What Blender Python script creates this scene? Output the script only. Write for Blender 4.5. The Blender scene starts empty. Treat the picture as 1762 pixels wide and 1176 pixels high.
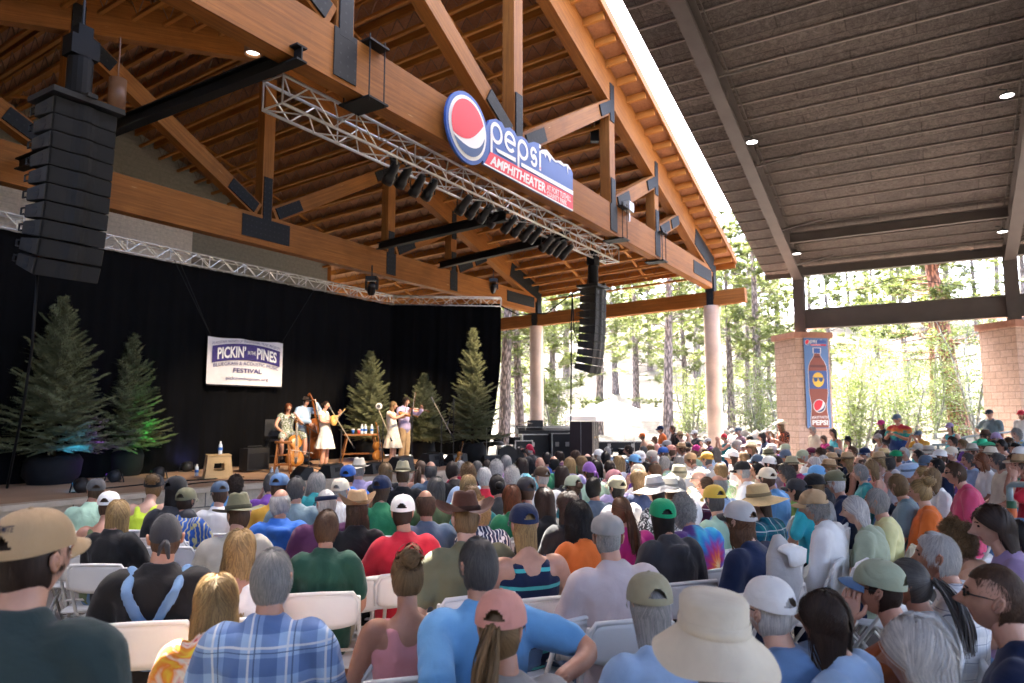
import bpy, bmesh, math, random
import numpy as np
from mathutils import Vector, Matrix, noise as mnoise
C = bpy.context.scene.collection
SC = bpy.context.scene
R = math.radians
random.seed(7)
rng = np.random.default_rng(7)
# ------------------------------------------------------------------ camera, sky, sun, exposure
FPX = 1175.0                      # focal length in pixels of the 1762 px wide photograph (24 mm lens)
PITCH = math.atan(120 / FPX)
ZC = 1.85
cam = bpy.data.cameras.new('camera'); camo = bpy.data.objects.new('camera', cam); C.objects.link(camo)
cam.sensor_width = 36; cam.lens = 36 * FPX / 1762; cam.clip_end = 2000; cam.clip_start = 0.05
camo.location = (0, 0, ZC); camo.rotation_euler = (math.pi / 2 + PITCH, 0, 0)
cam.dof.use_dof = True; cam.dof.focus_distance = 5.2; cam.dof.aperture_fstop = 2.8
SC.camera = camo
D1 = Vector((0.5245, 0.8514, 0)).normalized()   # along the stage trusses, away to the right
D2 = Vector((-D1.y, D1.x, 0))                    # towards the back of the stage
F0 = Vector((7.67, 26.0, 0))                     # foot of the front right concrete column
SUN = (Vector((0, 0, 1)) + D2 * 0.31 + D1 * 0.50).normalized()
EL = math.asin(SUN.z); AZ = math.atan2(SUN.x, SUN.y)
w = bpy.data.worlds.new('World'); SC.world = w; w.use_nodes = True
nt = w.node_tree; bg = nt.nodes['Background']
sky = nt.nodes.new('ShaderNodeTexSky'); sky.sky_type = 'NISHITA'; sky.sun_disc = False
sky.sun_elevation = EL; sky.sun_rotation = AZ; sky.altitude = 400; sky.dust_density = 7.0; sky.ozone_density = 0.0; sky.air_density = 0.55
nt.links.new(sky.outputs[0], bg.inputs[0]); bg.inputs[1].default_value = 0.15
sl = bpy.data.lights.new('sun', 'SUN'); sl.energy = 2.2; sl.angle = R(0.5); sl.color = (1, .95, .87)
so = bpy.data.objects.new('sun', sl); C.objects.link(so)
so.rotation_euler = SUN.to_track_quat('Z', 'Y').to_euler()
SC.view_settings.view_transform = 'Standard'; SC.view_settings.look = 'None'
SC.view_settings.exposure = 4.65; SC.view_settings.gamma = 1; SC.view_settings.use_curve_mapping = False
cy = SC.cycles
cy.use_denoising = True; cy.max_bounces = 8; cy.diffuse_bounces = 6; cy.glossy_bounces = 3; cy.transmission_bounces = 4
cy.transparent_max_bounces = 8; cy.caustics_reflective = False; cy.caustics_refractive = False
cy.sample_clamp_indirect = 6; cy.use_adaptive_sampling = True; cy.adaptive_threshold = 0.02
try: cy.denoiser = 'OPENIMAGEDENOISE'
except Exception: pass

# ------------------------------------------------------------------ measuring helpers
def ray(x, y):
    u = (x - 881) / FPX; v = (588 - y) / FPX; c = math.cos(PITCH); s = math.sin(PITCH)
    return Vector((u, c - v * s, s + v * c))
def at_y(x, y, Y):
    d = ray(x, y); return Vector((0, 0, ZC)) + d * (Y / d.y)
def at_z(x, y, z):
    d = ray(x, y); return Vector((0, 0, ZC)) + d * ((z - ZC) / d.z)
def at_k(x, y, k):
    d = ray(x, y); o = Vector((0, 0, ZC)); t = ((F0 + D2 * k - o).dot(D2)) / d.dot(D2); return o + d * t
def W(s, k, z): return F0 - D1 * s + D2 * k + Vector((0, 0, z))
def sk(P): r = Vector(P) - F0; return -r.dot(D1), r.dot(D2)
def smooth(a, b, x):
    t = min(1, max(0, (x - a) / (b - a))); return t * t * (3 - 2 * t)
def floor_z(x, y):
    s, k = sk((x, y, 0))
    d = k + 7.1                                   # distance towards the stage, measured from the camera
    z = -0.10 - 0.14 * smooth(1.0, 10, d)
    z += 0.30 * smooth(-6.2, -9.5, k) * smooth(2, 9, y)
    return z
# ------------------------------------------------------------------ materials
def nmat(name):
    m = bpy.data.materials.new(name); m.use_nodes = True
    return m, m.node_tree, m.node_tree.nodes['Principled BSDF']
def nd(t, kind, **k):
    n = t.nodes.new(kind)
    for a, b in k.items():
        if a.startswith('i_'):
            n.inputs[a[2:].replace('_', ' ')].default_value = b
        else: setattr(n, a, b)
    return n
def ramp(t, fac, stops):
    r = t.nodes.new('ShaderNodeValToRGB'); e = r.color_ramp.elements
    while len(e) < len(stops): e.new(0.5)
    for i, (p, c) in enumerate(stops): e[i].position = p; e[i].color = (*c, 1)
    t.links.new(fac, r.inputs[0]); return r.outputs[0]
def mixc(t, fac, a, b, mode='MIX'):
    n = t.nodes.new('ShaderNodeMix'); n.data_type = 'RGBA'; n.blend_type = mode
    for sock, v in ((n.inputs[0], fac), (n.inputs[6], a), (n.inputs[7], b)):
        if hasattr(v, 'links'): t.links.new(v, sock)
        elif isinstance(v, (int, float)): sock.default_value = v
        else: sock.default_value = (*v[:3], 1)
    return n.outputs[2]
def mth(t, op, a, b=None, c=None):
    n = t.nodes.new('ShaderNodeMath'); n.operation = op
    for i, v in enumerate((a, b, c)):
        if v is None: continue
        if hasattr(v, 'links'): t.links.new(v, n.inputs[i])
        else: n.inputs[i].default_value = v
    return n.outputs[0]
def coords(t, kind='Object', scale=(1, 1, 1), rot=(0, 0, 0)):
    tc = t.nodes.new('ShaderNodeTexCoord'); mp = t.nodes.new('ShaderNodeMapping')
    mp.inputs['Scale'].default_value = scale; mp.inputs['Rotation'].default_value = rot
    t.links.new(tc.outputs[kind], mp.inputs[0]); return mp.outputs[0]
def noi(t, vec, scale=5, detail=4, rough=.55, dist=0):
    n = nd(t, 'ShaderNodeTexNoise'); n.inputs['Scale'].default_value = scale; n.inputs['Detail'].default_value = detail
    n.inputs['Roughness'].default_value = rough; n.inputs['Distortion'].default_value = dist
    t.links.new(vec, n.inputs[0]); return n.outputs[0]
def bump(t, bs, h, strength=.3, dist=.02):
    b = t.nodes.new('ShaderNodeBump'); b.inputs['Strength'].default_value = strength; b.inputs['Distance'].default_value = dist
    t.links.new(h, b.inputs['Height']); t.links.new(b.outputs[0], bs.inputs['Normal'])
def objcol(t):
    return t.nodes.new('ShaderNodeObjectInfo').outputs['Color']
def setc(t, sock, v):
    if hasattr(v, 'links'): t.links.new(v, sock)
    else: sock.default_value = (*v[:3], 1)
def pm(name, col=None, rough=.6, var=.12, scale=6, bmp=.1, bscale=40, metal=0, spec=.4, kind='Object', bdist=.01):
    """plain surface with uneven colour and a little relief; col None takes the object's own colour"""
    m, t, b = nmat(name); v = coords(t, kind)
    base = objcol(t) if col is None else None
    n = noi(t, v, scale, 5)
    f = ramp(t, n, [(.25, (1 - var,) * 3), (.75, (1 + var,) * 3)])
    out = mixc(t, 1.0, base if base is not None else col, f, 'MULTIPLY')
    setc(t, b.inputs['Base Color'], out)
    b.inputs['Roughness'].default_value = rough; b.inputs['Metallic'].default_value = metal
    b.inputs['Specular IOR Level'].default_value = spec
    if bmp: bump(t, b, noi(t, v, bscale, 3), bmp, bdist)
    return m
# ------------------------------------------------------------------ mesh builder
class MB:
    def __init__(s): s.v = []; s.f = []; s.m = []; s.uv = []
    def face(s, idx, m=0, uv=None): s.f.append(tuple(idx)); s.m.append(m); s.uv.append(uv)
    def add(s, vs, fs, m=0):
        o = len(s.v); s.v += [tuple(p) for p in vs]
        for f in fs: s.face([i + o for i in f], m)
    def poly(s, pts, m=0): s.add(pts, [range(len(pts))], m)
    def box(s, c, size, M=None, m=0):
        c = Vector(c); x, y, z = [q / 2 for q in size]; M = M or Matrix.Identity(3)
        vs = [c + M @ Vector((a * x, b * y, d * z)) for a in (-1, 1) for b in (-1, 1) for d in (-1, 1)]
        s.add(vs, [(0, 1, 3, 2), (4, 6, 7, 5), (0, 4, 5, 1), (2, 3, 7, 6), (0, 2, 6, 4), (1, 5, 7, 3)], m)
    def beam(s, A, B, w, h, up=Vector((0, 0, 1)), m=0, bev=0.0):
        A = Vector(A); B = Vector(B); t = (B - A); L = t.length; t.normalize()
        x = t.cross(up).normalized(); u = x.cross(t).normalized()
        o = len(s.v); r0 = random.random() * 30
        cs = [(-w/2, -h/2), (w/2, -h/2), (w/2, h/2), (-w/2, h/2)]
        for P in (A, B): s.v += [tuple(P + x * a + u * b) for a, b in cs]
        vv = [0, w, w + h, w + h + w, 2 * (w + h)]
        for i in range(4):
            j = (i + 1) % 4
            s.face((o + i, o + j, o + 4 + j, o + 4 + i), m, [(r0, r0 + vv[i]), (r0, r0 + vv[i + 1]), (r0 + L, r0 + vv[i + 1]), (r0 + L, r0 + vv[i])])
        s.face((o + 3, o + 2, o + 1, o), m, [(r0, r0), (r0 + .1, r0), (r0 + .1, r0 + .3), (r0, r0 + .3)])
        s.face((o + 4, o + 5, o + 6, o + 7), m, [(r0, r0), (r0 + .1, r0), (r0 + .1, r0 + .3), (r0, r0 + .3)])
    def tube(s, pts, r, seg=8, ref=None, m=0, cap=True, round_=False):
        """pts: path; r: list of radii or (rx, ry) pairs (rx along ref)"""
        pts = [Vector(p) for p in pts]; n = len(pts)
        if not isinstance(r, (list, tuple)): r = [r] * n
        r = [(q, q) if not isinstance(q, (tuple, list)) else q for q in r]
        o = len(s.v); prev = None; fr = []
        for i in range(n):
            t = (pts[min(i + 1, n - 1)] - pts[max(i - 1, 0)]).normalized()
            if ref is not None: x = Vector(ref) - t * t.dot(Vector(ref))
            elif prev is None:
                a = Vector((1, 0, 0)) if abs(t.x) < .8 else Vector((0, 0, 1)); x = a - t * t.dot(a)
            else: x = prev - t * t.dot(prev)
            x.normalize(); prev = x; y = t.cross(x); fr.append((x, y, t))
        rings = []
        def ring(c, x, y, rx, ry):
            k = len(s.v)
            for j in range(seg):
                a = 2 * math.pi * j / seg; s.v.append(tuple(c + x * (math.cos(a) * rx) + y * (math.sin(a) * ry)))
            rings.append(k)
        if round_:
            x, y, t = fr[0]; rr = min(r[0]); ring(pts[0] - t * rr * .8, x, y, r[0][0] * .5, r[0][1] * .5)
        for i in range(n): ring(pts[i], fr[i][0], fr[i][1], *r[i])
        if round_:
            x, y, t = fr[-1]; rr = min(r[-1]); ring(pts[-1] + t * rr * .8, x, y, r[-1][0] * .5, r[-1][1] * .5)
        for a, b in zip(rings, rings[1:]):
            for j in range(seg): s.face((a + j, a + (j + 1) % seg, b + (j + 1) % seg, b + j), m)
        if cap:
            s.face([rings[0] + j for j in range(seg)][::-1], m); s.face([rings[-1] + j for j in range(seg)], m)
    def lathe(s, prof, seg=24, c=(0, 0, 0), m=0, fn=None, axis='Z'):
        o = len(s.v)
        for rr, z in prof:
            for j in range(seg):
                a = 2 * math.pi * j / seg; p = Vector((rr * math.cos(a), rr * math.sin(a), z))
                if axis == 'Y': p = Vector((p.x, -p.z, p.y))
                if axis == 'X': p = Vector((p.z, p.x, p.y))
                if fn: p = Vector(fn(p, a, rr, z))
                s.v.append(tuple(p + Vector(c)))
        for i in range(len(prof) - 1):
            for j in range(seg):
                a = o + i * seg + j; b = o + i * seg + (j + 1) % seg
                s.face((a, b, b + seg, a + seg), m)
    def prism(s, pts2, d, org, ux, uy, un, m=0):
        """flat outline pts2 (u,v) given thickness d along un"""
        org = Vector(org); ux = Vector(ux); uy = Vector(uy); un = Vector(un); n = len(pts2); o = len(s.v)
        for q in (0, d):
            s.v += [tuple(org + ux * a + uy * b + un * q) for a, b in pts2]
        s.face([o + i for i in range(n)][::-1], m); s.face([o + n + i for i in range(n)], m)
        for i in range(n):
            j = (i + 1) % n; s.face((o + i, o + j, o + n + j, o + n + i), m)
    def mesh(s, name, smooth_=False, recalc=True):
        me = bpy.data.meshes.new(name); me.from_pydata(s.v, [], s.f); me.update()
        if any(s.m): me.polygons.foreach_set('material_index', s.m)
        if any(u is not None for u in s.uv):
            l = me.uv_layers.new(name='UVMap'); k = 0
            for f, u in zip(s.f, s.uv):
                for j in range(len(f)):
                    if u is not None: l.data[k].uv = u[j]
                    k += 1
        if recalc:
            bm = bmesh.new(); bm.from_mesh(me); bmesh.ops.recalc_face_normals(bm, faces=bm.faces); bm.to_mesh(me); bm.free()
        if smooth_: me.polygons.foreach_set('use_smooth', [True] * len(me.polygons))
        return me
def put(name, me, mats, parent=None, loc=(0, 0, 0), rot=(0, 0, 0), scale=(1, 1, 1), col=None):
    """link one object; mats fill the mesh's slots the first time it is used"""
    if isinstance(me, MB): me = me.mesh(name)
    if me is not None and not me.materials:
        for q in (mats if isinstance(mats, (list, tuple)) else [mats]):
            if q is not None: me.materials.append(q)
    o = bpy.data.objects.new(name, me); C.objects.link(o)
    o.location = loc; o.rotation_euler = rot; o.scale = scale
    if parent: o.parent = parent
    if col is not None: o.color = (*col[:3], 1)
    return o
def tag(o, label, cat, group=None, kind=None):
    if label: o['label'] = label
    if cat: o['category'] = cat
    if group: o['group'] = group
    if kind: o['kind'] = kind
    return o
def thing(name, label, cat, loc=(0, 0, 0), rotz=0, group=None, scale=1):
    o = bpy.data.objects.new(name, None); C.objects.link(o); o.empty_display_size = .1
    o.location = loc; o.rotation_euler = (0, 0, rotz)
    o.scale = (scale,) * 3 if isinstance(scale, (int, float)) else scale
    return tag(o, label, cat, group)
def wput(name, me, mats, parent, smooth_=False):
    """a part whose mesh is given in world coordinates, under an unrotated thing"""
    if isinstance(me, MB): me = me.mesh(name, smooth_)
    return put(name, me, mats, parent, loc=-Vector(parent.location) if parent.parent is None else (0, 0, 0))
def struct(name, me, mats, label=None, cat=None):
    o = put(name, me, mats); o['kind'] = 'structure'
    if label: o['label'] = label
    o['category'] = cat or name.replace('_', ' ')
    return o
FONTCACHE = {}
def text_mb(body, bold=0.0, shear=0.0, sp=1.0):
    """flat lettering as triangles, in font units"""
    cu = bpy.data.curves.new('t', 'FONT'); cu.body = body; cu.offset = bold; cu.shear = shear; cu.space_character = sp
    cu.resolution_u = 3; cu.fill_mode = 'FRONT'
    o = bpy.data.objects.new('t', cu); C.objects.link(o)
    bpy.context.view_layer.update()
    dg = bpy.context.evaluated_depsgraph_get(); me = bpy.data.meshes.new_from_object(o.evaluated_get(dg))
    v = np.array([p.co[:2] for p in me.vertices]); fs = [tuple(p.vertices) for p in me.polygons]
    bpy.data.objects.remove(o); bpy.data.curves.remove(cu); bpy.data.meshes.remove(me)
    return v, fs
def letter(body, u0, v0, u1, v1, org, ux, uy, un, off=.003, bold=0.0, fn=None, mb=None, shear=0, m=0, sp=1.0):
    """lettering filling the box (u0,v0)-(u1,v1) of the plane org+ux,uy, lifted off along un"""
    v, fs = text_mb(body, bold, shear, sp); lo = v.min(0); hi = v.max(0); q = (v - lo) / (hi - lo)
    mb = mb or MB(); org = Vector(org); ux = Vector(ux); uy = Vector(uy); un = Vector(un); P = []
    for a, b in q:
        if fn: A, B = fn(a, b)
        else: A, B = u0 + (u1 - u0) * a, v0 + (v1 - v0) * b
        P.append(org + ux * A + uy * B + un * off)
    mb.add(P, fs, m); return mb
# ================================================================== MATERIALS OF THE SETTING
def wood_mat(name, c1, c2, rough=.5):
    m, t, b = nmat(name)
    tc = t.nodes.new('ShaderNodeTexCoord'); mp = t.nodes.new('ShaderNodeMapping'); mp.inputs['Scale'].default_value = (.9, 24, 1)
    t.links.new(tc.outputs['UV'], mp.inputs[0])
    g = noi(t, mp.outputs[0], 1.0, 6, .65, .4)
    col = ramp(t, g, [(.3, c1), (.52, tuple((a + d) / 2 for a, d in zip(c1, c2))), (.72, c2)])
    mp2 = t.nodes.new('ShaderNodeMapping'); mp2.inputs['Scale'].default_value = (.5, 5.0, 1); t.links.new(tc.outputs['UV'], mp2.inputs[0])
    br = nd(t, 'ShaderNodeTexBrick'); br.inputs['Scale'].default_value = 1; br.inputs['Mortar Size'].default_value = .0016
    br.inputs['Brick Width'].default_value = 3.1; br.inputs['Row Height'].default_value = .046
    br.inputs['Color1'].default_value = (.90, .90, .90, 1); br.inputs['Color2'].default_value = (1.08, 1.07, 1.05, 1); br.inputs['Mortar'].default_value = (.78, .75, .72, 1)
    sw = t.nodes.new('ShaderNodeMapping'); t.links.new(tc.outputs['UV'], sw.inputs[0]); t.links.new(sw.outputs[0], br.inputs[0])
    col = mixc(t, 1, col, br.outputs[0], 'MULTIPLY')
    kn = nd(t, 'ShaderNodeTexVoronoi'); kn.inputs['Scale'].default_value = 1.1; t.links.new(mp2.outputs[0], kn.inputs[0])
    col = mixc(t, ramp(t, kn.outputs[0], [(.0, (1, 1, 1)), (.05, (0, 0, 0))]), col, (.62, .4, .18))
    st = coords(t, 'Object'); col = mixc(t, 1, col, ramp(t, noi(t, st, .55, 6, .65, .6), [(.3, (.74, .70, .66)), (.55, (1, 1, 1)), (.75, (1.12, 1.1, 1.05))]), 'MULTIPLY')
    ck = nd(t, 'ShaderNodeTexNoise'); ck.inputs['Scale'].default_value = 1; ck.inputs['Detail'].default_value = 3
    mp3 = t.nodes.new('ShaderNodeMapping'); mp3.inputs['Scale'].default_value = (.7, 34, 1); t.links.new(tc.outputs['UV'], mp3.inputs[0]); t.links.new(mp3.outputs[0], ck.inputs[0])
    col = mixc(t, ramp(t, ck.outputs[0], [(.70, (0, 0, 0)), (.76, (1, 1, 1))]), col, tuple(q * .45 for q in c1))
    setc(t, b.inputs['Base Color'], col); b.inputs['Roughness'].default_value = rough; b.inputs['Specular IOR Level'].default_value = .25
    bump(t, b, g, .12, .01); return m
M_glulam = wood_mat('glulam', (.195, .066, .011), (.345, .130, .025), .72)
M_joist = wood_mat('joist_timber', (.32, .122, .024), (.46, .200, .046), .7)
M_steel = pm('dark_plate', (.013, .013, .014), .75, .25, 3, .15, 30, spec=.25)
def bolted_mat():
    m, t, b = nmat('bolted_plate'); tc = t.nodes.new('ShaderNodeTexCoord'); s = t.nodes.new('ShaderNodeSeparateXYZ'); t.links.new(tc.outputs['UV'], s.inputs[0]); d = []
    for q in (0, 1): f = mth(t, 'SUBTRACT', mth(t, 'FRACT', mth(t, 'MULTIPLY', s.outputs[q], 7.0)), .5); d.append(mth(t, 'MULTIPLY', f, f))
    dot = mth(t, 'LESS_THAN', mth(t, 'ADD', d[0], d[1]), .018); v = coords(t); n = noi(t, v, 3, 5)
    col = mixc(t, dot, mixc(t, n, (.006, .006, .0065), (.011, .011, .0115)), (.022, .022, .023)); setc(t, b.inputs['Base Color'], col); b.inputs['Roughness'].default_value = .7; b.inputs['Specular IOR Level'].default_value = .25; bump(t, b, dot, .6, .01); return m
M_steel = bolted_mat()
M_blacksteel = pm('black_steel', (.004, .004, .0045), .65, .2, 4, .05, spec=.25)
M_browns = pm('brown_painted_steel', (.125, .104, .096), .5, .15, 2, .06, 25)
M_purlin = pm('pale_brown_purlin', (.26, .215, .195), .55, .15, 2, .06, 25)
M_rod = pm('web_rod', (.16, .10, .07), .5, .2, 5, 0)
M_alu = pm('aluminium_truss', (.62, .6, .57), .32, .12, 9, .05, 40, .75)
def deck_mat():
    m, t, b = nmat('rust_roof_panel'); v = coords(t, 'Object', (1, 1, 1))
    a = noi(t, v, 1.1, 5, .6); c = noi(t, v, 14, 5, .7)
    col = ramp(t, a, [(.3, (.27, .112, .046)), (.6, (.37, .165, .074)), (.8, (.44, .22, .115))])
    col = mixc(t, .3, col, ramp(t, c, [(.35, (.14, .06, .03)), (.65, (.44, .22, .12))]))
    setc(t, b.inputs['Base Color'], col); b.inputs['Roughness'].default_value = .6; bump(t, b, c, .2, .01); return m
M_deck = deck_mat()
def sprayed_mat():
    """grey-brown wood-wool roof boards, laid in courses between the purlins"""
    m, t, b = nmat('wood_wool_board'); v = coords(t, 'UV', (1, 1, 1))
    n1 = noi(t, v, 4.5, 7, .72, 2.2); n2 = noi(t, v, 30, 4, .7, .6)
    col = ramp(t, n1, [(.30, (.014, .011, .010)), (.44, (.075, .061, .056)), (.58, (.16, .135, .125)), (.78, (.30, .26, .245))])
    col = mixc(t, .4, col, ramp(t, n2, [(.3, (.03, .022, .02)), (.7, (.28, .235, .2))]))
    br = nd(t, 'ShaderNodeTexBrick'); br.inputs['Scale'].default_value = 1; br.inputs['Brick Width'].default_value = 2.4; br.inputs['Row Height'].default_value = .6
    br.inputs['Mortar Size'].default_value = .012; br.inputs['Color1'].default_value = (.8, .8, .8, 1); br.inputs['Color2'].default_value = (1.15, 1.13, 1.1, 1); br.inputs['Mortar'].default_value = (.55, .52, .5, 1)
    t.links.new(v, br.inputs[0]); col = mixc(t, 1, col, br.outputs[0], 'MULTIPLY')
    setc(t, b.inputs['Base Color'], col); b.inputs['Roughness'].default_value = .9; bump(t, b, n1, .5, .03); return m
M_spray = sprayed_mat()
def concrete_mat(name, c, sc=1.5):
    m, t, b = nmat(name); v = coords(t)
    a = noi(t, v, sc, 6, .6); c2 = noi(t, v, 40, 3)
    col = mixc(t, 1, c, ramp(t, a, [(.3, (.72, .72, .72)), (.7, (1.15, 1.12, 1.1))]), 'MULTIPLY')
    setc(t, b.inputs['Base Color'], col); b.inputs['Roughness'].default_value = .8; bump(t, b, c2, .15, .01); return m
M_colconc = concrete_mat('board_marked_concrete', (.56, .44, .36), 1.2)
M_floor = concrete_mat('grey_floor_concrete', (.17, .15, .135), .7)
M_stagefl = concrete_mat('warm_stage_floor', (.48, .29, .17), .6)
def block_mat(name, c1, c2, mo, bw, bh, off=.5):
    m, t, b = nmat(name); v = coords(t, 'UV')
    br = nd(t, 'ShaderNodeTexBrick'); br.inputs['Scale'].default_value = 1; br.inputs['Brick Width'].default_value = bw; br.inputs['Row Height'].default_value = bh
    br.inputs['Mortar Size'].default_value = .012; br.inputs['Mortar Smooth'].default_value = .3; br.offset = off
    br.inputs['Color1'].default_value = (*c1, 1); br.inputs['Color2'].default_value = (*c2, 1); br.inputs['Mortar'].default_value = (*mo, 1)
    t.links.new(v, br.inputs[0]); n = noi(t, v, 9, 6, .65)
    col = mixc(t, 1, br.outputs[0], ramp(t, n, [(.3, (.8, .8, .8)), (.7, (1.15, 1.15, 1.15))]), 'MULTIPLY')
    setc(t, b.inputs['Base Color'], col); b.inputs['Roughness'].default_value = .85
    h = mth(t, 'ADD', mth(t, 'MULTIPLY', br.outputs[1], -1.2), n); bump(t, b, h, .5, .02); return m
M_block = block_mat('split_face_block', (.54, .37, .28), (.60, .43, .34), (.36, .25, .19), .40, .20)
M_stone = block_mat('stage_front_stone', (.62, .50, .36), (.66, .55, .42), (.16, .14, .12), 1.1, .36, .5)
M_cap = pm('sandstone_cap', (.40, .20, .14), .8, .2, 5, .3, 15)

# ================================================================== GROUND
def ground_z(x, y):
    r = math.hypot(x - 3, y - 3); z = floor_z(x, y)
    h = .10 * max(0, r - 28) + .24 * max(0, r - 44) - .24 * max(0, r - 100)
    h *= .75 + .25 * math.sin(x * .045 + 1) * math.cos(y * .05)
    n = mnoise.noise(Vector((x * .12, y * .12, 3.1))) * .5 * smooth(26, 40, r)
    s, k = sk((x, y, 0)); inside = smooth(-5, -2.4, s) * smooth(36, 33, s) * smooth(-26, -22, k) * smooth(18, 14, k)
    return z + h + n - .02 - .12 * inside
def make_ground():
    mb = MB(); xs = [-300, -200, -140] + [-110 + 2.5 * i for i in range(93)] + [140, 200, 300]
    ys = [-120, -80] + [-60 + 2.5 * i for i in range(73)] + [150, 200, 300]
    for y in ys:
        for x in xs: mb.v.append((x, y, ground_z(x, y)))
    n = len(xs)
    for j in range(len(ys) - 1):
        for i in range(n - 1): mb.face((j * n + i, j * n + i + 1, (j + 1) * n + i + 1, (j + 1) * n + i))
    m, t, b = nmat('forest_floor'); v = coords(t)
    a = noi(t, v, .16, 6, .6); c = noi(t, v, 2.2, 6, .7); d = noi(t, v, 14, 4, .7)
    col = ramp(t, a, [(.32, (.075, .062, .044)), (.5, (.048, .050, .024)), (.66, (.085, .073, .055))])
    col = mixc(t, .5, col, ramp(t, c, [(.3, (.022, .019, .013)), (.5, (.062, .052, .04)), (.7, (.105, .09, .072))]))
    col = mixc(t, .3, col, ramp(t, d, [(.35, (.018, .016, .011)), (.65, (.10, .09, .072))]))
    setc(t, b.inputs['Base Color'], col); b.inputs['Roughness'].default_value = .95; bump(t, b, c, .6, .15)
    struct('ground', mb.mesh('ground', True), m)
    mb = MB(); N = 36                                     # concrete floor under both roofs, laid 2 cm above the ground
    for i in range(N + 1):
        for j in range(N + 1):
            P = W(-2.2 + 34 * i / N, -22 + 36 * j / N, 0); mb.v.append((P.x, P.y, floor_z(P.x, P.y)))
    for i in range(N):
        for j in range(N): mb.face((i * (N + 1) + j, (i + 1) * (N + 1) + j, (i + 1) * (N + 1) + j + 1, i * (N + 1) + j + 1))
    struct('floor', mb.mesh('floor', True), M_floor, cat='floor')
make_ground()

# ================================================================== TIMBER STAGE PAVILION
SPAN = 29.2
def zdeck(s, k): return 7.95 + .32 * min(s, SPAN - s) - .0452 * k
def deck_sheet(name, zf, s0, s1, ridge, k0, k1, th, mat, parent):
    mb = MB(); ss = [s0, ridge, s1]
    P = []
    for dz in (0, th):
        for s in ss:
            for k in (k0, k1): P.append(W(s, k, zf(s, k) + dz))
    o = len(mb.v); mb.v += [tuple(p) for p in P]
    def uvq(a, b): return None
    for f in [(0, 1, 3, 2), (2, 3, 5, 4), (6, 7, 9, 8), (8, 9, 11, 10), (0, 1, 7, 6), (4, 5, 11, 10), (0, 2, 8, 6), (2, 4, 10, 8), (1, 3, 9, 7), (3, 5, 11, 9)]:
        uv = []
        for q in f:
            i = q % 6; s = ss[i // 2]; k = (k0, k1)[i % 2]; uv.append((k, s * 1.04))
        mb.face(f, 0, uv)
    return wput(name, mb, mat, parent)
pav = thing('timber_pavilion', 'open stage pavilion with orange glulam timber trusses and rust brown roof panels', 'pavilion', W(0, 0, 0))
deck_sheet('roof_deck', zdeck, -.9, SPAN + .9, SPAN / 2, -.75, 22, .12, M_deck, pav)
NODES = [6.36, 9.75, 14.6, 19.45, 22.84]
def make_truss(k, dz):
    tr = None
    def P(s, z): return W(s, k, z + dz)
    mb = MB(); mb.beam(P(.35, 6.9), P(SPAN - .35, 6.9), .30, .80)
    tr = wput('truss', mb, M_glulam, pav)
    base = pav
    def top(s): return 7.40 + .32 * min(s, SPAN - s)
    loc = -Vector(pav.location)
    def sub(name, mb, mat): o = put(name, mb, mat, tr); return o
    mb = MB(); mb.beam(P(.1, top(.1)), P(SPAN / 2, top(SPAN / 2)), .296, .94); sub('top_chord', mb, M_glulam)
    mb = MB(); mb.beam(P(SPAN / 2, top(SPAN / 2) - .001), P(SPAN - .1, top(.1)), .292, .94); sub('top_chord', mb, M_glulam)
    for s in NODES:
        mb = MB(); mb.beam(P(s, 7.29), P(s, top(s) - .4), .28, .34, up=D1); sub('post', mb, M_glulam)
    mid = SPAN / 2
    for side in (1, -1):
        ch = [mid, mid - side * 4.85, mid - side * 8.24, mid - side * 10.4]
        for a, b in zip(ch, ch[1:]):
            mb = MB(); A = P(a - side * .25, 7.4); B = P(b + side * .1, top(b) - .55); mb.beam(A, B, .27, .40); sub('diagonal', mb, M_glulam)
            mb = MB(); d = (B - A).normalized()
            mb.beam(A + d * .1, A + d * 1.0, .342, .30); sub('connector_plate', mb, M_steel)
            mb = MB(); mb.beam(B - d * .75, B + d * .05, .345, .30); sub('connector_plate', mb, M_steel)
    for s in NODES:
        mb = MB(); king = abs(s - mid) < .1
        wd = .75 if king else .22
        mb.beam(P(s - wd, 6.93), P(s + wd, 6.93), .336, .72 if not king else .56)
        mb.beam(P(s, 7.2), P(s, 8.35 if king else 8.0), .340, .26, up=D1)
        sub('connector_plate', mb, M_steel); mb = MB(); mb.beam(P(s, top(s) - .95), P(s, top(s) + .1), .339, .26, up=D1); sub('connector_plate', mb, M_steel)
    for s0, sg in ((0, 1), (SPAN, -1)):
        mb = MB(); mb.beam(P(s0 + sg * .45, 6.93), P(s0 + sg * 2.7, 6.93), .335, .46)
        a, b = s0 + sg * .1, s0 + sg * 2.4; mb.beam(P(a, top(a)), P(b, top(b) - .1), .338, .62)
        mb.beam(P(s0, 6.1), P(s0, 7.45), .345, .36, up=D1); sub('connector_plate', mb, M_steel)
    # parts sit under an offset thing: one shift for all sub-parts is already in the truss object
    return tr
make_truss(0, 0); make_truss(7.74, -.35)
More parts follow.
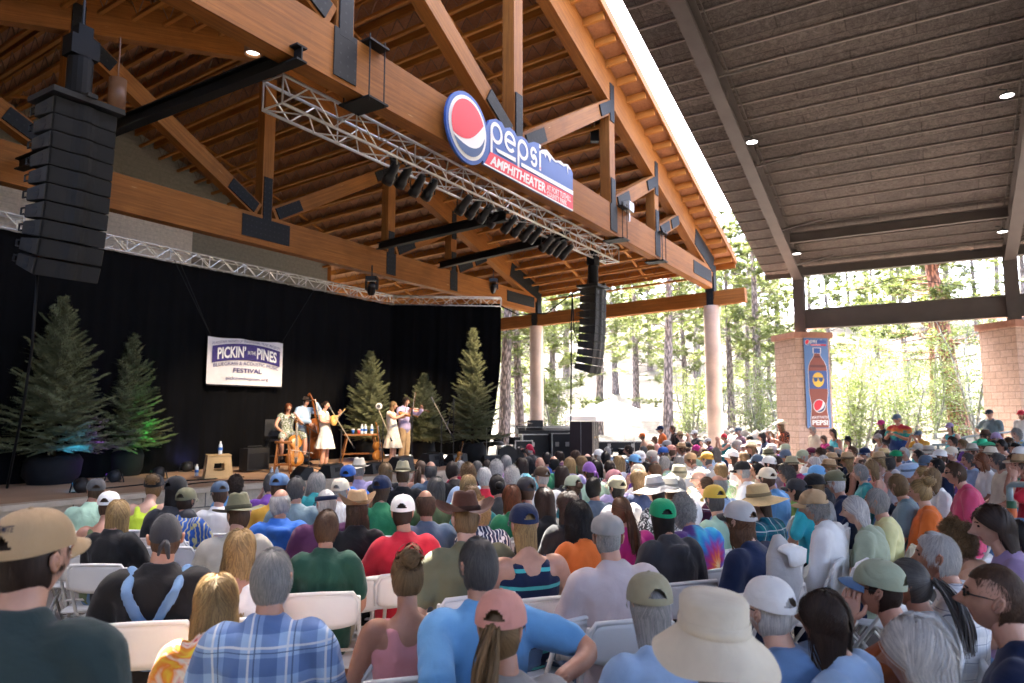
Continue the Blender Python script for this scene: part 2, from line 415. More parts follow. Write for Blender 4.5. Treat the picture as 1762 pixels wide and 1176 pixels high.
# bar joists: one mesh, copied down both slopes
def joist_mesh():
    mb = MB()
    def P(k, z): return D2 * k + Vector((0, 0, z - .0452 * k))
    mb.beam(P(-.70, -.11), P(21.9, -.11), .09, .20)
    for a, b in ((.2, 7.5), (7.98, 15.8), (16.3, 21.7)):
        mb.beam(P(a + .1, -.66), P(b - .1, -.66), .085, .075)
        n = round((b - a) / .55)
        for i in range(n):
            k0 = a + (b - a) * i / n; k1 = a + (b - a) * (i + 1) / n; km = (k0 + k1) / 2
            mb.tube([P(k0, -.2), P(km, -.64)], .011, 5, m=1); mb.tube([P(km, -.64), P(k1, -.2)], .011, 5, m=1)
    return mb.mesh('joist')
jm = joist_mesh()
S_J = [-.45 + .7 * i for i in range(43)]
for s in S_J:
    if abs(s - 14.6) < .2: continue
    put('joist', jm, [M_joist, M_rod], pav, loc=-D1 * s + Vector((0, 0, 7.95 + .32 * min(s, SPAN - s))))
for s0, s1 in ((-.88, 14.6), (SPAN + .88, 14.6)):
    mb = MB(); mb.beam(W(s0, -.78, zdeck(s0, -.78) + .01), W(s1, -.78, zdeck(s1, -.78) + .01), .05, .26); wput('rake_fascia', mb, M_glulam, pav)
for s0 in (-.93, SPAN + .93):
    mb = MB(); mb.beam(W(s0, -.73, zdeck(s0, -.73) - .06), W(s0, 22, zdeck(s0, 22) - .06), .05, .34); wput('eave_fascia', mb, M_glulam, pav)
for s0 in (0, SPAN):
    mb = MB()
    for q in (-.095, .095): mb.beam(W(s0 + q, -1.3, 5.88 + .265 + .047), W(s0 + q, 22, 5.88 + .265 - .79), .17, .53)
    wput('eave_beam', mb, M_glulam, pav)
    for k in (0, 7.74, 15.48):
        P = W(s0, k, 0); mb = MB(); zt = 5.88 - .036 * k
        mb.lathe([(.31, -.6), (.305, 0), (.295, zt - .05), (.295, zt - .001), (.0, zt - .001)], 28, P)
        wput('column', mb, M_colconc, pav, True)
        mb = MB(); mb.beam(W(s0, k - .13, zt + .27), W(s0, k + .13, zt + .27), .385, .52); wput('beam_bracket', mb, M_steel, pav)
for s in (3.2, 8, 12.2, 17, 21.5, 26):                    # bridging lines tie the joists to each other
    pass
mb = MB()
for k in (2.6, 5.2, 13.5):
    mb.beam(W(.0, k, zdeck(0, k) - .60), W(14.4, k, zdeck(14.4, k) - .60), .09, .07)
    mb.beam(W(SPAN, k, zdeck(0, k) - .60), W(14.8, k, zdeck(14.4, k) - .60), .09, .07)
wput('bridging', mb, M_joist, pav)
# back wall of the stage house
M_wallgrey = block_mat('grey_clad_wall', (.24, .23, .195), (.245, .235, .2), (.215, .205, .175), 30, .16)
M_wallwhite = block_mat('white_clad_wall', (.74, .68, .61), (.75, .69, .62), (.66, .61, .54), 30, .16)
def wall_mb(pts, k, th):
    mb = MB(); n = len(pts)
    A = [W(s, k, z) for s, z in pts]; B = [W(s, k + th, z) for s, z in pts]
    o = len(mb.v); mb.v += [tuple(p) for p in A + B]
    mb.face(range(o, o + n), 0, pts); mb.face([o + n + i for i in range(n)][::-1], 0, pts[::-1])
    for i in range(n):
        j = (i + 1) % n; mb.face((o + i, o + j, o + n + j, o + n + i), 0, [(0, 0), (0, .1), (.1, .1), (.1, 0)])
    return mb
bw = thing('back_wall', 'grey clad gable wall behind the black stage curtain with a white panel on its left', 'wall', W(4.6, 16, 0))
g = lambda s: zdeck(s, 16) - .02
wput('wall_panel', wall_mb([(4.6, -.3), (28.9, -.3), (28.9, g(28.9)), (14.6, g(14.6)), (4.6, g(4.6))], 16, .2), M_wallgrey, bw)
wput('white_panel', wall_mb([(11.3, -.3), (28.8, -.3), (28.8, 9.1), (24, 9.1), (11.3, 9.1)], 15.93, .066), M_wallwhite, bw)
mb = MB(); mb.beam(W(4.5, 16.1, -.3), W(4.5, 16.1, g(4.5)), .24, .2, up=D1); wput('corner_post', mb, M_glulam, bw)
sw_ = thing('added_shade_wall', 'added grey wall, unseen off the left, blocking side daylight from the stage', 'wall', W(28.9, 3, 0))  # unseen wall, added to keep daylight off the left half of the roof
mb = MB()
P = [W(28.9, -16.0, -.3), W(28.9, 15.9, -.3), W(28.9, 15.9, 5.6), W(28.9, -16.0, 5.6)]; Q = [p - D1 * .2 for p in P]
mb.v += [tuple(p) for p in P + Q]; uv = [(0, 0), (27, 0), (27, 6), (0, 6)]
mb.face((0, 1, 2, 3), 0, uv); mb.face((7, 6, 5, 4), 0, uv)
for i in range(4): mb.face((i, (i + 1) % 4, 4 + (i + 1) % 4, 4 + i), 0, [(0, 0)] * 4)
wput('wall_panel', mb, M_wallgrey, sw_)

# ================================================================== STEEL CANOPY OVER THE AUDIENCE
can = thing('steel_canopy', 'brown steel canopy over the audience with grey wood wool boards between thin purlins', 'canopy', W(1.44, -3.38, 0))
def zc(s, k=0): return 6.86 + .258 * (min(s, SPAN - s) - 1.44)
deck_sheet('roof_deck', zc, .8, SPAN - .8, SPAN / 2, -2.18, -26.9, .14, M_spray, can)
pmesh = MB(); pmesh.beam(D2 * -2.20, D2 * -26.9, .05, .03); pmesh = pmesh.mesh('purlin')
for i in range(46):
    s = 1.1 + .6 * i
    put('purlin', pmesh, M_purlin, can, loc=W(s, 0, zc(s) - .016) - W(1.44, -3.38, 0))
mb = MB(); mb.beam(W(.78, -2.16, zc(.8) - .03), W(.78, -26.9, zc(.8) - .03), .05, .26); wput('eave_trim', mb, M_browns, can)
GK = [-3.38, -9.24, -15.1, -21.0]
def ibeam(mb, A, B, h, bf, tf=.025, tw=.02, up=Vector((0, 0, 1))):
    A = Vector(A); B = Vector(B); t = (B - A).normalized(); x = t.cross(up).normalized(); u = x.cross(t)
    mb.beam(A, B, tw, h - 2 * tf, up); 
    for q in (-1, 1): mb.beam(A + u * q * (h - tf) / 2, B + u * q * (h - tf) / 2, bf, tf, up)
for k in GK:
    mb = MB(); h = .52
    for s0, s1 in ((1.44, SPAN / 2), (SPAN - 1.44, SPAN / 2)):
        ibeam(mb, W(s0, k, zc(s0) - .36), W(s1, k, zc(s1) - .36), h, .30)
        for s in (4.2, 7.9, 10.8):
            q = s if s0 < 5 else SPAN - s
            for e in (-.06, .06): mb.beam(W(q, k + e, zc(q) - .58), W(q, k + e, zc(q) - .14), .012, .2, up=D1)
    wput('girder', mb, M_browns, can)
    for s in (2.6, 5.0, 8.4, 11.9):
        mb = MB(); A = W(s, k, zc(s) - .58); B = W(s - .6, k - 1.15, zc(s - .6) - .08); mb.tube([A, B], .028, 8); wput('fly_brace', mb, M_browns, can)
for k in GK[:3]:
    for s0 in (1.44, SPAN - 1.44):
        mb = MB(); ibeam(mb, W(s0, k, 4.44), W(s0, k, zc(1.44) - .1), .34, .34, up=D1); wput('post', mb, M_browns, can)
mb = MB(); ibeam(mb, W(1.44, -3.5, 4.94), W(1.44, -9.1, 4.94), .66, .26, .03); wput('tie_beam', mb, M_browns, can)
mb = MB(); ibeam(mb, W(1.44, -9.4, 4.94), W(1.44, -15, 4.94), .66, .26, .03); wput('tie_beam', mb, M_browns, can)
for s, zz in ((1.5, -.3), (3.9, -.30)):
    for a, b in zip(GK, GK[1:]):
        mb = MB(); ibeam(mb, W(s, a - .17, zc(s) + zz), W(s, b + .17, zc(s) + zz), .30, .16); wput('strut', mb, M_browns, can)
mb = MB(); mb.tube([W(1.46, -3.6, 5.35), W(1.46, -6.3, 6.1), W(1.46, -9.0, 5.40)], .012, 5); wput('cross_cable', mb, M_blacksteel, can)
mb = MB(); mb.tube([W(2.2, -3.62, zc(2.2) - .12), W(6, -3.62, zc(6) - .12), W(9.8, -3.62, zc(9.8) - .12), W(14, -3.62, zc(14) - .12)], .014, 6)
mb.tube([W(2, -9.0, zc(2) - .12), W(14, -9.0, zc(14) - .12)], .014, 6); wput('conduit', mb, M_browns, can)
# lit downlights under the canopy
M_lit, t_, b_ = nmat('lit_diffuser'); b_.inputs['Emission Color'].default_value = (1, .96, .9, 1); b_.inputs['Emission Strength'].default_value = .6
M_darkpl = pm('dark_housing', (.02, .02, .022), .5, .2, 8, .05)
for x, y, D, lab in ((1294, 245, 15.0, 'round lit downlight on the side of the first brown girder, halfway up its slope'),
                (1733, 165, 13.3, 'round lit downlight under the canopy beside the right hand girder, high up'),
                (1725, 399, 18.3, 'round lit downlight low under the canopy eave beside the right hand girder'),
                (1371, 437, 21.8, 'round lit downlight low on the first girder just above the steel post')):
    P = at_y(x, y, D); t = thing('downlight', lab, 'light', P, 0, 'downlights under the steel canopy', .78)
    mb = MB(); mb.lathe([(.0, .07), (.10, .07), (.17, .02), (.18, -.0), (.165, -.01), (.15, .0)], 20); put('housing', mb.mesh('housing', True), M_darkpl, t)
    mb = MB(); mb.lathe([(.0, -.004), (.15, -.004), (.15, .002)], 20); put('diffuser', mb, M_lit, t)
    mb = MB(); mb.tube([(0, 0, .07), (0, 0, .16), (-.2, .05, .2)], .015, 6); put('bracket', mb, M_darkpl, t)

# ================================================================== BRICK PILLARS AND BANNER
def pillar_uvbox(mb, c, wx, wy, z0, z1, ax, ay):
    q = [c - ax * wx - ay * wy, c + ax * wx - ay * wy, c + ax * wx + ay * wy, c - ax * wx + ay * wy]
    o = len(mb.v)
    for z in (z0, z1): mb.v += [(p.x, p.y, z) for p in q]
    u = 0
    for i in range(4):
        j = (i + 1) % 4; L = (q[j] - q[i]).length
        mb.face((o + i, o + j, o + 4 + j, o + 4 + i), 0, [(u, z0), (u + L, z0), (u + L, z1), (u, z1)]); u += L
    mb.face((o + 4, o + 5, o + 6, o + 7), 0, [(0, 0), (1, 0), (1, 1), (0, 1)])
PIL = []
for k, lab in ((-3.38, 'square pillar of tan split face blocks carrying the steel post and a tall soft drink banner'),
               (-9.24, 'square pillar of tan split face blocks at the right edge behind the standing spectators'),
               (-15.1, 'square pillar of tan split face blocks further along the canopy edge')):
    P = W(1.44, k, 0); zf = floor_z(P.x, P.y)
    t = thing('block_pillar', lab, 'pillar', (P.x, P.y, zf)); PIL.append(t)
    ax = Vector((.987, .162, 0)).normalized(); ay = Vector((-ax.y, ax.x, 0))
    mb = MB(); pillar_uvbox(mb, Vector((P.x, P.y, 0)), .62, .62, zf - .3, 4.25, ax, ay); wput('shaft', mb, M_block, t)
    mb = MB()
    M3 = Matrix((ax, ay, Vector((0, 0, 1)))).transposed()
    mb.box((P.x, P.y, 4.345), (1.40, 1.40, .19), M3); wput('cap_stone', mb, M_cap, t)
# banner hung on the pillar's camera side
PAX = Vector((.987, .162, 0)).normalized(); PAY = Vector((-PAX.y, PAX.x, 0))
M_flat = {}
def flat(name, c, rough=.5):
    if name not in M_flat: M_flat[name] = pm(name, c, rough, .04, 3, .03, 60)
    return M_flat[name]
M_bblue = flat('banner_blue', (.105, .22, .46)); M_white = flat('print_white', (.80, .79, .77)); M_red = flat('print_red', (.72, .03, .055)); M_navy = flat('print_navy', (.028, .075, .20))
M_royal = flat('print_royal', (.035, .10, .36)); M_cola = flat('print_cola', (.26, .075, .05)); M_colad = flat('print_cola_dark', (.12, .035, .03)); M_yell = flat('print_yellow', (.80, .52, .07)); M_deepblue = flat('print_deep_blue', (.05, .10, .30))
def circle(cx, cy, r, n=40, ry=None):
    return [(cx + r * math.cos(2 * math.pi * i / n), cy + (ry or r) * math.sin(2 * math.pi * i / n)) for i in range(n)]
def emblem(t, org, ux, uy, un, cx, cy, r, o0, ring=None, tilt=0.0):
    """round tri-colour emblem: red top, white wave, blue bottom"""
    def D(pts, lift, mat, nm):
        mb = MB(); mb.prism(pts, .003, org + un * lift, ux, uy, un); put(nm, mb, mat, t)
    if ring: D(circle(cx, cy, r * 1.10), o0, M_white, 'emblem_ring')
    def rt(a, b):
        c, s = math.cos(tilt), math.sin(tilt); return cx + r * (a * c - b * s), cy + r * (a * s + b * c)
    n = 24
    D([rt(math.cos(2 * math.pi * i / 40), math.sin(2 * math.pi * i / 40)) for i in range(40)], o0 + .004, M_white, 'emblem_field')
    a0, a1 = math.radians(30), math.radians(212)
    arc = [rt(.97 * math.cos(a0 + (a1 - a0) * i / n), .97 * math.sin(a0 + (a1 - a0) * i / n)) for i in range(n + 1)]
    P0 = (.97 * math.cos(a1), .97 * math.sin(a1)); P3 = (.97 * math.cos(a0), .97 * math.sin(a0)); P1 = (.05, -.62); P2 = (.42, -.12)
    def bez(u, A, B, Cc, Dd): return tuple((1-u)**3*A[q]+3*u*(1-u)**2*B[q]+3*u*u*(1-u)*Cc[q]+u**3*Dd[q] for q in (0, 1))
    low = [rt(*bez(i / n, P0, P1, P2, P3)) for i in range(1, n)]
    D(arc + low, o0 + .008, M_red, 'emblem_red')
    b0, b1 = math.radians(218), math.radians(364)
    arc = [rt(.97 * math.cos(b0 + (b1 - b0) * i / n), .97 * math.sin(b0 + (b1 - b0) * i / n)) for i in range(n + 1)]
    Q0 = (.97 * math.cos(b1), .97 * math.sin(b1)); Q3 = (.97 * math.cos(b0), .97 * math.sin(b0))
    up = [rt(*bez(i / n, Q0, (.78, -.50), (.30, -.80), Q3)) for i in range(1, n)]
    D(arc + up, o0 + .008, M_navy, 'emblem_blue')
def ribbon(mb, pts, wd, org, ux, uy, un, lift, closed=False, cap=True):
    n = len(pts); L = []; Rr = []
    for i in range(n):
        a = pts[(i - 1) % n] if closed or i else pts[i]; b = pts[(i + 1) % n] if closed or i < n - 1 else pts[i]
        tx, ty = b[0] - a[0], b[1] - a[1]; l = math.hypot(tx, ty) or 1; nx, ny = -ty / l, tx / l
        L.append((pts[i][0] + nx * wd / 2, pts[i][1] + ny * wd / 2)); Rr.append((pts[i][0] - nx * wd / 2, pts[i][1] - ny * wd / 2))
    o = len(mb.v)
    for (a, b) in L + Rr: mb.v.append(tuple(org + ux * a + uy * b + un * lift))
    m = n if closed else n - 1
    for i in range(m):
        j = (i + 1) % n; mb.face((o + i, o + j, o + n + j, o + n + i))
def arcp(cx, cy, r, a0, a1, n=16, ry=None): return [(cx + r * math.cos(R(a0 + (a1 - a0) * i / n)), cy + (ry or r) * math.sin(R(a0 + (a1 - a0) * i / n))) for i in range(n + 1)]
def drink_word(mb, u, v, h, org, ux, uy, un, lift, th=.17):
    """the rounded five letter word p-e-p-s-i drawn as ribbons; h = x-height"""
    r = h / 2; w_ = th * h; gap = h * .16
    def rib(pts, **k): ribbon(mb, pts, w_, org, ux, uy, un, lift, **k)
    def pee(u):
        rib([(u + r + (r - w_/2) * math.cos(2*math.pi*i/28), v + r + (r - w_/2) * math.sin(2*math.pi*i/28)) for i in range(28)], closed=True)
        rib([(u + w_/2, v + r), (u + w_/2, v - h * .52)]); return u + h + gap
    u = pee(u)
    rib(arcp(u + r, v + r, r - w_/2, 0, 318, 28)); rib([(u + w_ * .6, v + r), (u + h - w_ * .1, v + r)]); u += h + gap
    u = pee(u)
    q = (h + w_) / 4 - w_/2 + w_*.25
    s_ = h * .30
    rib(arcp(u + s_ + w_/2, v + h - w_/2 - q, q, 25, 270, 16, q) + arcp(u + s_ + w_/2, v + w_/2 + q, q, 90, -155, 16, q)); u += 2 * s_ + w_ * 1.6 + gap * .3
    rib([(u + w_/2, v), (u + w_/2, v + h)]); rib([(u + w_/2, v + h * 1.16), (u + w_/2, v + h * 1.34)]); return u + w_
def banner_on_pillar():
    P = W(1.44, -3.38, 0); t = thing('drink_banner', 'tall blue vinyl banner with a cola bottle on the tan block pillar', 'banner', (P.x, P.y, 1.3))
    un = -PAY; ux = PAX; uy = Vector((0, 0, 1)); wd = .86; ht = 2.98
    org = -PAY * .66 - PAX * (wd / 2 - .10)
    mb = MB(); mb.prism([(0, 0), (wd, 0), (wd, ht), (0, ht)], .012, org - un * .012, ux, uy, un); put('vinyl_sheet', mb, M_bblue, t)
    def D(pts, lift, mat, nm):
        mb = MB(); mb.prism(pts, .003, org + un * lift, ux, uy, un); put(nm, mb, mat, t)
    cx = wd / 2 + .02
    prof = [(.30, .02), (.315, .12), (.315, .26), (.29, .42), (.27, .60), (.265, .78), (.30, .98), (.325, 1.14), (.325, 1.88), (.31, 2.02), (.25, 2.16), (.15, 2.30), (.105, 2.38), (.10, 2.44)]
    def sym(pr, dx=0): return [(cx + a + dx, b) for a, b in pr] + [(cx - a - dx, b) for a, b in reversed(pr)]
    D(sym(prof + [(.13, 2.45), (.13, 2.63)], .018), .003, M_white, 'bottle_outline')
    D(sym(prof), .007, M_cola, 'bottle_print')
    D([(cx - .115, 2.45), (cx + .115, 2.45), (cx + .115, 2.61), (cx - .115, 2.61)], .011, M_royal, 'bottle_cap_print')
    for z0, z1, wq in ((1.98, 2.06, .27), (.66, .74, .235), (2.30, 2.36, .10)):
        D([(cx - wq, z0), (cx + wq, z0), (cx + wq, z1), (cx - wq, z1)], .011, M_colad, 'bottle_shade_print')
    D([(cx - .322, 1.28), (cx + .322, 1.28), (cx + .322, 1.87), (cx - .322, 1.87)], .011, M_deepblue, 'label_print')
    D(circle(cx, 1.575, .205, 36, .24), .015, M_yell, 'round_face_print')
    g = MB()
    for q in (-1, 1):
        g.prism([(cx + q * .015, 1.63), (cx + q * .17, 1.64), (cx + q * .15, 1.53), (cx + q * .09, 1.50), (cx + q * .035, 1.54)], .002, org + un * .019, ux, uy, un)
    g.prism([(cx - .2, 1.625), (cx + .2, 1.625), (cx + .2, 1.65), (cx - .2, 1.65)], .002, org + un * .0215, ux, uy, un); put('sunglasses_print', g, M_navy, t)
    emblem(t, org, ux, uy, un, cx, .72, .20, .012, True, .35)
    mb = letter('#SAYITWITH', cx - .29, .30, cx + .29, .40, org, ux, uy, un, .018, .02); put('lettering', mb, M_white, t)
    mb = letter('PEPSI', cx - .28, .10, cx + .28, .27, org, ux, uy, un, .018, .045); put('lettering', mb, M_white, t)
    mb = MB(); mb.prism([(.06, .035), (.80, .035), (.80, .05), (.06, .05)], .002, org + un * .004, ux, uy, un); put('small_print', mb, M_white, t)
    emblem(t, org, ux, uy, un, .13, 2.80, .085, .004, True, .35)
    mb = MB(); drink_word(mb, .235, 2.80, .085, org, ux, uy, un, .006, .2); put('lettering', mb, M_white, t)
    D([(.47, 2.78), (.80, 2.78), (.80, 2.86), (.70, 2.885), (.6, 2.87), (.53, 2.90), (.47, 2.87)], .004, M_royal, 'mountain_print')
    D([(.24, 2.695), (.80, 2.695), (.80, 2.745), (.24, 2.745)], .004, M_red, 'red_band')
    mb = letter('AMPHITHEATER', .26, 2.705, .60, 2.735, org, ux, uy, un, .009, .02); put('lettering', mb, M_white, t)
banner_on_pillar()

# ================================================================== BIG SIGN ON THE FRONT TRUSS
def big_sign():
    kk = -.24; S0, Z0 = 17.22, 6.25
    t = thing('venue_sign', 'blue and red amphitheater sign with a round emblem, fixed to the front glulam beam', 'sign', W(S0, kk, Z0))
    ux = D1; uy = Vector((0, 0, 1)); un = -D2; org = Vector((0, 0, 0))
    def D(pts, lift, mat, nm, th=.004):
        mb = MB(); mb.prism(pts, th, org + un * lift, ux, uy, un); return put(nm, mb, mat, t)
    def Z(x, y):          # photograph zoom -> sign plane
        P = at_k(760 + x * .2041, 140 + y * .2041, kk); s, k = sk(P); return (S0 - s, P.z - Z0)
    sign_pts = circle(.63, .62, .645, 56)
    D(sign_pts, 0, M_royal, 'sign_disc', .05)
    body = [Z(385, 330), Z(440, 322), Z(490, 350), Z(515, 400), Z(560, 395), Z(600, 430), Z(618, 470), Z(660, 468), Z(700, 500), Z(715, 528), Z(760, 515), Z(805, 530), Z(812, 590), Z(830, 580), Z(868, 580), Z(905, 628), Z(940, 672), Z(985, 672), Z(1010, 700), Z(1045, 704), Z(1075, 745), Z(1090, 780), Z(1090, 1100), Z(335, 702), Z(300, 520)]
    D(body, .0, M_royal, 'sign_board', .046)
    D(circle(.63, .62, .575, 56), .052, M_white, 'emblem_ring')
    emblem(t, org, ux, uy, un, .63, .62, .525, .057, False, -.12)
    D([Z(392, 600), Z(1090, 968), Z(1090, 1088), Z(345, 696)], .048, M_red, 'red_band')
    D([Z(340, 694), Z(1090, 1088), Z(1090, 1100), Z(335, 704)], .0485, M_white, 'white_strip')
    D([Z(437, 568), Z(604, 652), Z(604, 688), Z(450, 603)], .0525, M_white, 'white_strip')
    D([Z(652, 690), Z(1090, 930), Z(1090, 965), Z(652, 722)], .0525, M_white, 'white_strip')
    a = Z(395, 545); b = Z(790, 735); vv = (a[1] + b[1]) / 2
    mb = MB(); pw = Z(392, 500)[0]; iw = Z(800, 600)[0]; base = Z(400, 505)[1]
    h = (iw - pw) / 4.36
    drink_word(mb, pw, base - h * .02, h, org, ux, uy, un, .052, .175); put('lettering', mb, M_white, t)
    D(circle(Z(812, 738)[0], Z(812, 738)[1], .02, 12), .05, M_red, 'dot')
    snow = [Z(812, 592), Z(830, 582), Z(868, 582), Z(905, 630), Z(940, 674), Z(985, 674), Z(1010, 702), Z(1045, 706), Z(1072, 745), Z(1066, 752), Z(1050, 728), Z(1046, 790), Z(1038, 720), Z(1012, 722), Z(985, 705), Z(965, 690), Z(945, 690), Z(925, 672), Z(905, 650), Z(895, 690), Z(880, 640), Z(866, 620), Z(858, 650), Z(846, 618), Z(826, 614)]
    D(snow, .050, M_white, 'snow_print')
    A0 = Z(385, 702); A1 = Z(860, 948); T0 = Z(402, 628); T1 = Z(862, 868)
    def quad(p00, p10, p01, p11):
        def f(a, b):
            return tuple(p00[q]*(1-a)*(1-b) + p10[q]*a*(1-b) + p01[q]*(1-a)*b + p11[q]*a*b for q in (0, 1))
        return f
    mb = letter('AMPHITHEATER', 0, 0, 1, 1, org, ux, uy, un, .0545, .035, quad(A0, A1, T0, T1)); put('lettering', mb, M_white, t)
    mb = letter('AT FORT TUTHILL', 0, 0, 1, 1, org, ux, uy, un, .0545, .02, quad(Z(868, 920), Z(1072, 1025), Z(868, 872), Z(1072, 975)))
    letter('COUNTY PARK', 0, 0, 1, 1, org, ux, uy, un, .0545, .02, quad(Z(868, 966), Z(1038, 1056), Z(868, 928), Z(1038, 1012)), mb); put('lettering', mb, M_white, t)
big_sign()

# ================================================================== RIGGING
def box_truss(name, label, A, B, size, group=None, rt=.026, step=None):
    A = Vector(A); B = Vector(B); t = thing(name, label, 'truss', A, group=group)
    d = (B - A); L = d.length; d.normalize(); x = d.cross(Vector((0, 0, 1))).normalized(); u = x.cross(d)
    h = size / 2; n = max(2, round(L / (step or size * 1.15)))
    cs = [x * (a * h) + u * (b * h) for a, b in ((-1, -1), (1, -1), (1, 1), (-1, 1))]
    for c in cs:
        mb = MB(); mb.tube([c, d * L + c], rt, 8); put('chord_tube', mb.mesh('chord_tube', True), M_alu, t)
    mb = MB()
    for i in range(4):
        c0, c1 = cs[i], cs[(i + 1) % 4]
        for j in range(n):
            p = d * (L * j / n); q = d * (L * (j + 1) / n)
            mb.tube([p + (c0 if j % 2 == 0 else c1), q + (c1 if j % 2 == 0 else c0)], rt * .5, 5)
            if j % 3 == 0: mb.tube([p + c0, p + c1], rt * .5, 5)
        mb.tube([d * L + c0, d * L + c1], rt * .6, 5); mb.tube([c0, c1], rt * .6, 5)
    put('lattice', mb, M_alu, t); return t
box_truss('lighting_truss', 'silver box truss carrying black stage lamps under the front timber beam', W(20.0, .7, 6.38), W(7.9, .7, 6.38), .42)
CK = 8.45
CB = at_z(702, 524, 5.40); CBs = sk(CB)[0]
CR = at_z(862, 529, 5.32)
box_truss('curtain_truss', 'long thin silver truss along the top of the black back curtain', W(28.2, CK, 5.60), W(CBs, CK, 5.60), .30, rt=.02)
box_truss('curtain_truss', 'short silver truss above the black side curtain beside the concrete column', W(CBs - .05, CK, 5.60), CR + Vector((0, 0, .16)), .30, rt=.02)
def black_beam(A, B, lab):
    t = thing('rigging_beam', lab, 'beam', A, group='black steel beams between the timber trusses'); mb = MB(); ibeam(mb, (0, 0, 0), Vector(B) - Vector(A), .22, .17); put('beam_body', mb, M_blacksteel, t); return t
bb = black_beam(W(20.35, 7.5, 6.52), W(20.35, -.3, 6.52), 'black steel beam running back from the front timber beam beside the left loudspeaker stack')
black_beam(at_k(652, 424, 7.4), at_k(870, 372, .5), 'black steel beam spanning to the rear truss, further from the concrete columns')
black_beam(at_k(757, 457, 7.4), at_k(975, 406, .5), 'black steel beam spanning to the rear truss, the one nearest the concrete columns')
M_can = pm('black_lamp_can', (.007, .007, .008), .35, .15, 9, .03)
M_lens = pm('lamp_lens', (.18, .2, .24), .12, .1, 5, 0, spec=.8)
def can_mesh():
    mb = MB(); mb.lathe([(.0, .30), (.05, .30), (.075, .25), (.085, .12), (.085, 0), (.105, -.02), (.105, -.17), (.098, -.17), (.09, -.03)], 18); return mb.mesh('lamp_can', True)
def lens_mesh(): mb = MB(); mb.lathe([(0, -.06), (.092, -.055)], 18); return mb.mesh('lens')
def yoke_mesh():
    mb = MB()
    mb.tube([(-.11, 0, .05), (-.125, 0, .12), (-.11, 0, .36), (0, 0, .40), (.11, 0, .36), (.125, 0, .12), (.11, 0, .05)], .012, 6); mb.tube([(0, 0, .40), (0, 0, .56)], .022, 6); return mb.mesh('yoke', True)
CANM, LENM, YOKM = can_mesh(), lens_mesh(), yoke_mesh()
cans = [(672, 302), (693, 309), (717, 323), (738, 330), (796, 356), (813, 363), (832, 371), (849, 379), (874, 389), (890, 396), (905, 403), (918, 408), (938, 422), (950, 427), (961, 431), (972, 436)]
grp = ['first group of four from the left', 'second group of four from the left', 'third group of four, near the black beam end', 'last group of four at the truss end']
od = ['outer left', 'inner left', 'inner right', 'outer right']
aim = W(12, 7.2, 1.5)
for i, (x, y) in enumerate(cans):
    P = at_k(x, y, .95); t = thing('stage_lamp', 'black stage lamp, %s in the %s' % (od[i % 4], grp[i // 4]), 'stage lamp', P, group='black stage lamps under the silver truss')
    put('yoke', YOKM, M_can, t, loc=(0, 0, -.1), rot=(0, 0, .5))
    dr = (P - (aim + D1 * ((i - 8) * .35))).normalized(); rt = dr.to_track_quat('Z', 'Y').to_euler()
    c = put('lamp_can', CANM, M_can, t, rot=rt); put('lens', LENM, M_lens, c)
    if i in (1, 5, 9, 13):
        l = bpy.data.lights.new('lamp_beam', 'SPOT'); l.energy = 110; l.color = (1, .78, .52); l.spot_size = R(40); l.spot_blend = .6; l.shadow_soft_size = .1
        lo = bpy.data.objects.new('lamp_beam', l); C.objects.link(lo); lo.parent = t
        tgt = W(15.5 - i * .45, 7.3, 1.2); lo.rotation_euler = (P - tgt).to_track_quat('Z', 'Y').to_euler(); lo.location = (tgt - P).normalized() * .2
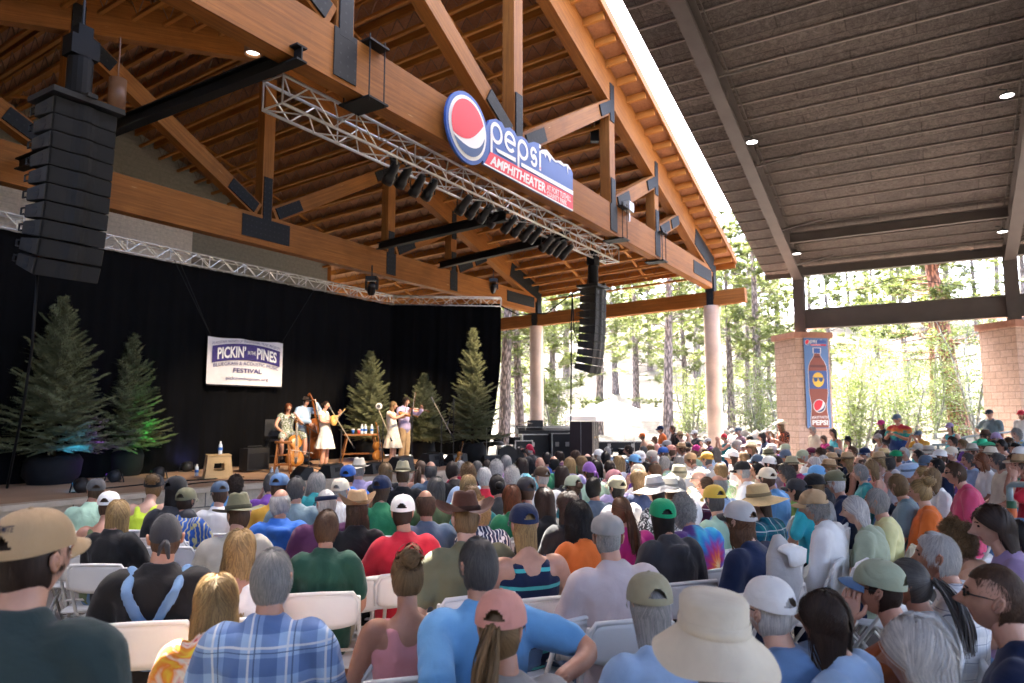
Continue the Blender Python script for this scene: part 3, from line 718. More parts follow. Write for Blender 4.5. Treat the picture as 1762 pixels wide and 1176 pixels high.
# line arrays
M_cab = pm('black_cabinet', (.004, .004, .005), .6, .2, 6, .08, 60, spec=.25)
M_cabside = pm('worn_grey_cabinet_side', (.038, .034, .030), .55, .2, 4, .06, 40)
M_grille = pm('perforated_grille', (.008, .009, .012), .55, .15, 2, .35, 160, spec=.25)
def element_meshes(Wd=.74, H=.215, Dp=.48):
    a = MB()   # cabinet: front wider than the back
    f, b = H * .485, H * .36
    vs = [(-Wd/2, -Dp/2, -b), (Wd/2, -Dp/2, -b), (Wd/2, -Dp/2, b), (-Wd/2, -Dp/2, b), (-Wd/2, Dp/2, -f), (Wd/2, Dp/2, -f), (Wd/2, Dp/2, f), (-Wd/2, Dp/2, f)]
    a.add(vs, [(0, 1, 2, 3), (4, 7, 6, 5), (0, 4, 5, 1), (3, 2, 6, 7), (0, 3, 7, 4), (1, 5, 6, 2)])
    body = a.mesh('cabinet')
    g = MB(); n = 14
    o = len(g.v)
    for i in range(n + 1):
        u = -1 + 2 * i / n; dep = Dp / 2 + .012 + .035 * max(0, 1 - (abs(u) / .30) ** 2) ** .5 if abs(u) < .3 else Dp / 2 + .012
        for z in (-f * .93, f * .93): g.v.append((u * Wd * .485, dep, z))
    for i in range(n): g.face((2 * i, 2 * i + 2, 2 * i + 3, 2 * i + 1))
    grille = g.mesh('grille')
    sides = []; hands = []; holes = []
    for q in (-1, 1):
        x = q * (Wd / 2 + .001); m = MB()
        m.prism([(-Dp * .47, -b * .9), (Dp * .47, -f * .92), (Dp * .47, f * .92), (-Dp * .47, b * .9)], q * .012, (x, 0, 0), (0, 1, 0), (0, 0, 1), (1, 0, 0)); sides.append(m.mesh('side_plate'))
        x = q * (Wd / 2 + .0135)
        for z0 in (1, -1): m = MB(); m.prism([(.02 + .075 * math.cos(math.pi * i / 10), z0 * (.012 + .062 * math.sin(math.pi * i / 10))) for i in range(11)], q * .003, (x, 0, 0), (0, 1, 0), (0, 0, 1), (1, 0, 0)); holes.append(m.mesh('grip_hole'))
        m = MB(); m.tube([(x, -Dp * .5, -b * .5), (x, -Dp * .66, -b * .5), (x, -Dp * .66, b * .5), (x, -Dp * .5, b * .5)], .012, 6); hands.append(m.mesh('handle'))
    return body, grille, sides, hands, holes
EL_M = element_meshes()
def line_array(x, y, Y, n, lab, yaw_n, ztop, grow, motor_top):
    P = at_y(x, y, Y); t = thing('line_array', lab, 'loudspeakers', P)
    yaw = math.atan2(-yaw_n.x, yaw_n.y)
    cur = Vector((0, 0, 0)); ang = R(2); Mz = Matrix.Rotation(yaw, 3, 'Z')
    H = .215
    for i in range(n):
        # hinge along the front edge, tilting down towards the bottom
        Rm = Mz @ Matrix.Rotation(-ang, 3, 'X')
        c = cur + Rm @ Vector((0, 0, -H / 2)); e = put('speaker_box', EL_M[0], M_cab, t, loc=c, rot=Rm.to_euler())
        put('grille', EL_M[1], M_grille, e); 
        for m_ in EL_M[2]: put('side_plate', m_, M_cabside, e)
        for m_ in EL_M[3]: put('handle', m_, M_darkpl, e)
        for m_ in EL_M[4]: put('grip_hole', m_, M_darkpl, e)
        cur = cur + Rm @ Vector((0, 0, -H)); ang += R(grow[i])
    mb = MB(); mb.box((0, 0, .05), (.86, .66, .07), Mz); mb.box((0, 0, .10), (.12, .75, .05), Mz); put('hanging_frame', mb, M_darkpl, t)
    mb = MB(); mb.lathe([(0, .0), (.13, .0), (.15, .04), (.15, .50), (.12, .55), (0, .55)], 16, (0, 0, .16)); mb.box((0, 0, .82), (.34, .24, .26), Mz); mb.box((.0, 0, 1.02), (.18, .2, .18), Mz)
    put('chain_hoist', mb.mesh('chain_hoist'), M_cab, t)
    mb = MB(); mb.tube([(0, 0, 1.0), (0, 0, motor_top)], .018, 6); mb.tube([(.1, 0, .1), (.08, 0, .7)], .014, 6); mb.tube([(-.18, 0, .1), (-.1, 0, .7)], .014, 6); put('chain', mb, M_darkpl, t)
    return t, cur
n_ = -D2
t, cu = line_array(133, 190, 8.4, 10, 'large black loudspeaker array hanging at the left in front of the stage', n_, 0, [0, 0, .6, .8, 1, 1.5, 2.5, 4, 5, 6], 2.2)
P = at_y(65, 465, 8.4)
cab = MB(); cab.tube([P, at_y(55, 600, 8.6), at_y(40, 700, 8.9), at_y(12, 840, 9.3)], .017, 8)
tag(put('speaker_cable', cab.mesh('speaker_cable', True), M_cab), 'thick black cable hanging from the left loudspeaker array down to the stage', 'cable')
line_array(1021, 498, 19.2, 11, 'black loudspeaker array hanging at the right end of the lighting truss', n_, 0, [0, 0, .4, .6, .8, 1, 1.4, 2, 3, 4, 5], 1.35)
P0 = at_y(985, 505, 19.5)
cab = MB(); cab.tube([P0, at_y(983, 560, 19.5), at_y(983, 640, 19.6), at_y(982, 740, 19.6)], .022, 6)
cab.tube([at_y(862, 527, 21), at_y(890, 541, 20.8), at_y(940, 540, 20.3), at_y(985, 505, 19.5), at_y(1000, 497, 19.3)], .02, 6)
cab.tube([P0, at_y(988, 570, 19.4), at_y(995, 592, 19.3), at_y(1003, 580, 19.2)], .016, 6)
tag(put('speaker_cable', cab.mesh('speaker_cable', True), M_cab), 'bundle of black cables looping to the right loudspeaker array and hanging to the ground', 'cable')
# moving lamps, small speakers, pendants, flood light
def mover(P, lab, s=1.0):
    t = thing('moving_lamp', lab, 'stage lamp', P, scale=s); 
    mb = MB(); mb.box((0, 0, .0), (.34, .30, .12)); put('lamp_base', mb, M_can, t)
    mb = MB(); mb.box((-.17, 0, -.2), (.05, .14, .32)); mb.box((.17, 0, -.2), (.05, .14, .32)); mb.box((0, 0, -.06), (.36, .16, .04)); put('yoke', mb, M_can, t)
    mb = MB(); mb.lathe([(0, .2), (.10, .19), (.13, .1), (.125, -.12), (.11, -.2), (.0, -.2)], 16); put('lamp_head', mb.mesh('lamp_head', True), M_can, t, loc=(0, 0, -.3), rot=(.7, .3, 0))
    mb = MB(); mb.tube([(0, 0, .05), (0, 0, .42)], .02, 6); put('clamp', mb, M_can, t)
mover(at_k(640, 480, 7.5), 'black moving stage lamp on the underside of the rear timber truss above the curtain')
mover(at_k(849, 483, 7.5), 'black moving stage lamp above the corner of the side curtain near the column')
t = thing('hanging_speaker', 'small black loudspeaker hanging behind the right end of the front timber truss', 'loudspeaker', at_k(1023, 233, 1.0))
mb = MB(); mb.box((0, 0, 0), (.24, .22, .42)); put('cabinet', mb, M_cab, t); mb = MB(); mb.tube([(0, 0, .2), (0, 0, .62)], .02, 6); put('bracket', mb, M_alu, t)
t = thing('flood_lamp', 'grey flood lamp box on top of the front timber beam', 'lamp', at_k(1082, 357, -.25))
Mr = Matrix((D1, D2, Vector((0, 0, 1)))).transposed()
mb = MB(); mb.box((0, 0, 0), (.34, .16, .26), Mr); put('housing', mb, pm('lamp_grey', (.42, .38, .33), .5), t)
mb = MB(); mb.box(-D2 * .085, (.30, .012, .21), Mr); put('glass', mb, M_lens, t); mb = MB(); mb.tube([(0, 0, -.12), (0, 0, -.4)], .03, 6); put('stem', mb, M_alu, t)
M_pend = pm('copper_brown_can', (.20, .09, .04), .45, .15, 4, .05)
for x, y, k, lab in ((435, 95, 1.5, 'copper brown cylinder lamp hanging behind the front timber beam'), (200, 190, 3.5, 'copper brown cylinder lamp half hidden behind the left loudspeaker array'), (640, 585, 0, None)):
    if not lab: continue
    t = thing('cylinder_lamp', lab, 'lamp', at_k(x, y, k), group='cylinder lamps under the timber roof')
    mb = MB(); mb.lathe([(.0, .5), (.125, .5), (.125, 0), (.115, 0), (.10, .06)], 20); put('housing', mb.mesh('housing', True), M_pend, t)
    mb = MB(); mb.lathe([(.0, .055), (.105, .055)], 20); put('reflector', mb, M_lit, t); mb = MB(); mb.tube([(0, 0, .5), (0, 0, 1.2)], .012, 6); put('stem', mb, M_pend, t)
# hoist plates with rods that clamp the front beam
for s in (18.9, 9.25, 6.1):
    t = thing('beam_clamp', 'black steel plate and threaded rods clamped round the front timber beam, %s' % {18.9: 'left of the sign', 9.25: 'right of the sign', 6.1: 'near the right column'}[s], 'clamp', W(s, 0, 6.47), group='clamps on the front beam')
    for zz in (-.02, .87): mb = MB(); mb.box((0, 0, zz), (.42, .62, .03), Mr); put('plate', mb, M_blacksteel, t)
    mb = MB()
    for a in (-.16, .16):
        for b in (-.26, .26): mb.tube([D1 * a + D2 * b + Vector((0, 0, -.06)), D1 * a + D2 * b + Vector((0, 0, .98))], .011, 6)
    put('threaded_rod', mb, M_blacksteel, t)
# ================================================================== STAGE
ZS = .41
EDGE = [(29.5, 5.9), (26, 5.6), (23, 5.35), (21.2, 5.15), (19.5, 5.0), (18.2, 4.75), (17, 4.45), (15.8, 4.0), (14.6, 3.5), (13.6, 3.22), (12.4, 3.08), (11.2, 3.1), (10.2, 3.35), (9.4, 3.9), (9.0, 4.8)]
def make_stage():
    st = thing('stage', 'low concrete stage with a pale stone front edge behind the first rows of seats', 'stage', W(14.6, 3.5, 0))
    mb = MB(); pts = EDGE + [(9.0, 15.8), (29.5, 15.8)]
    vs = [W(s, k, ZS) for s, k in pts]; mb.add(vs, [range(len(vs))]); wput('stage_floor', mb, M_stagefl, st)
    mb = MB(); u = 0
    for (a, b) in zip(EDGE, EDGE[1:]):
        A, B = W(*a, 0), W(*b, 0); L = (B - A).length; o = len(mb.v)
        mb.v += [(A.x, A.y, -.6), (B.x, B.y, -.6), (B.x, B.y, ZS - .005), (A.x, A.y, ZS - .005)]
        mb.face((o, o + 1, o + 2, o + 3), 0, [(u, -.6 - .055), (u + L, -.6 - .055), (u + L, ZS - .06), (u, ZS - .06)]); u += L
    wput('stone_front', mb, M_stone, st)
    mb = MB()
    for (a, b) in zip(EDGE, EDGE[1:]):
        mb.beam(W(a[0], a[1], ZS - .035), W(b[0], b[1], ZS - .035), .26, .085)
    wput('edge_course', mb, pm('edge_stone', (.62, .50, .37), .8, .15, 4, .2), st)
make_stage()
# black curtains
M_curtain = pm('black_stage_cloth', (.0028, .0028, .0035), .95, .25, 2, .05, 8, spec=.1)
def curtain(name, lab, A, B, zt, zb, n, amp, slant=None):
    A = Vector(A); B = Vector(B); A.z = B.z = 0; d = B - A; L = d.length; d.normalize(); nn = Vector((-d.y, d.x, 0)); mb = MB(); rows = 14
    for j in range(rows + 1):
        q = j / rows; z = zt + (zb - zt) * q
        for i in range(n + 1):
            u = i / n; a = amp * (.35 + .65 * q)
            off = a * (math.sin(u * L * 9 + 1.3 * math.sin(u * 17)) + .5 * math.sin(u * L * 21 + q * 2)) * .5
            uu = u * L
            if slant: uu *= 1 - slant * max(0, q - .35) ** 1.3
            P = A + d * uu + nn * off; mb.v.append((P.x, P.y, z))
    for j in range(rows):
        for i in range(n): mb.face((j*(n+1)+i, j*(n+1)+i+1, (j+1)*(n+1)+i+1, (j+1)*(n+1)+i))
    t = thing(name, lab, 'curtain', (A.x, A.y, zb)); put('cloth', mb.mesh('cloth', True), M_curtain, t, loc=(-A.x, -A.y, -zb))
    return t
curtain('stage_curtain', 'wide black cloth curtain hanging along the back of the stage', W(29, CK, 0), W(CBs, CK, 0), 5.44, ZS + .01, 420, .09)
curtain('stage_curtain', 'black cloth side curtain angled towards the concrete column', W(CBs - .02, CK, 0), CR, 5.44, ZS + .01, 130, .07, .20)
# festival banner
def fest_banner():
    k = CK - .25; s0, k0 = sk(at_k(359, 577, k)); s1, _ = sk(at_k(488, 588, k)); zt = at_k(359, 577, k).z; zb = at_k(358, 661, k).z
    wd = s0 - s1; ht = zt - zb
    t = thing('festival_banner', 'white cloth banner with dark blue festival lettering hung on the black curtain', 'banner', W(s0, k, zb))
    ux = D1; uy = Vector((0, 0, 1)); un = -D2; org = Vector((0, 0, 0))
    mb = MB(); N = 24
    for j in range(9):
        for i in range(N + 1):
            u, v = i / N, j / 8; sag = .035 * math.sin(math.pi * u * 2.0 + .6) * v ** 3
            P = ux * (u * wd) + uy * (v * ht - abs(sag)) + un * (-.02 + .008 * math.sin(u * 19) * math.sin(v * 5)); mb.v.append(tuple(P))
    for j in range(8):
        for i in range(N): mb.face((j*(N+1)+i, j*(N+1)+i+1, (j+1)*(N+1)+i+1, (j+1)*(N+1)+i))
    put('cloth', mb.mesh('cloth', True), pm('banner_cloth', (.74, .70, .70), .8, .06, 5, .2, 12), t)
    M_ink = pm('ink_blue', (.045, .030, .16), .7, .35, 14, 0)
    def arch(a0, b0, w_, h_, rise, inset=0):
        def f(a, b):
            x = wd * (a0 + a * w_); c = 1 - ((a - .5) * 2) ** 2
            return x, ht * (b0 + h_ * b + rise * c)
        return f
    def blk(f, lift, mat, nm):
        mb = MB(); n = 24
        for i in range(n + 1):
            for b in (0, 1): A, B = f(i / n, b); mb.v.append(tuple(ux * A + uy * B + un * lift))
        for i in range(n): mb.face((2 * i, 2 * i + 2, 2 * i + 3, 2 * i + 1))
        put(nm, mb, mat, t)
    blk(arch(.05, .44, .90, .35, .10), .012, M_ink, 'ink_band')
    mb = letter('PICKIN\u2019', 0, 0, 1, 1, org, ux, uy, un, .018, .03, (lambda a, b: arch(.05, .44, .90, .35, .10)(.07 + .40 * a, .14 + .70 * b)))
    letter('PINES', 0, 0, 1, 1, org, ux, uy, un, .018, .03, (lambda a, b: arch(.05, .44, .90, .35, .10)(.635 + .31 * a, .14 + .70 * b)), mb)
    letter('IN THE', 0, 0, 1, 1, org, ux, uy, un, .018, .01, (lambda a, b: arch(.05, .44, .90, .35, .10)(.50 + .115 * a, .36 + .22 * b)), mb)
    put('lettering', mb, M_white, t)
    mb = letter('FLAGSTAFF FRIENDS OF TRADITIONAL MUSIC PRESENTS', 0, 0, 1, 1, org, ux, uy, un, .012, .0, arch(.05, .815, .90, .055, .10))
    letter('BLUEGRASS & ACOUSTIC MUSIC', 0, 0, 1, 1, org, ux, uy, un, .012, .0, arch(.07, .355, .86, .075, .075), mb)
    letter('FESTIVAL', .32 * wd, .265 * ht, .70 * wd, .36 * ht, org, ux, uy, un, .012, .015, None, mb)
    letter('pickininthepines.org', .23 * wd, .085 * ht, .79 * wd, .18 * ht, org, ux, uy, un, .012, .0, None, mb)
    put('lettering', mb, M_ink, t)
    mb = MB()
    for P in ((300, 448), (310, 452)): mb.tube([ux * .06 + uy * ht, Vector(at_k(*P, k)) - Vector(t.location)], .008, 5)
    mb.tube([ux * (wd - .06) + uy * ht, Vector(at_k(540, 500, k)) - Vector(t.location)], .008, 5); put('cord', mb, M_cab, t)
    mb = MB(); mb.tube([ux * .0 - uy * .02, ux * wd - uy * .02], .018, 6); put('bottom_bar', mb, M_darkpl, t)
fest_banner()

# ================================================================== SPRUCES ON THE STAGE
def needle_mat(name, c1, c2):
    m, t, b = nmat(name); v = coords(t); a = noi(t, v, 3.5, 4)
    oi = t.nodes.new('ShaderNodeObjectInfo')
    col = ramp(t, a, [(.3, c1), (.7, c2)]); setc(t, b.inputs['Base Color'], col); b.inputs['Roughness'].default_value = .65
    b.inputs['Specular IOR Level'].default_value = .3; return m
M_spruce = needle_mat('spruce_needles', (.066, .078, .034), (.18, .185, .092))
M_bark = pm('dark_bark', (.07, .048, .034), .9, .3, 6, .5, 20)
M_pot = pm('black_pot_cloth', (.005, .005, .006), .9, .3, 5, .3, 12)
def spruce(h, base_r, seed, dens=1.0):
    rr = random.Random(seed); tr = MB(); nd_ = MB(); tw = MB()
    tr.tube([(0, 0, 0), (0, 0, h * .5), (0, 0, h * .97)], [.05, .03, .006], 8)
    z = h * .10
    def needles(p, d, L, wid):
        # a twig clothed in short flat blades
        d = d.normalized(); n = max(3, int(L / .026)); side = d.cross(Vector((0, 0, 1)));
        if side.length < .1: side = Vector((1, 0, 0))
        side.normalize(); up = side.cross(d)
        for i in range(n):
            q = p + d * (L * i / n)
            for e in range(2):
                a = rr.uniform(0, 2 * math.pi); o = (side * math.cos(a) + up * abs(math.sin(a)) * .9 + d * .55).normalized()
                l = wid * rr.uniform(.7, 1.2) * (1 - .4 * i / n); x = o.cross(d).normalized() * .0115
                k = len(nd_.v); nd_.v += [tuple(q - x), tuple(q + x), tuple(q + o * l)]; nd_.face((k, k + 1, k + 2))
        e = p + d * L; k = len(nd_.v); x = side * .007
        nd_.v += [tuple(e - x), tuple(e + x), tuple(e + d * wid)]; nd_.face((k, k + 1, k + 2))
    lay = 0
    while z < h * .985:
        f = (z / h - .10) / .9; Rr = base_r * (1 - f) ** .85 * (1.0 if lay % 2 == 0 else .86) + .05
        nb = max(4, int((10 - 4 * f) * dens * rr.uniform(.75, 1.15))); jit = rr.uniform(.82, 1.12)
        for b in range(nb):
            a = 2 * math.pi * (b + rr.uniform(-.28, .28)) / nb + lay * 1.1; L = Rr * rr.uniform(.60, 1.28) * jit
            droop = .10 - .42 * (1 - f) * .5 + f * .75
            d0 = Vector((math.cos(a), math.sin(a), droop)).normalized(); p = Vector((0, 0, z)); pts = [p]; m = 5
            for i in range(m):
                d0 = (d0 + Vector((0, 0, .07))).normalized(); pts.append(pts[-1] + d0 * (L / m))
            tw.tube(pts, [.012 * (1 - f) + .004, .009, .007, .006, .004, .003], 4, cap=False)
            for i in range(m):
                needles(pts[i], pts[i + 1] - pts[i], (pts[i + 1] - pts[i]).length, .058)
            st = max(2, int(L / .066))
            for i in range(1, st + 1):
                q = i / (st + .3); idx = min(m - 1, int(q * m)); p = pts[idx].lerp(pts[idx + 1], q * m - idx); dd = (pts[idx + 1] - pts[idx]).normalized()
                sd = dd.cross(Vector((0, 0, 1))).normalized()
                for e in (-1, 1):
                    l2 = L * (1.08 - q) * .62 * rr.uniform(.6, 1.1) + .04
                    d2_ = (dd * .75 + sd * e * .8 + Vector((0, 0, rr.uniform(-.22, .12)))).normalized(); needles(p, d2_, l2, .055)
        z += h * .031 * (1.15 - .55 * f); lay += 1
    needles(Vector((0, 0, h * .9)), Vector((0, 0, 1)), h * .1, .05)
    return tr.mesh('trunk', True), tw.mesh('branches'), nd_.mesh('needles', recalc=False)
def pot_mesh(r, h):
    mb = MB(); mb.lathe([(r * .8, 0), (r, h * .3), (r * 1.02, h * .8), (r * .85, h), (0, h * .97)], 22, fn=lambda p, a, rr, z: p * (1 + .05 * math.sin(a * 5 + z * 9)) if rr else p); return mb.mesh('pot_wrap', True)
TREES = [(88, 838, 13.9, 105, 513, 1.2, 'broad spruce at the far left of the stage lit blue at its lower right'),
         (214, 818, 15.6, 231, 575, .94, 'smaller dark spruce lit green along its right side'),
         (634, 790, 20.5, 633, 607, .92, 'dark spruce standing behind the table with bottles'),
         (728, 792, 21.0, 724, 645, .85, 'round topped pine lit purple behind the fiddle players'),
         (813, 793, 19.3, 812, 567, .82, 'tall slim spruce at the right end of the stage curtain')]
for i, (bx, by, Y, tx, ty, rad, lab) in enumerate(TREES):
    B = at_y(bx, by, Y); B.z = ZS + .004; top = at_y(tx, ty, Y).z; h = top - ZS - .38
    t = thing('spruce_tree', lab, 'tree', B, group='potted spruces on the stage')
    if i == 3: tr, tw, nn_ = spruce(h, rad, 20 + i, 1.25)
    else: tr, tw, nn_ = spruce(h, rad, 20 + i)
    c = put('trunk', tr, M_bark, t, loc=(0, 0, .38)); put('branches', tw, M_bark, c); put('crown', nn_, M_spruce, t, loc=(0, 0, .38))
    put('pot_wrap', pot_mesh(.50 if i < 1 else .36, .55), M_pot, t)
# small coloured floor lights that tint the trees
def uplight(x, y, Y, lab, colr, tgt, e, sz=50):
    P = at_z(x, y, ZS); P.z = ZS + .12; t = thing('floor_light', lab, 'stage light', P, group='small floor lights on the stage')
    mb = MB(); mb.tube([(-.16, 0, .05), (-.2, 0, -.115), (-.1, 0, -.115)], .014, 6); mb.tube([(.16, 0, .05), (.2, 0, -.115), (.1, 0, -.115)], .014, 6); put('stand', mb, M_darkpl, t)
    d = Vector(tgt) - P; q = d.to_track_quat('Z', 'Y').to_euler()
    mb = MB(); mb.lathe([(0, -.12), (.10, -.11), (.12, -.02), (.125, .08), (.11, .08)], 16); h = put('lamp_head', mb.mesh('lamp_head', True), M_darkpl, t, rot=q)
    me_, tt, bb_ = nmat('lit_led'); bb_.inputs['Emission Color'].default_value = (*colr, 1); bb_.inputs['Emission Strength'].default_value = 2.0; bb_.inputs['Base Color'].default_value = (0, 0, 0, 1)
    mb = MB(); mb.lathe([(0, .06), (.108, .06)], 16); put('lens', mb, me_, h)
    if e:
        l = bpy.data.lights.new('light_beam', 'SPOT'); l.energy = e; l.color = colr; l.spot_size = R(sz); l.spot_blend = .7; l.shadow_soft_size = .08
        lo = bpy.data.objects.new('light_beam', l); C.objects.link(lo); lo.parent = t; lo.rotation_euler = (-d).to_track_quat('Z', 'Y').to_euler(); lo.location = d.normalized() * .12
uplight(139, 848, 14.5, 'small floor light turned to the broad spruce, casting blue', (.03, .35, 1), at_y(130, 765, 13.6), 30, 24)
uplight(196, 830, 15.2, 'small round floor light left of the smaller dark spruce base', (.25, .05, .9), at_y(150, 730, 14.4), 14, 40)
uplight(272, 824, 16.4, 'small floor light with a green glow right of the smaller dark spruce', (.05, .9, .15), at_y(246, 695, 15.6), 11, 26)
uplight(322, 812, 16.9, 'small black floor light left of the plywood box', (.3, .3, .9), at_y(300, 600, 18), 0)
uplight(745, 803, 18.7, 'small floor light glowing violet in front of the round topped pine', (.30, .08, 1), at_y(738, 705, 19.4), 26, 50)
uplight(624, 789, 17.8, 'small floor light glowing blue under the wooden table', (.02, .08, 1), at_y(640, 700, 19), 8, 50)
# ================================================================== STAGE FURNITURE
M_ply = wood_mat('pale_plywood', (.62, .42, .20), (.74, .53, .28)); M_tablew = wood_mat('table_oak', (.28, .12, .04), (.40, .19, .07)); M_tealw = pm('teal_painted_leg', (.06, .16, .17), .5)
M_stool = wood_mat('stool_wood', (.34, .13, .04), (.48, .21, .08))
def on_stage(x, y): P = at_z(x, y, ZS); P.z = ZS + .004; return P
P = on_stage(374, 823); t = thing('plywood_box', 'pale plywood box stool with cut out windows on the open left of the stage', 'stool', P, math.atan2(D1.y, D1.x) - .5)
def frame_face(mb, w0, w1, h, th, y, lean):
    # trapezoid board with a rounded window
    out = [(-w0/2, 0), (w0/2, 0), (w1/2, h), (-w1/2, h)]; hw, h0, h1 = .11, .17, .33
    inn = [(-hw, h0), (hw, h0), (hw * .9, h1), (-hw * .9, h1)]
    o = len(mb.v)
    for q in (0, th):
        for a, b in out + inn: mb.v.append((a, y + q + lean * b, b))
    for b in (0, 8):
        for i in range(4):
            j = (i + 1) % 4; mb.face((o+b+i, o+b+j, o+b+4+j, o+b+4+i), 0, [(0, 0), (.4, 0), (.4, .1), (0, .1)])
    for r_ in (0, 4):
        for i in range(4):
            j = (i + 1) % 4; mb.face((o+r_+i, o+r_+j, o+8+r_+j, o+8+r_+i), 0, [(0, 0), (.4, 0), (.4, .02), (0, .02)])
for rz in range(4):
    mb = MB(); frame_face(mb, .56, .46, .48, .02, -.28, .10); put('side_board', mb, M_ply, t, rot=(0, 0, rz * math.pi / 2))
mb = MB(); mb.beam((-.24, 0, .492), (.24, 0, .492), .50, .02); put('top_board', mb, M_ply, t)
M_bottle = pm('clear_water_bottle', (.62, .70, .78), .08, .05, 5, 0, spec=.8); M_lblue = flat('label_blue', (.04, .16, .55)); M_cupred = flat('cup_red', (.55, .08, .08))
def bottle(P, lab, s=1.0):
    t = thing('water_bottle', lab, 'bottle', P, scale=s)
    mb = MB(); mb.lathe([(0, 0), (.032, 0), (.034, .02), (.032, .06), (.034, .12), (.030, .165), (.014, .195), (.0, .196)], 16); put('bottle_body', mb.mesh('bottle_body', True), M_bottle, t)
    mb = MB(); mb.lathe([(.0345, .07), (.0352, .072), (.0352, .118), (.0345, .12)], 16); put('label', mb.mesh('label', True), M_lblue, t)
    mb = MB(); mb.lathe([(0, .222), (.015, .222), (.016, .197), (.0, .197)], 12); put('bottle_cap', mb, M_white, t)
bx = on_stage(374, 823); bottle((bx.x + .03, bx.y + .02, ZS + .508), 'clear water bottle standing on top of the plywood box', 1.25)
for x, y, l in ((338, 820, 'clear water bottle on the stage floor left of the plywood box'), (467, 826, 'left one of two water bottles on the stage below the bar stool'), (476, 826, 'right one of two water bottles on the stage below the bar stool')):
    bottle(on_stage(x, y), l, 1.2)
def leggy(name, lab, cat, P, h, rt, legm, topm, rungs, square=None, rot=.3, teal=False):
    t = thing(name, lab, cat, P, rot)
    if square: mb = MB(); mb.beam((-square[0]/2, 0, h - .02), (square[0]/2, 0, h - .02), square[1], .04); put('table_top', mb, topm, t)
    else: mb = MB(); mb.lathe([(0, h - .05), (rt * .95, h - .05), (rt, h - .02), (rt * .97, h), (0, h)], 24); put('seat', mb.mesh('seat'), topm, t)
    for i in range(4):
        a = math.pi / 4 + i * math.pi / 2; sx, sy = (square[0]/2 * .8, square[1]/2 * .7) if square else (rt * .6, rt * .6)
        A = Vector((math.copysign(sx, math.cos(a)), math.copysign(sy, math.sin(a)), h - .05)); B = Vector((A.x * 1.45, A.y * 1.45, 0))
        mb = MB(); mb.tube([A, A.lerp(B, .5), B], [.018, .022, .015], 8); put('leg', mb.mesh('leg', True), legm, t)
    mb = MB()
    for z in rungs:
        q = 1 + .45 * (1 - z / h)
        sx, sy = (square[0]/2 * .8 * q, square[1]/2 * .7 * q) if square else (rt * .6 * q, rt * .6 * q)
        c = [(sx, sy, z), (-sx, sy, z), (-sx, -sy, z), (sx, -sy, z)]
        for i in range(4): mb.tube([c[i], c[(i + 1) % 4]], .012, 6)
    put('rungs', mb, legm, t); return t
leggy('bar_stool', 'wooden bar stool under the seated cellist', 'stool', on_stage(486, 815), .74, .20, M_stool, M_stool, (.2, .42), rot=.2)
t = leggy('back_chair', 'dark high backed chair behind the seated cellist', 'chair', on_stage(466, 806), .72, .2, M_darkpl, M_darkpl, (.3,), rot=.5)
mb = MB(); mb.box((0, -.2, 1.02), (.42, .04, .42)); put('backrest', mb, M_darkpl, t)
tp = on_stage(619, 797); tabz = .80
leggy('side_table', 'small oak side table holding drinks between the musicians', 'table', tp, tabz, .3, M_tablew, M_tablew, (.25,), (.92, .5), math.atan2(D1.y, D1.x) * .35)
leggy('bar_stool', 'teal painted stool standing behind the oak side table', 'stool', on_stage(634, 790), .70, .18, M_tealw, M_tealw, (.25, .45), rot=.1)
for x, l in ((623, 'water bottle on the oak side table, left of three'), (629, 'water bottle on the oak side table, middle of three'), (640, 'water bottle on the oak side table, right of three')):
    q = at_y(x, 750, tp.y); bottle((q.x, tp.y - .04, ZS + tabz + .003), l, 1.25)
for x, m_, l in ((608, M_lblue, 'blue and white drink can on the oak side table'), (618, M_cupred, 'red and white paper cup on the oak side table')):
    q = at_y(x, 750, tp.y); t = thing('drink_cup', l, 'cup', (q.x, tp.y - .06, ZS + tabz + .003))
    mb = MB(); mb.lathe([(0, 0), (.036, 0), (.045, .14), (.04, .14), (.03, .02)], 16); put('cup_body', mb.mesh('cup_body', True), m_, t)
    mb = MB(); mb.lathe([(.0455, .12), (.047, .145), (0, .15)], 16); put('lid', mb, M_white, t)
# wedge monitors
M_mon = pm('monitor_cabinet', (.016, .016, .017), .55, .2, 6, .15, 90)
def wedge(x, y, wpx, lab, yaw, dpx=None, grey=False):
    P = on_stage(x, y); wd = wpx / FPX * P.y; t = thing('stage_monitor', lab, 'loudspeaker', P, yaw, 'wedge monitors along the stage edge')
    D_, H_ = wd * .62, wd * .50
    pr = [(-D_/2, 0), (D_/2, 0), (D_/2, H_ * .32), (D_ * .05, H_), (-D_ * .38, H_ * .92)]
    mb = MB(); mb.prism(pr, wd, (-wd/2, 0, 0), (0, 1, 0), (0, 0, 1), (1, 0, 0)); put('cabinet', mb, M_mon, t)
    a = Vector((0, D_/2, H_ * .32)); b = Vector((0, D_ * .05, H_)); nn = (b - a).cross(Vector((1, 0, 0))).normalized()
    if nn.y < 0: nn = -nn
    mb = MB(); mb.prism([(-wd * .45, .02), (wd * .45, .02), (wd * .45, (b - a).length - .02), (-wd * .45, (b - a).length - .02)], .008, a + nn * .002, (1, 0, 0), (b - a).normalized(), nn); put('grille', mb, M_grille, t)
    a2 = Vector((0, -D_ * .38, H_ * .92)); b2 = Vector((0, -D_/2, 0)); n2 = Vector((0, -1, .13)).normalized()
    mb = MB(); mb.prism([(-.10, .06), (.10, .06), (.10, .15), (-.10, .15)], .004, a2 + n2 * .008 - Vector((0, 0, .0)), (1, 0, 0), (b2 - a2).normalized(), n2); put('handle_recess', mb, M_blacksteel, t)
    return t
bkyaw = math.atan2(-D2.x, D2.y)     # speakers face the musicians
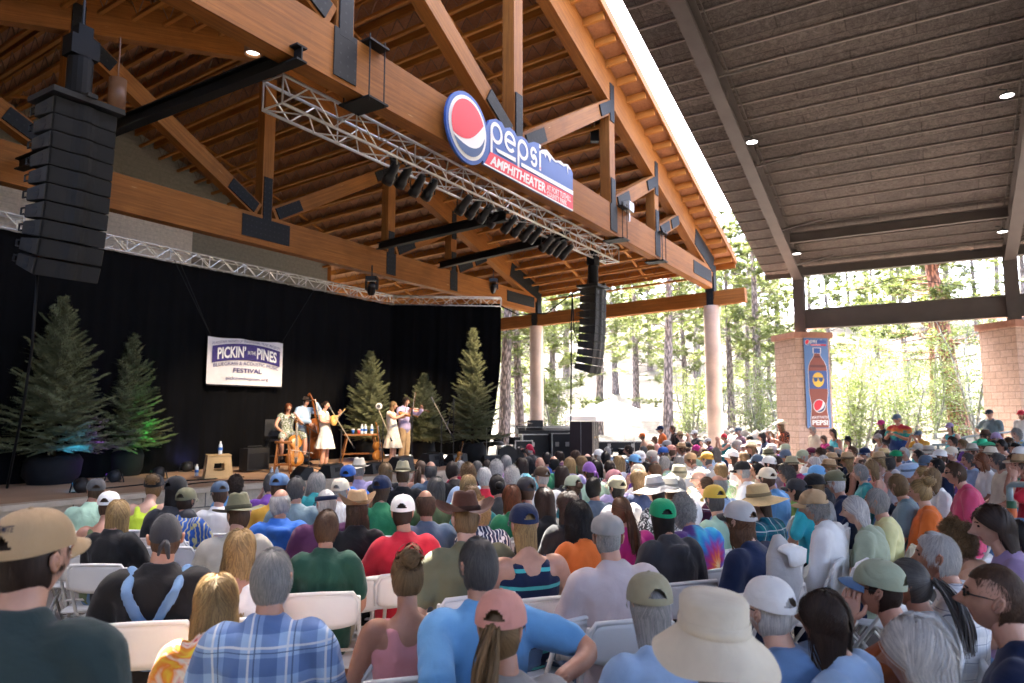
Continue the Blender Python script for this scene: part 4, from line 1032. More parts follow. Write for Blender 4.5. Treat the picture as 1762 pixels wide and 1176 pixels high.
for x, y, wp_, lab, dy in ((520, 826, 44, 'grey sided floor monitor nearest the cellist at the left end of the row', 1.2), (569, 822, 46, 'floor monitor in front of the white dressed mandolin player', .3), (640, 815, 38, 'floor monitor below the oak side table', .3),
                           (688, 811, 50, 'large floor monitor in front of the two fiddle players', .2), (741, 803, 46, 'floor monitor right of the fiddle players', .1), (784, 801, 40, 'floor monitor under the tall slim spruce', 0), (845, 799, 30, 'small floor monitor at the right corner of the stage', -.6)):
    wedge(x, y, wp_, lab, bkyaw + dy)
t = thing('guitar_amplifier', 'black amplifier standing against the dark curtain left of the cellist', 'amplifier', on_stage(437, 812), bkyaw + math.pi)
mb = MB(); mb.box((0, 0, .30), (.62, .30, .52)); put('cabinet', mb, M_mon, t); mb = MB(); mb.box((0, .155, .26), (.54, .012, .36)); put('grille', mb, M_grille, t); mb = MB(); mb.tube([(-.2, 0, .56), (-.2, 0, .6), (.2, 0, .6), (.2, 0, .56)], .012, 6); put('handle', mb, M_darkpl, t)
# microphone stands
M_chrome = pm('stand_chrome', (.42, .36, .28), .3, .1, 5, 0, .8); M_mic = pm('microphone_grille', (.10, .10, .11), .4, .1, 60, .3, 200)
def mic_stand(base, h, tip, lab, back=None, bigmic=False, boomcol=None):
    t = thing('microphone_stand', lab, 'microphone', base); B = Vector(base); top = Vector((0, 0, h)); tip = Vector(tip) - B
    mb = MB(); mb.tube([(0, 0, .02), top], .014, 8); put('pole', mb, M_darkpl, t)
    for i in range(3):
        a = 2.1 * i + .5; mb = MB(); mb.tube([(0, 0, .12), (math.cos(a) * .3, math.sin(a) * .3, .012)], .011, 6); put('leg', mb, M_darkpl, t)
    d = (tip - top).normalized(); e = top - d * (back or .12)
    mb = MB(); mb.tube([e, tip], .011, 6); put('boom', mb, M_chrome if boomcol else M_darkpl, t)
    if back and back > .3: mb = MB(); mb.tube([e - d * .06, e + d * .05], .022, 8); put('counterweight', mb, M_darkpl, t)
    if bigmic:
        mb = MB(); nrm = Vector((0, -1, 0)); o = tip + Vector((0, 0, .1))
        mb.lathe([(0, -.03), (.075, -.03), (.085, -.02), (.085, .02), (.075, .03), (0, .03)], 20, o, axis='Y'); m = put('microphone', mb.mesh('microphone', True), pm('chrome_microphone', (.75, .72, .68), .2, .1, 5, 0, .9), t)
        mb = MB(); mb.lathe([(0, .034), (.05, .034), (.05, .03)], 16, o, axis='Y'); mb.lathe([(0, -.034), (.05, -.034), (.05, -.03)], 16, o, axis='Y'); put('grille', mb, M_mic, m)
    else:
        mb = MB(); mb.tube([tip - d * .02, tip + d * .1, tip + d * .13], [.014, .018, .02], 10); mb.tube([tip + d * .13, tip + d * .175], [.024, .024], 10, round_=True); put('microphone', mb.mesh('microphone', True), M_mic, t)
# ================================================================== PEOPLE
COL = dict(white=(.80,.79,.77), cream=(.70,.62,.48), tan=(.46,.31,.17), straw=(.62,.45,.22), beige=(.52,.43,.31), grey=(.30,.29,.28), darkgrey=(.085,.083,.085), lightgrey=(.52,.51,.50), charcoal=(.035,.036,.042),
 black=(.012,.012,.014), navy=(.012,.022,.065), blue=(.03,.10,.36), royal=(.03,.14,.52), sky=(.14,.36,.66), lightblue=(.34,.48,.68), denim=(.12,.22,.40), slate=(.085,.125,.185), teal=(.02,.22,.24), turquoise=(.04,.42,.50), aqua=(.10,.52,.60),
 mint=(.42,.62,.46), green=(.02,.17,.075), darkgreen=(.016,.066,.046), kelly=(.01,.30,.13), emerald=(.05,.52,.28), lime=(.32,.48,.14), olive=(.15,.145,.085), sage=(.36,.41,.29), khaki=(.34,.31,.20), moss=(.12,.16,.075),
 red=(.56,.022,.045), crimson=(.36,.01,.04), maroon=(.13,.016,.045), pink=(.60,.075,.16), magenta=(.50,.03,.20), rose=(.60,.26,.28), salmon=(.66,.30,.24), orange=(.72,.16,.03), rust=(.34,.088,.025), peach=(.72,.42,.27), yellow=(.74,.50,.08), gold=(.66,.36,.05), lemon=(.72,.68,.34), neon=(.62,.80,.06),
 purple=(.14,.05,.30), violet=(.24,.10,.36), lavender=(.42,.36,.58), lilac=(.35,.25,.42), orchid=(.48,.20,.50), mauve=(.52,.44,.44), brown=(.07,.038,.022), darkbrown=(.025,.014,.010), chestnut=(.095,.045,.022), auburn=(.13,.042,.016), blond=(.30,.195,.085), sandy=(.17,.105,.05), ash=(.36,.28,.19), silver=(.47,.46,.45), greyhair=(.27,.26,.25), darkgreyhair=(.085,.08,.078), blackhair=(.010,.008,.008), stone=(.45,.42,.36), leather=(.085,.032,.020), plum=(.10,.03,.09), bluegrey=(.17,.24,.27))
NICE = {'greyhair': 'grey', 'darkgreyhair': 'dark grey', 'blackhair': 'black', 'darkbrown': 'dark brown', 'lightblue': 'light blue', 'darkgrey': 'dark grey', 'lightgrey': 'light grey', 'darkgreen': 'dark green', 'neon': 'neon yellow', 'kelly': 'bright green', 'royal': 'bright blue', 'sky': 'sky blue', 'bluegrey': 'blue grey'}
def nice(c): return NICE.get(c, c)
SKINS = [(.55, .31, .22), (.50, .27, .185), (.44, .23, .155), (.58, .35, .26), (.40, .20, .13)]
def skin_mat():
    m, t, b = nmat('skin'); v = coords(t); n = noi(t, v, 14, 4); c = objcol(t)
    setc(t, b.inputs['Base Color'], mixc(t, 1, c, ramp(t, n, [(.3, (.88, .82, .8)), (.7, (1.1, 1.06, 1.04))]), 'MULTIPLY'))
    b.inputs['Roughness'].default_value = .48; b.inputs['Subsurface Weight'].default_value = .08; b.inputs['Subsurface Radius'].default_value = (.02, .008, .004); bump(t, b, noi(t, v, 120, 3), .08, .004); return m
M_skin = skin_mat(); M_eye = pm('eye', (.03, .02, .016), .2, .1, 5, 0); M_lip = pm('lip', (.34, .11, .09), .45, .1, 5, 0)
def hair_mat():
    m, t, b = nmat('hair'); v = coords(t, 'Object', (60, 60, 6)); n = noi(t, v, 1.0, 4, .7)
    at = t.nodes.new('ShaderNodeAttribute'); at.attribute_name = 'strand'
    f = mth(t, 'ADD', mth(t, 'MULTIPLY', n, .55), mth(t, 'MULTIPLY', at.outputs['Fac'], .65))
    k = ramp(t, f, [(.12, (.58, .56, .54)), (.5, (.97, .97, .97)), (.9, (1.45, 1.40, 1.32))])
    setc(t, b.inputs['Base Color'], mixc(t, 1, objcol(t), k, 'MULTIPLY')); b.inputs['Roughness'].default_value = .55; b.inputs['Specular IOR Level'].default_value = .3; return m
M_hair = hair_mat()
def cloth_bump(t, b, v):
    a = noi(t, v, 6, 3, .45, 1.2); w_ = noi(t, v, 300, 2); bump(t, b, mth(t, 'ADD', a, mth(t, 'MULTIPLY', w_, .05)), .42, .03)
def cloth_mat(name, fn=None, rough=.85):
    m, t, b = nmat(name); v = coords(t); c = objcol(t); n = noi(t, v, 5, 5)
    out = fn(t, v, c) if fn else c
    out = mixc(t, 1, out, ramp(t, n, [(.3, (.88, .88, .88)), (.7, (1.1, 1.1, 1.1))]), 'MULTIPLY')
    setc(t, b.inputs['Base Color'], out); b.inputs['Roughness'].default_value = rough; b.inputs['Specular IOR Level'].default_value = .2
    b.inputs['Sheen Weight'].default_value = .15; cloth_bump(t, b, v); return m
def sepxyz(t, v): n = t.nodes.new('ShaderNodeSeparateXYZ'); t.links.new(v, n.inputs[0]); return n.outputs
def band(t, x, freq, lo, hi, ph=0.0):
    f = mth(t, 'FRACT', mth(t, 'ADD', mth(t, 'MULTIPLY', x, freq), ph)); return mth(t, 'MULTIPLY', mth(t, 'GREATER_THAN', f, lo), mth(t, 'LESS_THAN', f, hi))
def f_plaid(light, dark, fx=7.5):
    def fn(t, v, c):
        x, y, z = sepxyz(t, v); a = band(t, x, fx, .0, .45); b = band(t, z, fx, .0, .45)
        s = mth(t, 'MULTIPLY', mth(t, 'ADD', a, b), .5); col = ramp(t, s, [(.0, (1, 1, 1)), (.5, light), (1, dark)])
        col = mixc(t, 1, c, col, 'MULTIPLY')
        l = mth(t, 'MAXIMUM', band(t, x, fx, .66, .72), band(t, z, fx, .66, .72)); l2 = mth(t, 'MAXIMUM', band(t, x, fx, .82, .86), band(t, z, fx, .55, .58))
        col = mixc(t, mth(t, 'MULTIPLY', l, .75), col, (.75, .74, .72)); return mixc(t, mth(t, 'MULTIPLY', l2, .8), col, (.06, .09, .18))
    return fn
def f_tiedye(t, v, c):
    mp = t.nodes.new('ShaderNodeVectorMath'); mp.operation = 'SUBTRACT'; mp.inputs[1].default_value = (.10, 0, .86); t.links.new(v, mp.inputs[0])
    x, y, z = sepxyz(t, mp.outputs[0]); r = mth(t, 'SQRT', mth(t, 'ADD', mth(t, 'MULTIPLY', x, x), mth(t, 'MULTIPLY', z, z)))
    an = mth(t, 'ARCTAN2', z, x); n = noi(t, v, 16, 4); q = mth(t, 'ADD', mth(t, 'MULTIPLY', r, 3.4), mth(t, 'MULTIPLY', mth(t, 'SINE', mth(t, 'ADD', mth(t, 'MULTIPLY', an, 14), mth(t, 'MULTIPLY', r, 30))), .05))
    q = mth(t, 'ADD', q, mth(t, 'MULTIPLY', mth(t, 'SUBTRACT', n, .5), .22))
    return ramp(t, q, [(.0, (.78, .62, .30)), (.16, (.72, .17, .03)), (.34, (.50, .03, .12)), (.5, (.26, .05, .30)), (.66, (.03, .20, .55)), (.85, (.05, .42, .62)), (1, (.10, .05, .22))])
def f_tiewarm(t, v, c):
    n = noi(t, v, 7, 3, .5, 1.2); return ramp(t, n, [(.28, (.02, .30, .12)), (.38, (.78, .60, .05)), (.5, (.78, .22, .03)), (.6, (.76, .66, .55)), (.68, (.60, .03, .05)), (.8, (.74, .66, .06))])
def f_tiedark(t, v, c):
    x, y, z = sepxyz(t, v); n = noi(t, v, 10, 3); q = mth(t, 'ADD', z, mth(t, 'MULTIPLY', mth(t, 'SUBTRACT', n, .5), .25))
    return ramp(t, mth(t, 'MULTIPLY', mth(t, 'SUBTRACT', q, .9), 1.7), [(.0, (.01, .03, .12)), (.45, (.02, .06, .20)), (.55, (.03, .36, .33)), (.7, (.03, .34, .30)), (.8, (.66, .20, .03)), (.95, (.46, .03, .05))])
def f_pastel(t, v, c):
    n = noi(t, v, 12, 3, .5, 1); return ramp(t, n, [(.3, (.16, .50, .58)), (.42, (.68, .66, .58)), (.52, (.22, .50, .22)), (.62, (.70, .68, .55)), (.74, (.68, .56, .14))])
def f_aloha(c2):
    def fn(t, v, c):
        vo = nd(t, 'ShaderNodeTexVoronoi'); vo.inputs['Scale'].default_value = 13; t.links.new(v, vo.inputs[0]); w_ = nd(t, 'ShaderNodeTexWave'); w_.inputs['Scale'].default_value = 9; w_.inputs['Distortion'].default_value = 9; w_.inputs['Detail'].default_value = 2; t.links.new(v, w_.inputs[0])
        a = ramp(t, vo.outputs['Distance'], [(.22, (1, 1, 1)), (.30, (0, 0, 0))]); b = ramp(t, w_.outputs['Fac'], [(.80, (0, 0, 0)), (.88, (1, 1, 1))])
        return mixc(t, b, mixc(t, a, c, c2), tuple(q * .8 + .1 for q in c2))
    return fn
def f_stripe(c2, freq, w_):
    def fn(t, v, c): x, y, z = sepxyz(t, v); return mixc(t, band(t, z, freq, 0, w_), c, c2)
    return fn
def f_dots(t, v, c):
    n = noi(t, v, 42, 3, .6, .5); return mixc(t, ramp(t, n, [(.50, (0, 0, 0)), (.56, (1, 1, 1))]), c, (.66, .66, .68))
PATM = dict(plain=cloth_mat('cotton'), plaid=cloth_mat('plaid_cotton', f_plaid((.55, .6, .75), (.30, .36, .52))), lightplaid=cloth_mat('light_check', f_plaid((.86, .87, .9), (.75, .77, .82), 13)),
    tiedye=cloth_mat('tie_dye_spiral', f_tiedye), tiewarm=cloth_mat('tie_dye_warm', f_tiewarm), tiedark=cloth_mat('tie_dye_dark', f_tiedark), pastel=cloth_mat('tie_dye_pastel', f_pastel),
    aloha=cloth_mat('aloha_print', f_aloha((.50, .44, .16))), flame=cloth_mat('orange_flower_print', f_aloha((.70, .16, .03))), leaf=cloth_mat('leaf_print', f_aloha((.62, .66, .68))), stripe=cloth_mat('striped_knit', f_stripe((.09, .52, .50), 11, .22)), dots=cloth_mat('speckled_print', f_dots))
PATN = dict(plain='', plaid='plaid', lightplaid='checked', tiedye='spiral tie dye', tiewarm='yellow and red tie dye', tiedark='dark tie dye', pastel='pastel tie dye', aloha='flowered', flame='orange flowered', leaf='leaf printed', stripe='striped', dots='speckled')
M_denim = cloth_mat('denim_or_twill'); M_felt = cloth_mat('hat_fabric', None, .8)
def strawfn(t, v, c):
    w_ = nd(t, 'ShaderNodeTexWave'); w_.inputs['Scale'].default_value = 70; w_.inputs['Distortion'].default_value = 3; w_.bands_direction = 'Z'; t.links.new(v, w_.inputs[0]); return mixc(t, .5, c, mixc(t, 1, c, ramp(t, w_.outputs['Fac'], [(.2, (.6, .55, .5)), (.8, (1.25, 1.25, 1.2))]), 'MULTIPLY'))
M_straw = cloth_mat('woven_straw', strawfn, .7); M_leath = pm('worn_leather', None, .35, .3, 6, .2, 20); M_shoe = pm('shoe_leather', (.06, .05, .045), .6, .3, 5, .1)
# ---- head
HA, HB, HC = .076, .096, .118
def gs(x, s): return math.exp(-(x / s) ** 2)
def head_arrays(nu=60, nv=36):
    V = []; F = []; Mi = []
    for j in range(nv + 1):
        ph = -math.pi / 2 + math.pi * j / nv
        for i in range(nu):
            th = 2 * math.pi * i / nu; cx = math.cos(ph)
            x, y, z = HA * cx * math.cos(th), HB * cx * math.sin(th), HC * math.sin(ph)
            fr = max(0, y / HB)
            if z < -.02:
                q = min(1, (-.02 - z) / .10); x *= 1 - .30 * q; y *= (1 - .17 * q) if y > 0 else 1 - .42 * q; z *= 1 + .0 * q
                if y > 0: y += .016 * gs(z + .098, .022) * gs(x, .024)
            if y > 0:
                f = fr ** 1.2
                y += f * (.034 * gs(x, .0105) * gs(z + .026, .015) + .016 * gs(x, .009) * gs(z + .004, .020) + .010 * gs(x, .02) * gs(z + .030, .012) + .006 * gs(z - .035, .016) * gs(x, .05) + .007 * gs(z + .062, .012) * gs(x, .026) - .010 * (gs(x - .033, .016) + gs(x + .033, .016)) * gs(z - .012, .014) + .005 * (gs(x - .045, .02) + gs(x + .045, .02)) * gs(z + .03, .02))
                y -= f * .004 * gs(z + .0625, .004) * gs(x, .022)
            V.append((x, y, z))
    for j in range(nv):
        for i in range(nu):
            a, b, c, d = j * nu + i, j * nu + (i + 1) % nu, (j + 1) * nu + (i + 1) % nu, (j + 1) * nu + i
            F.append((a, b, c, d)); cz = (V[a][2] + V[c][2]) / 2; cxx = (V[a][0] + V[c][0]) / 2; cyy = V[a][1]
            Mi.append(2 if (abs(cz + .0625) < .011 and abs(cxx) < .022 and cyy > .05) else 0)
    mb = MB(); mb.v = V; mb.f = F; mb.m = Mi; mb.uv = [None] * len(F)
    for s in (-1, 1):
        ear = [(s * (.076 + .012 * math.sin(a)), -.012 - .014 * math.cos(a) * 1.0, -.004 + .030 * math.sin(a)) for a in [i * math.pi * 2 / 10 for i in range(10)]]
        mb.tube([(s * .072, .002, -.028), (s * .078, .0, -.015), (s * .083, -.008, .008), (s * .086, -.020, .024), (s * .086, -.030, .014), (s * .083, -.028, -.004), (s * .078, -.014, -.026), (s * .072, -.004, -.032)], [.006, .008, .008, .007, .007, .007, .008, .006], 6)
        mb.tube([(s * .070, -.008, -.018), (s * .079, -.014, .0), (s * .080, -.018, .012)], [.010, .012, .008], 6)
        mb.tube([(s * .033, .076, .012), (s * .033, .0840, .012)], [(.016, .008), (.011, .005)], 10, m=1); mb.tube([(s * .018, .0905, .033), (s * .034, .0905, .038), (s * .052, .080, .034)], [(.003, .003)] * 3, 6, m=1)
    return mb
HEADMB = head_arrays()
def hand_mb(mb, wr, d, pn, sgn, curl=.5):
    """palm, four unequal bent fingers and a thumb; d along the fingers, pn out of the palm, sgn side of the thumb"""
    d = d.normalized(); pn = (pn - d * pn.dot(d)).normalized(); sd = d.cross(pn) * sgn
    mb.tube([wr - d * .02, wr + d * .02, wr + d * .06, wr + d * .09], [(.024, .018), (.034, .018), (.041, .015), (.040, .012)], 10, ref=sd, round_=True)
    for i, L in enumerate((.068, .076, .070, .055)):
        o = wr + d * .085 + sd * (.030 - .020 * i); p = [o]; a = curl * .35
        for q in (.42, .33, .25):
            p.append(p[-1] + (d * math.cos(a) + pn * math.sin(a)) * L * q); a += curl * .75
        mb.tube(p, [.0095, .009, .0082, .007], 7, round_=True)
    o = wr + d * .025 + sd * .032; t1 = (d * .75 + sd * .65 + pn * .3).normalized(); p1 = o + t1 * .036; t2 = (d + pn * .4 * curl + sd * .15).normalized()
    mb.tube([o, p1, p1 + t2 * .030], [.013, .0105, .008], 7, round_=True)
def cm(pts, n=4):
    """smooth path through points"""
    pts = [Vector(p) for p in pts]; out = []
    for i in range(len(pts) - 1):
        p0 = pts[max(i - 1, 0)]; p1 = pts[i]; p2 = pts[i + 1]; p3 = pts[min(i + 2, len(pts) - 1)]
        for j in range(n):
            t = j / n; out.append(.5 * ((2 * p1) + (p2 - p0) * t + (2 * p0 - 5 * p1 + 4 * p2 - p3) * t * t + (3 * p1 - p0 - 3 * p2 + p3) * t ** 3))
    return out + [pts[-1]]
def interp(vals, n=4):
    out = []
    for a, b in zip(vals, vals[1:]):
        for j in range(n): t = j / n; out.append(tuple(x + (y - x) * t for x, y in zip(a, b)))
    return out + [vals[-1]]
TORSO = [((0, .01, .50), .165, .125), ((0, .0, .60), .172, .130), ((0, -.025, .72), .152, .115), ((0, -.05, .86), .166, .118), ((0, -.062, .95), .176, .112), ((0, -.066, 1.01), .166, .090), ((0, -.062, 1.05), .105, .070), ((0, -.055, 1.08), .062, .058)]
ARMS = dict(lap=((.245, -.01, .745), (.10, .20, .64), (-.55, .8, -.2)), knee=((.25, .10, .76), (.15, .36, .60), (-.1, .9, -.35)), cross=((.245, .07, .775), (-.02, .165, .835), (-1, .12, .1)), hang=((.235, -.05, .725), (.245, .02, .475), (0, .12, -1)),
    chest=((.25, .02, .77), (.07, .20, .87), (-.7, .5, .3)), face=((.235, .17, .87), (.075, .205, 1.12), (-.35, .3, 1)), hip=((.37, -.10, .80), (.185, .02, .67), (-.8, .3, -.5)), chin=((.21, .22, .86), (.11, .115, 1.11), (-.3, -.15, 1)),
    wide=((.42, -.10, .86), (.60, -.26, .74), (.3, .5, -.6)), out=((.44, -.10, .93), (.66, -.19, .82), (.8, -.1, -.25)), bow=((.28, .10, .80), (.12, .26, .86), (-.7, .7, .0)), neckup=((.26, .14, .86), (.16, .22, 1.16), (-.3, .2, .9)), fiddle=((.20, .20, .86), (.12, .34, .98), (-.3, .5, .8)))
def pose_pts(base, armL, armR, lean=0.0, knees=None):
    dz = 0 if base == 'sit' else .41
    M = Matrix.Translation((0, 0, .52 + dz)) @ Matrix.Rotation(-lean, 4, 'X') @ Matrix.Translation((0, 0, -.52))
    tr = lambda p: M @ Vector(p)
    d = dict(M=M, lean=lean, base=base)
    d['torso'] = [(tr(c), a, b) for c, a, b in TORSO]
    d['neck'] = [tr((0, -.056, 1.03)), tr((0, -.04, 1.09)), tr((0, -.012, 1.165))]; d['head'] = tr((0, .010, 1.228))
    for nm, arm, sx in (('L', armL, -1), ('R', armR, 1)):
        e, w_, h = ARMS[arm] if isinstance(arm, str) else arm
        f = lambda p: tr((p[0] * sx, p[1], p[2]))
        d['sh' + nm] = f((.178, -.064, 1.005)); d['in' + nm] = f((.10, -.064, 1.005)); d['el' + nm] = f(e); d['wr' + nm] = f(w_)
        d['hd' + nm] = (M.to_3x3() @ Vector((h[0] * sx, h[1], h[2])))
    for nm, sx in (('L', -1), ('R', 1)):
        if base == 'sit':
            kx = .13 if not knees else knees
            d['leg' + nm] = [Vector((.085 * sx, .02, .535)), Vector((kx * sx, .44, .515)), Vector((kx * 1.05 * sx, .45, .085)), Vector((kx * 1.2 * sx, .60, .035))]
        else:
            d['leg' + nm] = [Vector((.085 * sx, .01, .93)), Vector((.105 * sx, .02, .50)), Vector((.115 * sx, -.02, .085)), Vector((.14 * sx, .13, .035))]
    return d
def add_torso(mb, P, inf=0.0, z0=0, z1=9, k=1.0):
    t = P['torso'][z0:z1]; mb.tube(cm([c for c, a, b in t], 3), interp([(a * k + inf, b * k + inf) for c, a, b in t], 3), 18, ref=(1, 0, 0), round_=True)
def arm_path(P, nm): return cm([P['in' + nm], P['sh' + nm], P['el' + nm], P['wr' + nm]], 6)
ARM_R = [(.056,), (.056,), (.043,), (.030,)]
def add_arm(mb, P, nm, inf=0.0, upto=1.0):
    p = arm_path(P, nm); r = [q[0] for q in interp(ARM_R, 6)]; n = max(4, int(len(p) * upto + .5)); mb.tube(p[:n], [a + inf for a in r[:n]], 12, round_=True)
def add_leg(mb, P, nm, inf=0.0, upto=1.0):
    l = P['leg' + nm]; p = cm(l[:3], 6); r = [q[0] for q in interp([(.090,), (.062,), (.042,)], 6)]
    r = [a + (.012 * math.sin(math.pi * (i / len(r) - .6) / .3) if .6 < i / len(r) < .9 else 0) for i, a in enumerate(r)]
    n = max(4, int(len(p) * upto + .5)); mb.tube(p[:n], [a + inf for a in r[:n]], 14, round_=True)
def remesh(mb, voxel, it=4, fac=.5):
    me = mb.mesh('tmp'); o = bpy.data.objects.new('tmp', me); C.objects.link(o)
    m = o.modifiers.new('r', 'REMESH'); m.mode = 'VOXEL'; m.voxel_size = voxel
    if it: s = o.modifiers.new('s', 'SMOOTH'); s.factor = fac; s.iterations = it
    bpy.context.view_layer.update(); dg = bpy.context.evaluated_depsgraph_get(); r = bpy.data.meshes.new_from_object(o.evaluated_get(dg))
    bpy.data.objects.remove(o); bpy.data.meshes.remove(me)
    v = np.empty(len(r.vertices) * 3); r.vertices.foreach_get('co', v); v = v.reshape(-1, 3); f = [tuple(p.vertices) for p in r.polygons]; bpy.data.meshes.remove(r)
    return v, f
def np_mesh(name, v, f, sm=True, mats=None):
    me = bpy.data.meshes.new(name); me.from_pydata([tuple(p) for p in v], [], f); me.update()
    if mats: me.polygons.foreach_set('material_index', mats)
    if sm: me.polygons.foreach_set('use_smooth', [True] * len(me.polygons))
    return me
def wrinkle(v, amp=.006, sc=9):
    out = v.copy()
    n = np.array([mnoise.noise_vector(Vector((p[0] * sc, p[1] * sc, p[2] * sc * .7))) for p in v]); n2 = np.array([mnoise.noise_vector(Vector((p[0] * 22 + 5, p[1] * 22, p[2] * 15))) for p in v])
    return out + n * amp + n2 * amp * .45
POSES = {}; BODY = {}; GARM = {}
def get_pose(key):
    if key not in POSES: POSES[key] = pose_pts(*key)
    return POSES[key]
def head_M(P, yaw, pitch):
    return Matrix.Translation(P['head']) @ Matrix.Rotation(yaw, 4, 'Z') @ Matrix.Rotation(pitch, 4, 'X') @ Matrix.Scale(.875, 4)
def body_mesh(key, yaw, pitch, curl=.5, gloves=True):
    k = (key, round(yaw, 2), round(pitch, 2))
    if k in BODY: return BODY[k]
    P = get_pose(key); kb = ('b', key)
    if kb not in BODY:
        mb = MB(); add_torso(mb, P)
        mb.tube(P['neck'], [.056, .053, .050], 12, round_=True)
        for nm in 'LR': add_arm(mb, P, nm); add_leg(mb, P, nm)
        for nm in 'LR':
            l = P['leg' + nm]; mb.tube([l[2] + Vector((0, -.03, -.04)), l[2] + Vector((0, .03, -.035)), l[3]], [(.036, .036), (.042, .034), (.040, .020)], 10, round_=True)
        BODY[kb] = remesh(mb, .0135, 3)
    v, f = BODY[kb]; mb = MB(); mb.v = [tuple(p) for p in v]; mb.f = list(f); mb.m = [0] * len(f); mb.uv = [None] * len(f)
    H = head_M(P, yaw, pitch); o = len(mb.v); mb.v += [tuple(H @ Vector(p)) for p in HEADMB.v]
    mb.f += [tuple(i + o for i in q) for q in HEADMB.f]; mb.m += HEADMB.m; mb.uv += [None] * len(HEADMB.f)
    for nm, sg in (('L', -1), ('R', 1)):
        up = Vector((-sg * .5, -.1, -.8)); d = P['hd' + nm].normalized()
        if abs(d.z) > .8: up = Vector((-sg, 0, 0))
        hand_mb(mb, P['wr' + nm], d, up, -sg if abs(d.z) < .8 else sg, curl)
    me = mb.mesh('person', True, recalc=False); BODY[k] = me; return me
def garment(key, kind):
    k = (key, kind)
    if k in GARM: return GARM[k]
    P = get_pose(key); mb = MB(); vox = .014
    if kind in ('tee', 'long', 'jacket'):
        inf = {'tee': .017, 'long': .018, 'jacket': .028}[kind]; add_torso(mb, P, inf, 0, 7)
        for nm in 'LR':
            add_arm(mb, P, nm, inf * .9 + .004, .60 if kind == 'tee' else .985)
        M = P['M']; rn = .072 if kind == 'tee' else .070; zc_ = 1.062 if kind == 'tee' else 1.082
        mb.tube([M @ Vector((rn * math.cos(2 * math.pi * i / 16), -.052 + rn * .92 * math.sin(2 * math.pi * i / 16), zc_ - .16 * rn * math.sin(2 * math.pi * i / 16))) for i in range(17)], .011 if kind == 'tee' else .019, 8)
        if kind == 'jacket':
            M = P['M']; mb.tube([M @ Vector(q) for q in ((-.10, -.09, 1.06), (-.05, -.16, 1.045), (0, -.175, 1.035), (.05, -.16, 1.045), (.10, -.09, 1.06))], [.022, .04, .05, .04, .022], 10, round_=True)
    elif kind in ('tank', 'dress', 'overall'):
        add_torso(mb, P, .013, 0, 5); M = P['M']
        for s in (-1, 1):
            x0, x1 = (.085, .075) if kind != 'tank' else (.105, .05)
            mb.tube([M @ Vector(q) for q in ((s * x0, .055, .95), (s * x0 * 1.05, .015, 1.02), (s * x0, -.055, 1.062), (s * (x0 + x1) / 2, -.135, 1.03), (s * x1, -.178, .93))], [(.032, .012)] * 5, 8, ref=(1, 0, 0), round_=True)
        if kind == 'dress':
            for nm in 'LR': add_arm(mb, P, nm, .016, .42)
            b = P['torso'][0][0]
            if P['base'] == 'stand': mb.tube([b + Vector((0, 0, .12)), b + Vector((0, 0, -.05)), b + Vector((0, .0, -.24)), b + Vector((0, .0, -.42))], [(.16, .13), (.20, .17), (.25, .22), (.29, .25)], 22, ref=(1, 0, 0))
            else:
                for nm in 'LR': add_leg(mb, P, nm, .035, .5)
    elif kind in ('pants', 'shorts', 'bibs'):
        add_torso(mb, P, .013, 0, 2 if kind != 'bibs' else 3)
        for nm in 'LR': add_leg(mb, P, nm, .016, 1.0 if kind != 'shorts' else .62)
        if kind == 'bibs':
            M = P['M']
            for s in (-1, 1): mb.tube([M @ Vector(q) for q in ((0, -.180, .80), (s * .05, -.205, .90), (s * .10, -.185, 1.01), (s * .115, -.06, 1.095), (s * .10, .06, .98), (s * .08, .085, .86))], [(.028, .017)] * 6, 8, ref=(1, 0, 0), round_=True)
            mb.tube([M @ Vector((0, -.165, .66)), M @ Vector((0, -.172, .82))], [(.12, .02), (.035, .02)], 8, ref=(1, 0, 0), round_=True)
    v, f = remesh(mb, vox, 3); v = wrinkle(v, .011 if kind not in ('tank',) else .004)
    if kind == 'dress' and P['base'] == 'stand':
        b = P['torso'][0][0]
        for i, p in enumerate(v):
            q = min(1, max(0, (b.z - .02 - p[2]) / .4)); an = math.atan2(p[1] - b.y, p[0]); v[i, :2] += np.array([math.cos(an), math.sin(an)]) * .022 * q * math.sin(an * 9)
    GARM[k] = np_mesh(kind, v, f); return GARM[k]
def shoe_mesh(P, nm):
    k = (id(P), nm)
    if k not in GARM:
        l = P['leg' + nm]; mb = MB(); d = Vector((l[3].x - l[2].x, l[3].y - l[2].y, 0)).normalized(); b = Vector((l[2].x, l[2].y, 0)) - d * .06
        mb.tube([b + Vector((0, 0, .045)), b + d * .07 + Vector((0, 0, .055)), b + d * .17 + Vector((0, 0, .045)), b + d * .25 + Vector((0, 0, .03))], [(.040, .045), (.044, .054), (.048, .042), (.040, .026)], 12, ref=d.cross(Vector((0, 0, 1))), round_=True); GARM[k] = mb.mesh('shoe', True)
    return GARM[k]
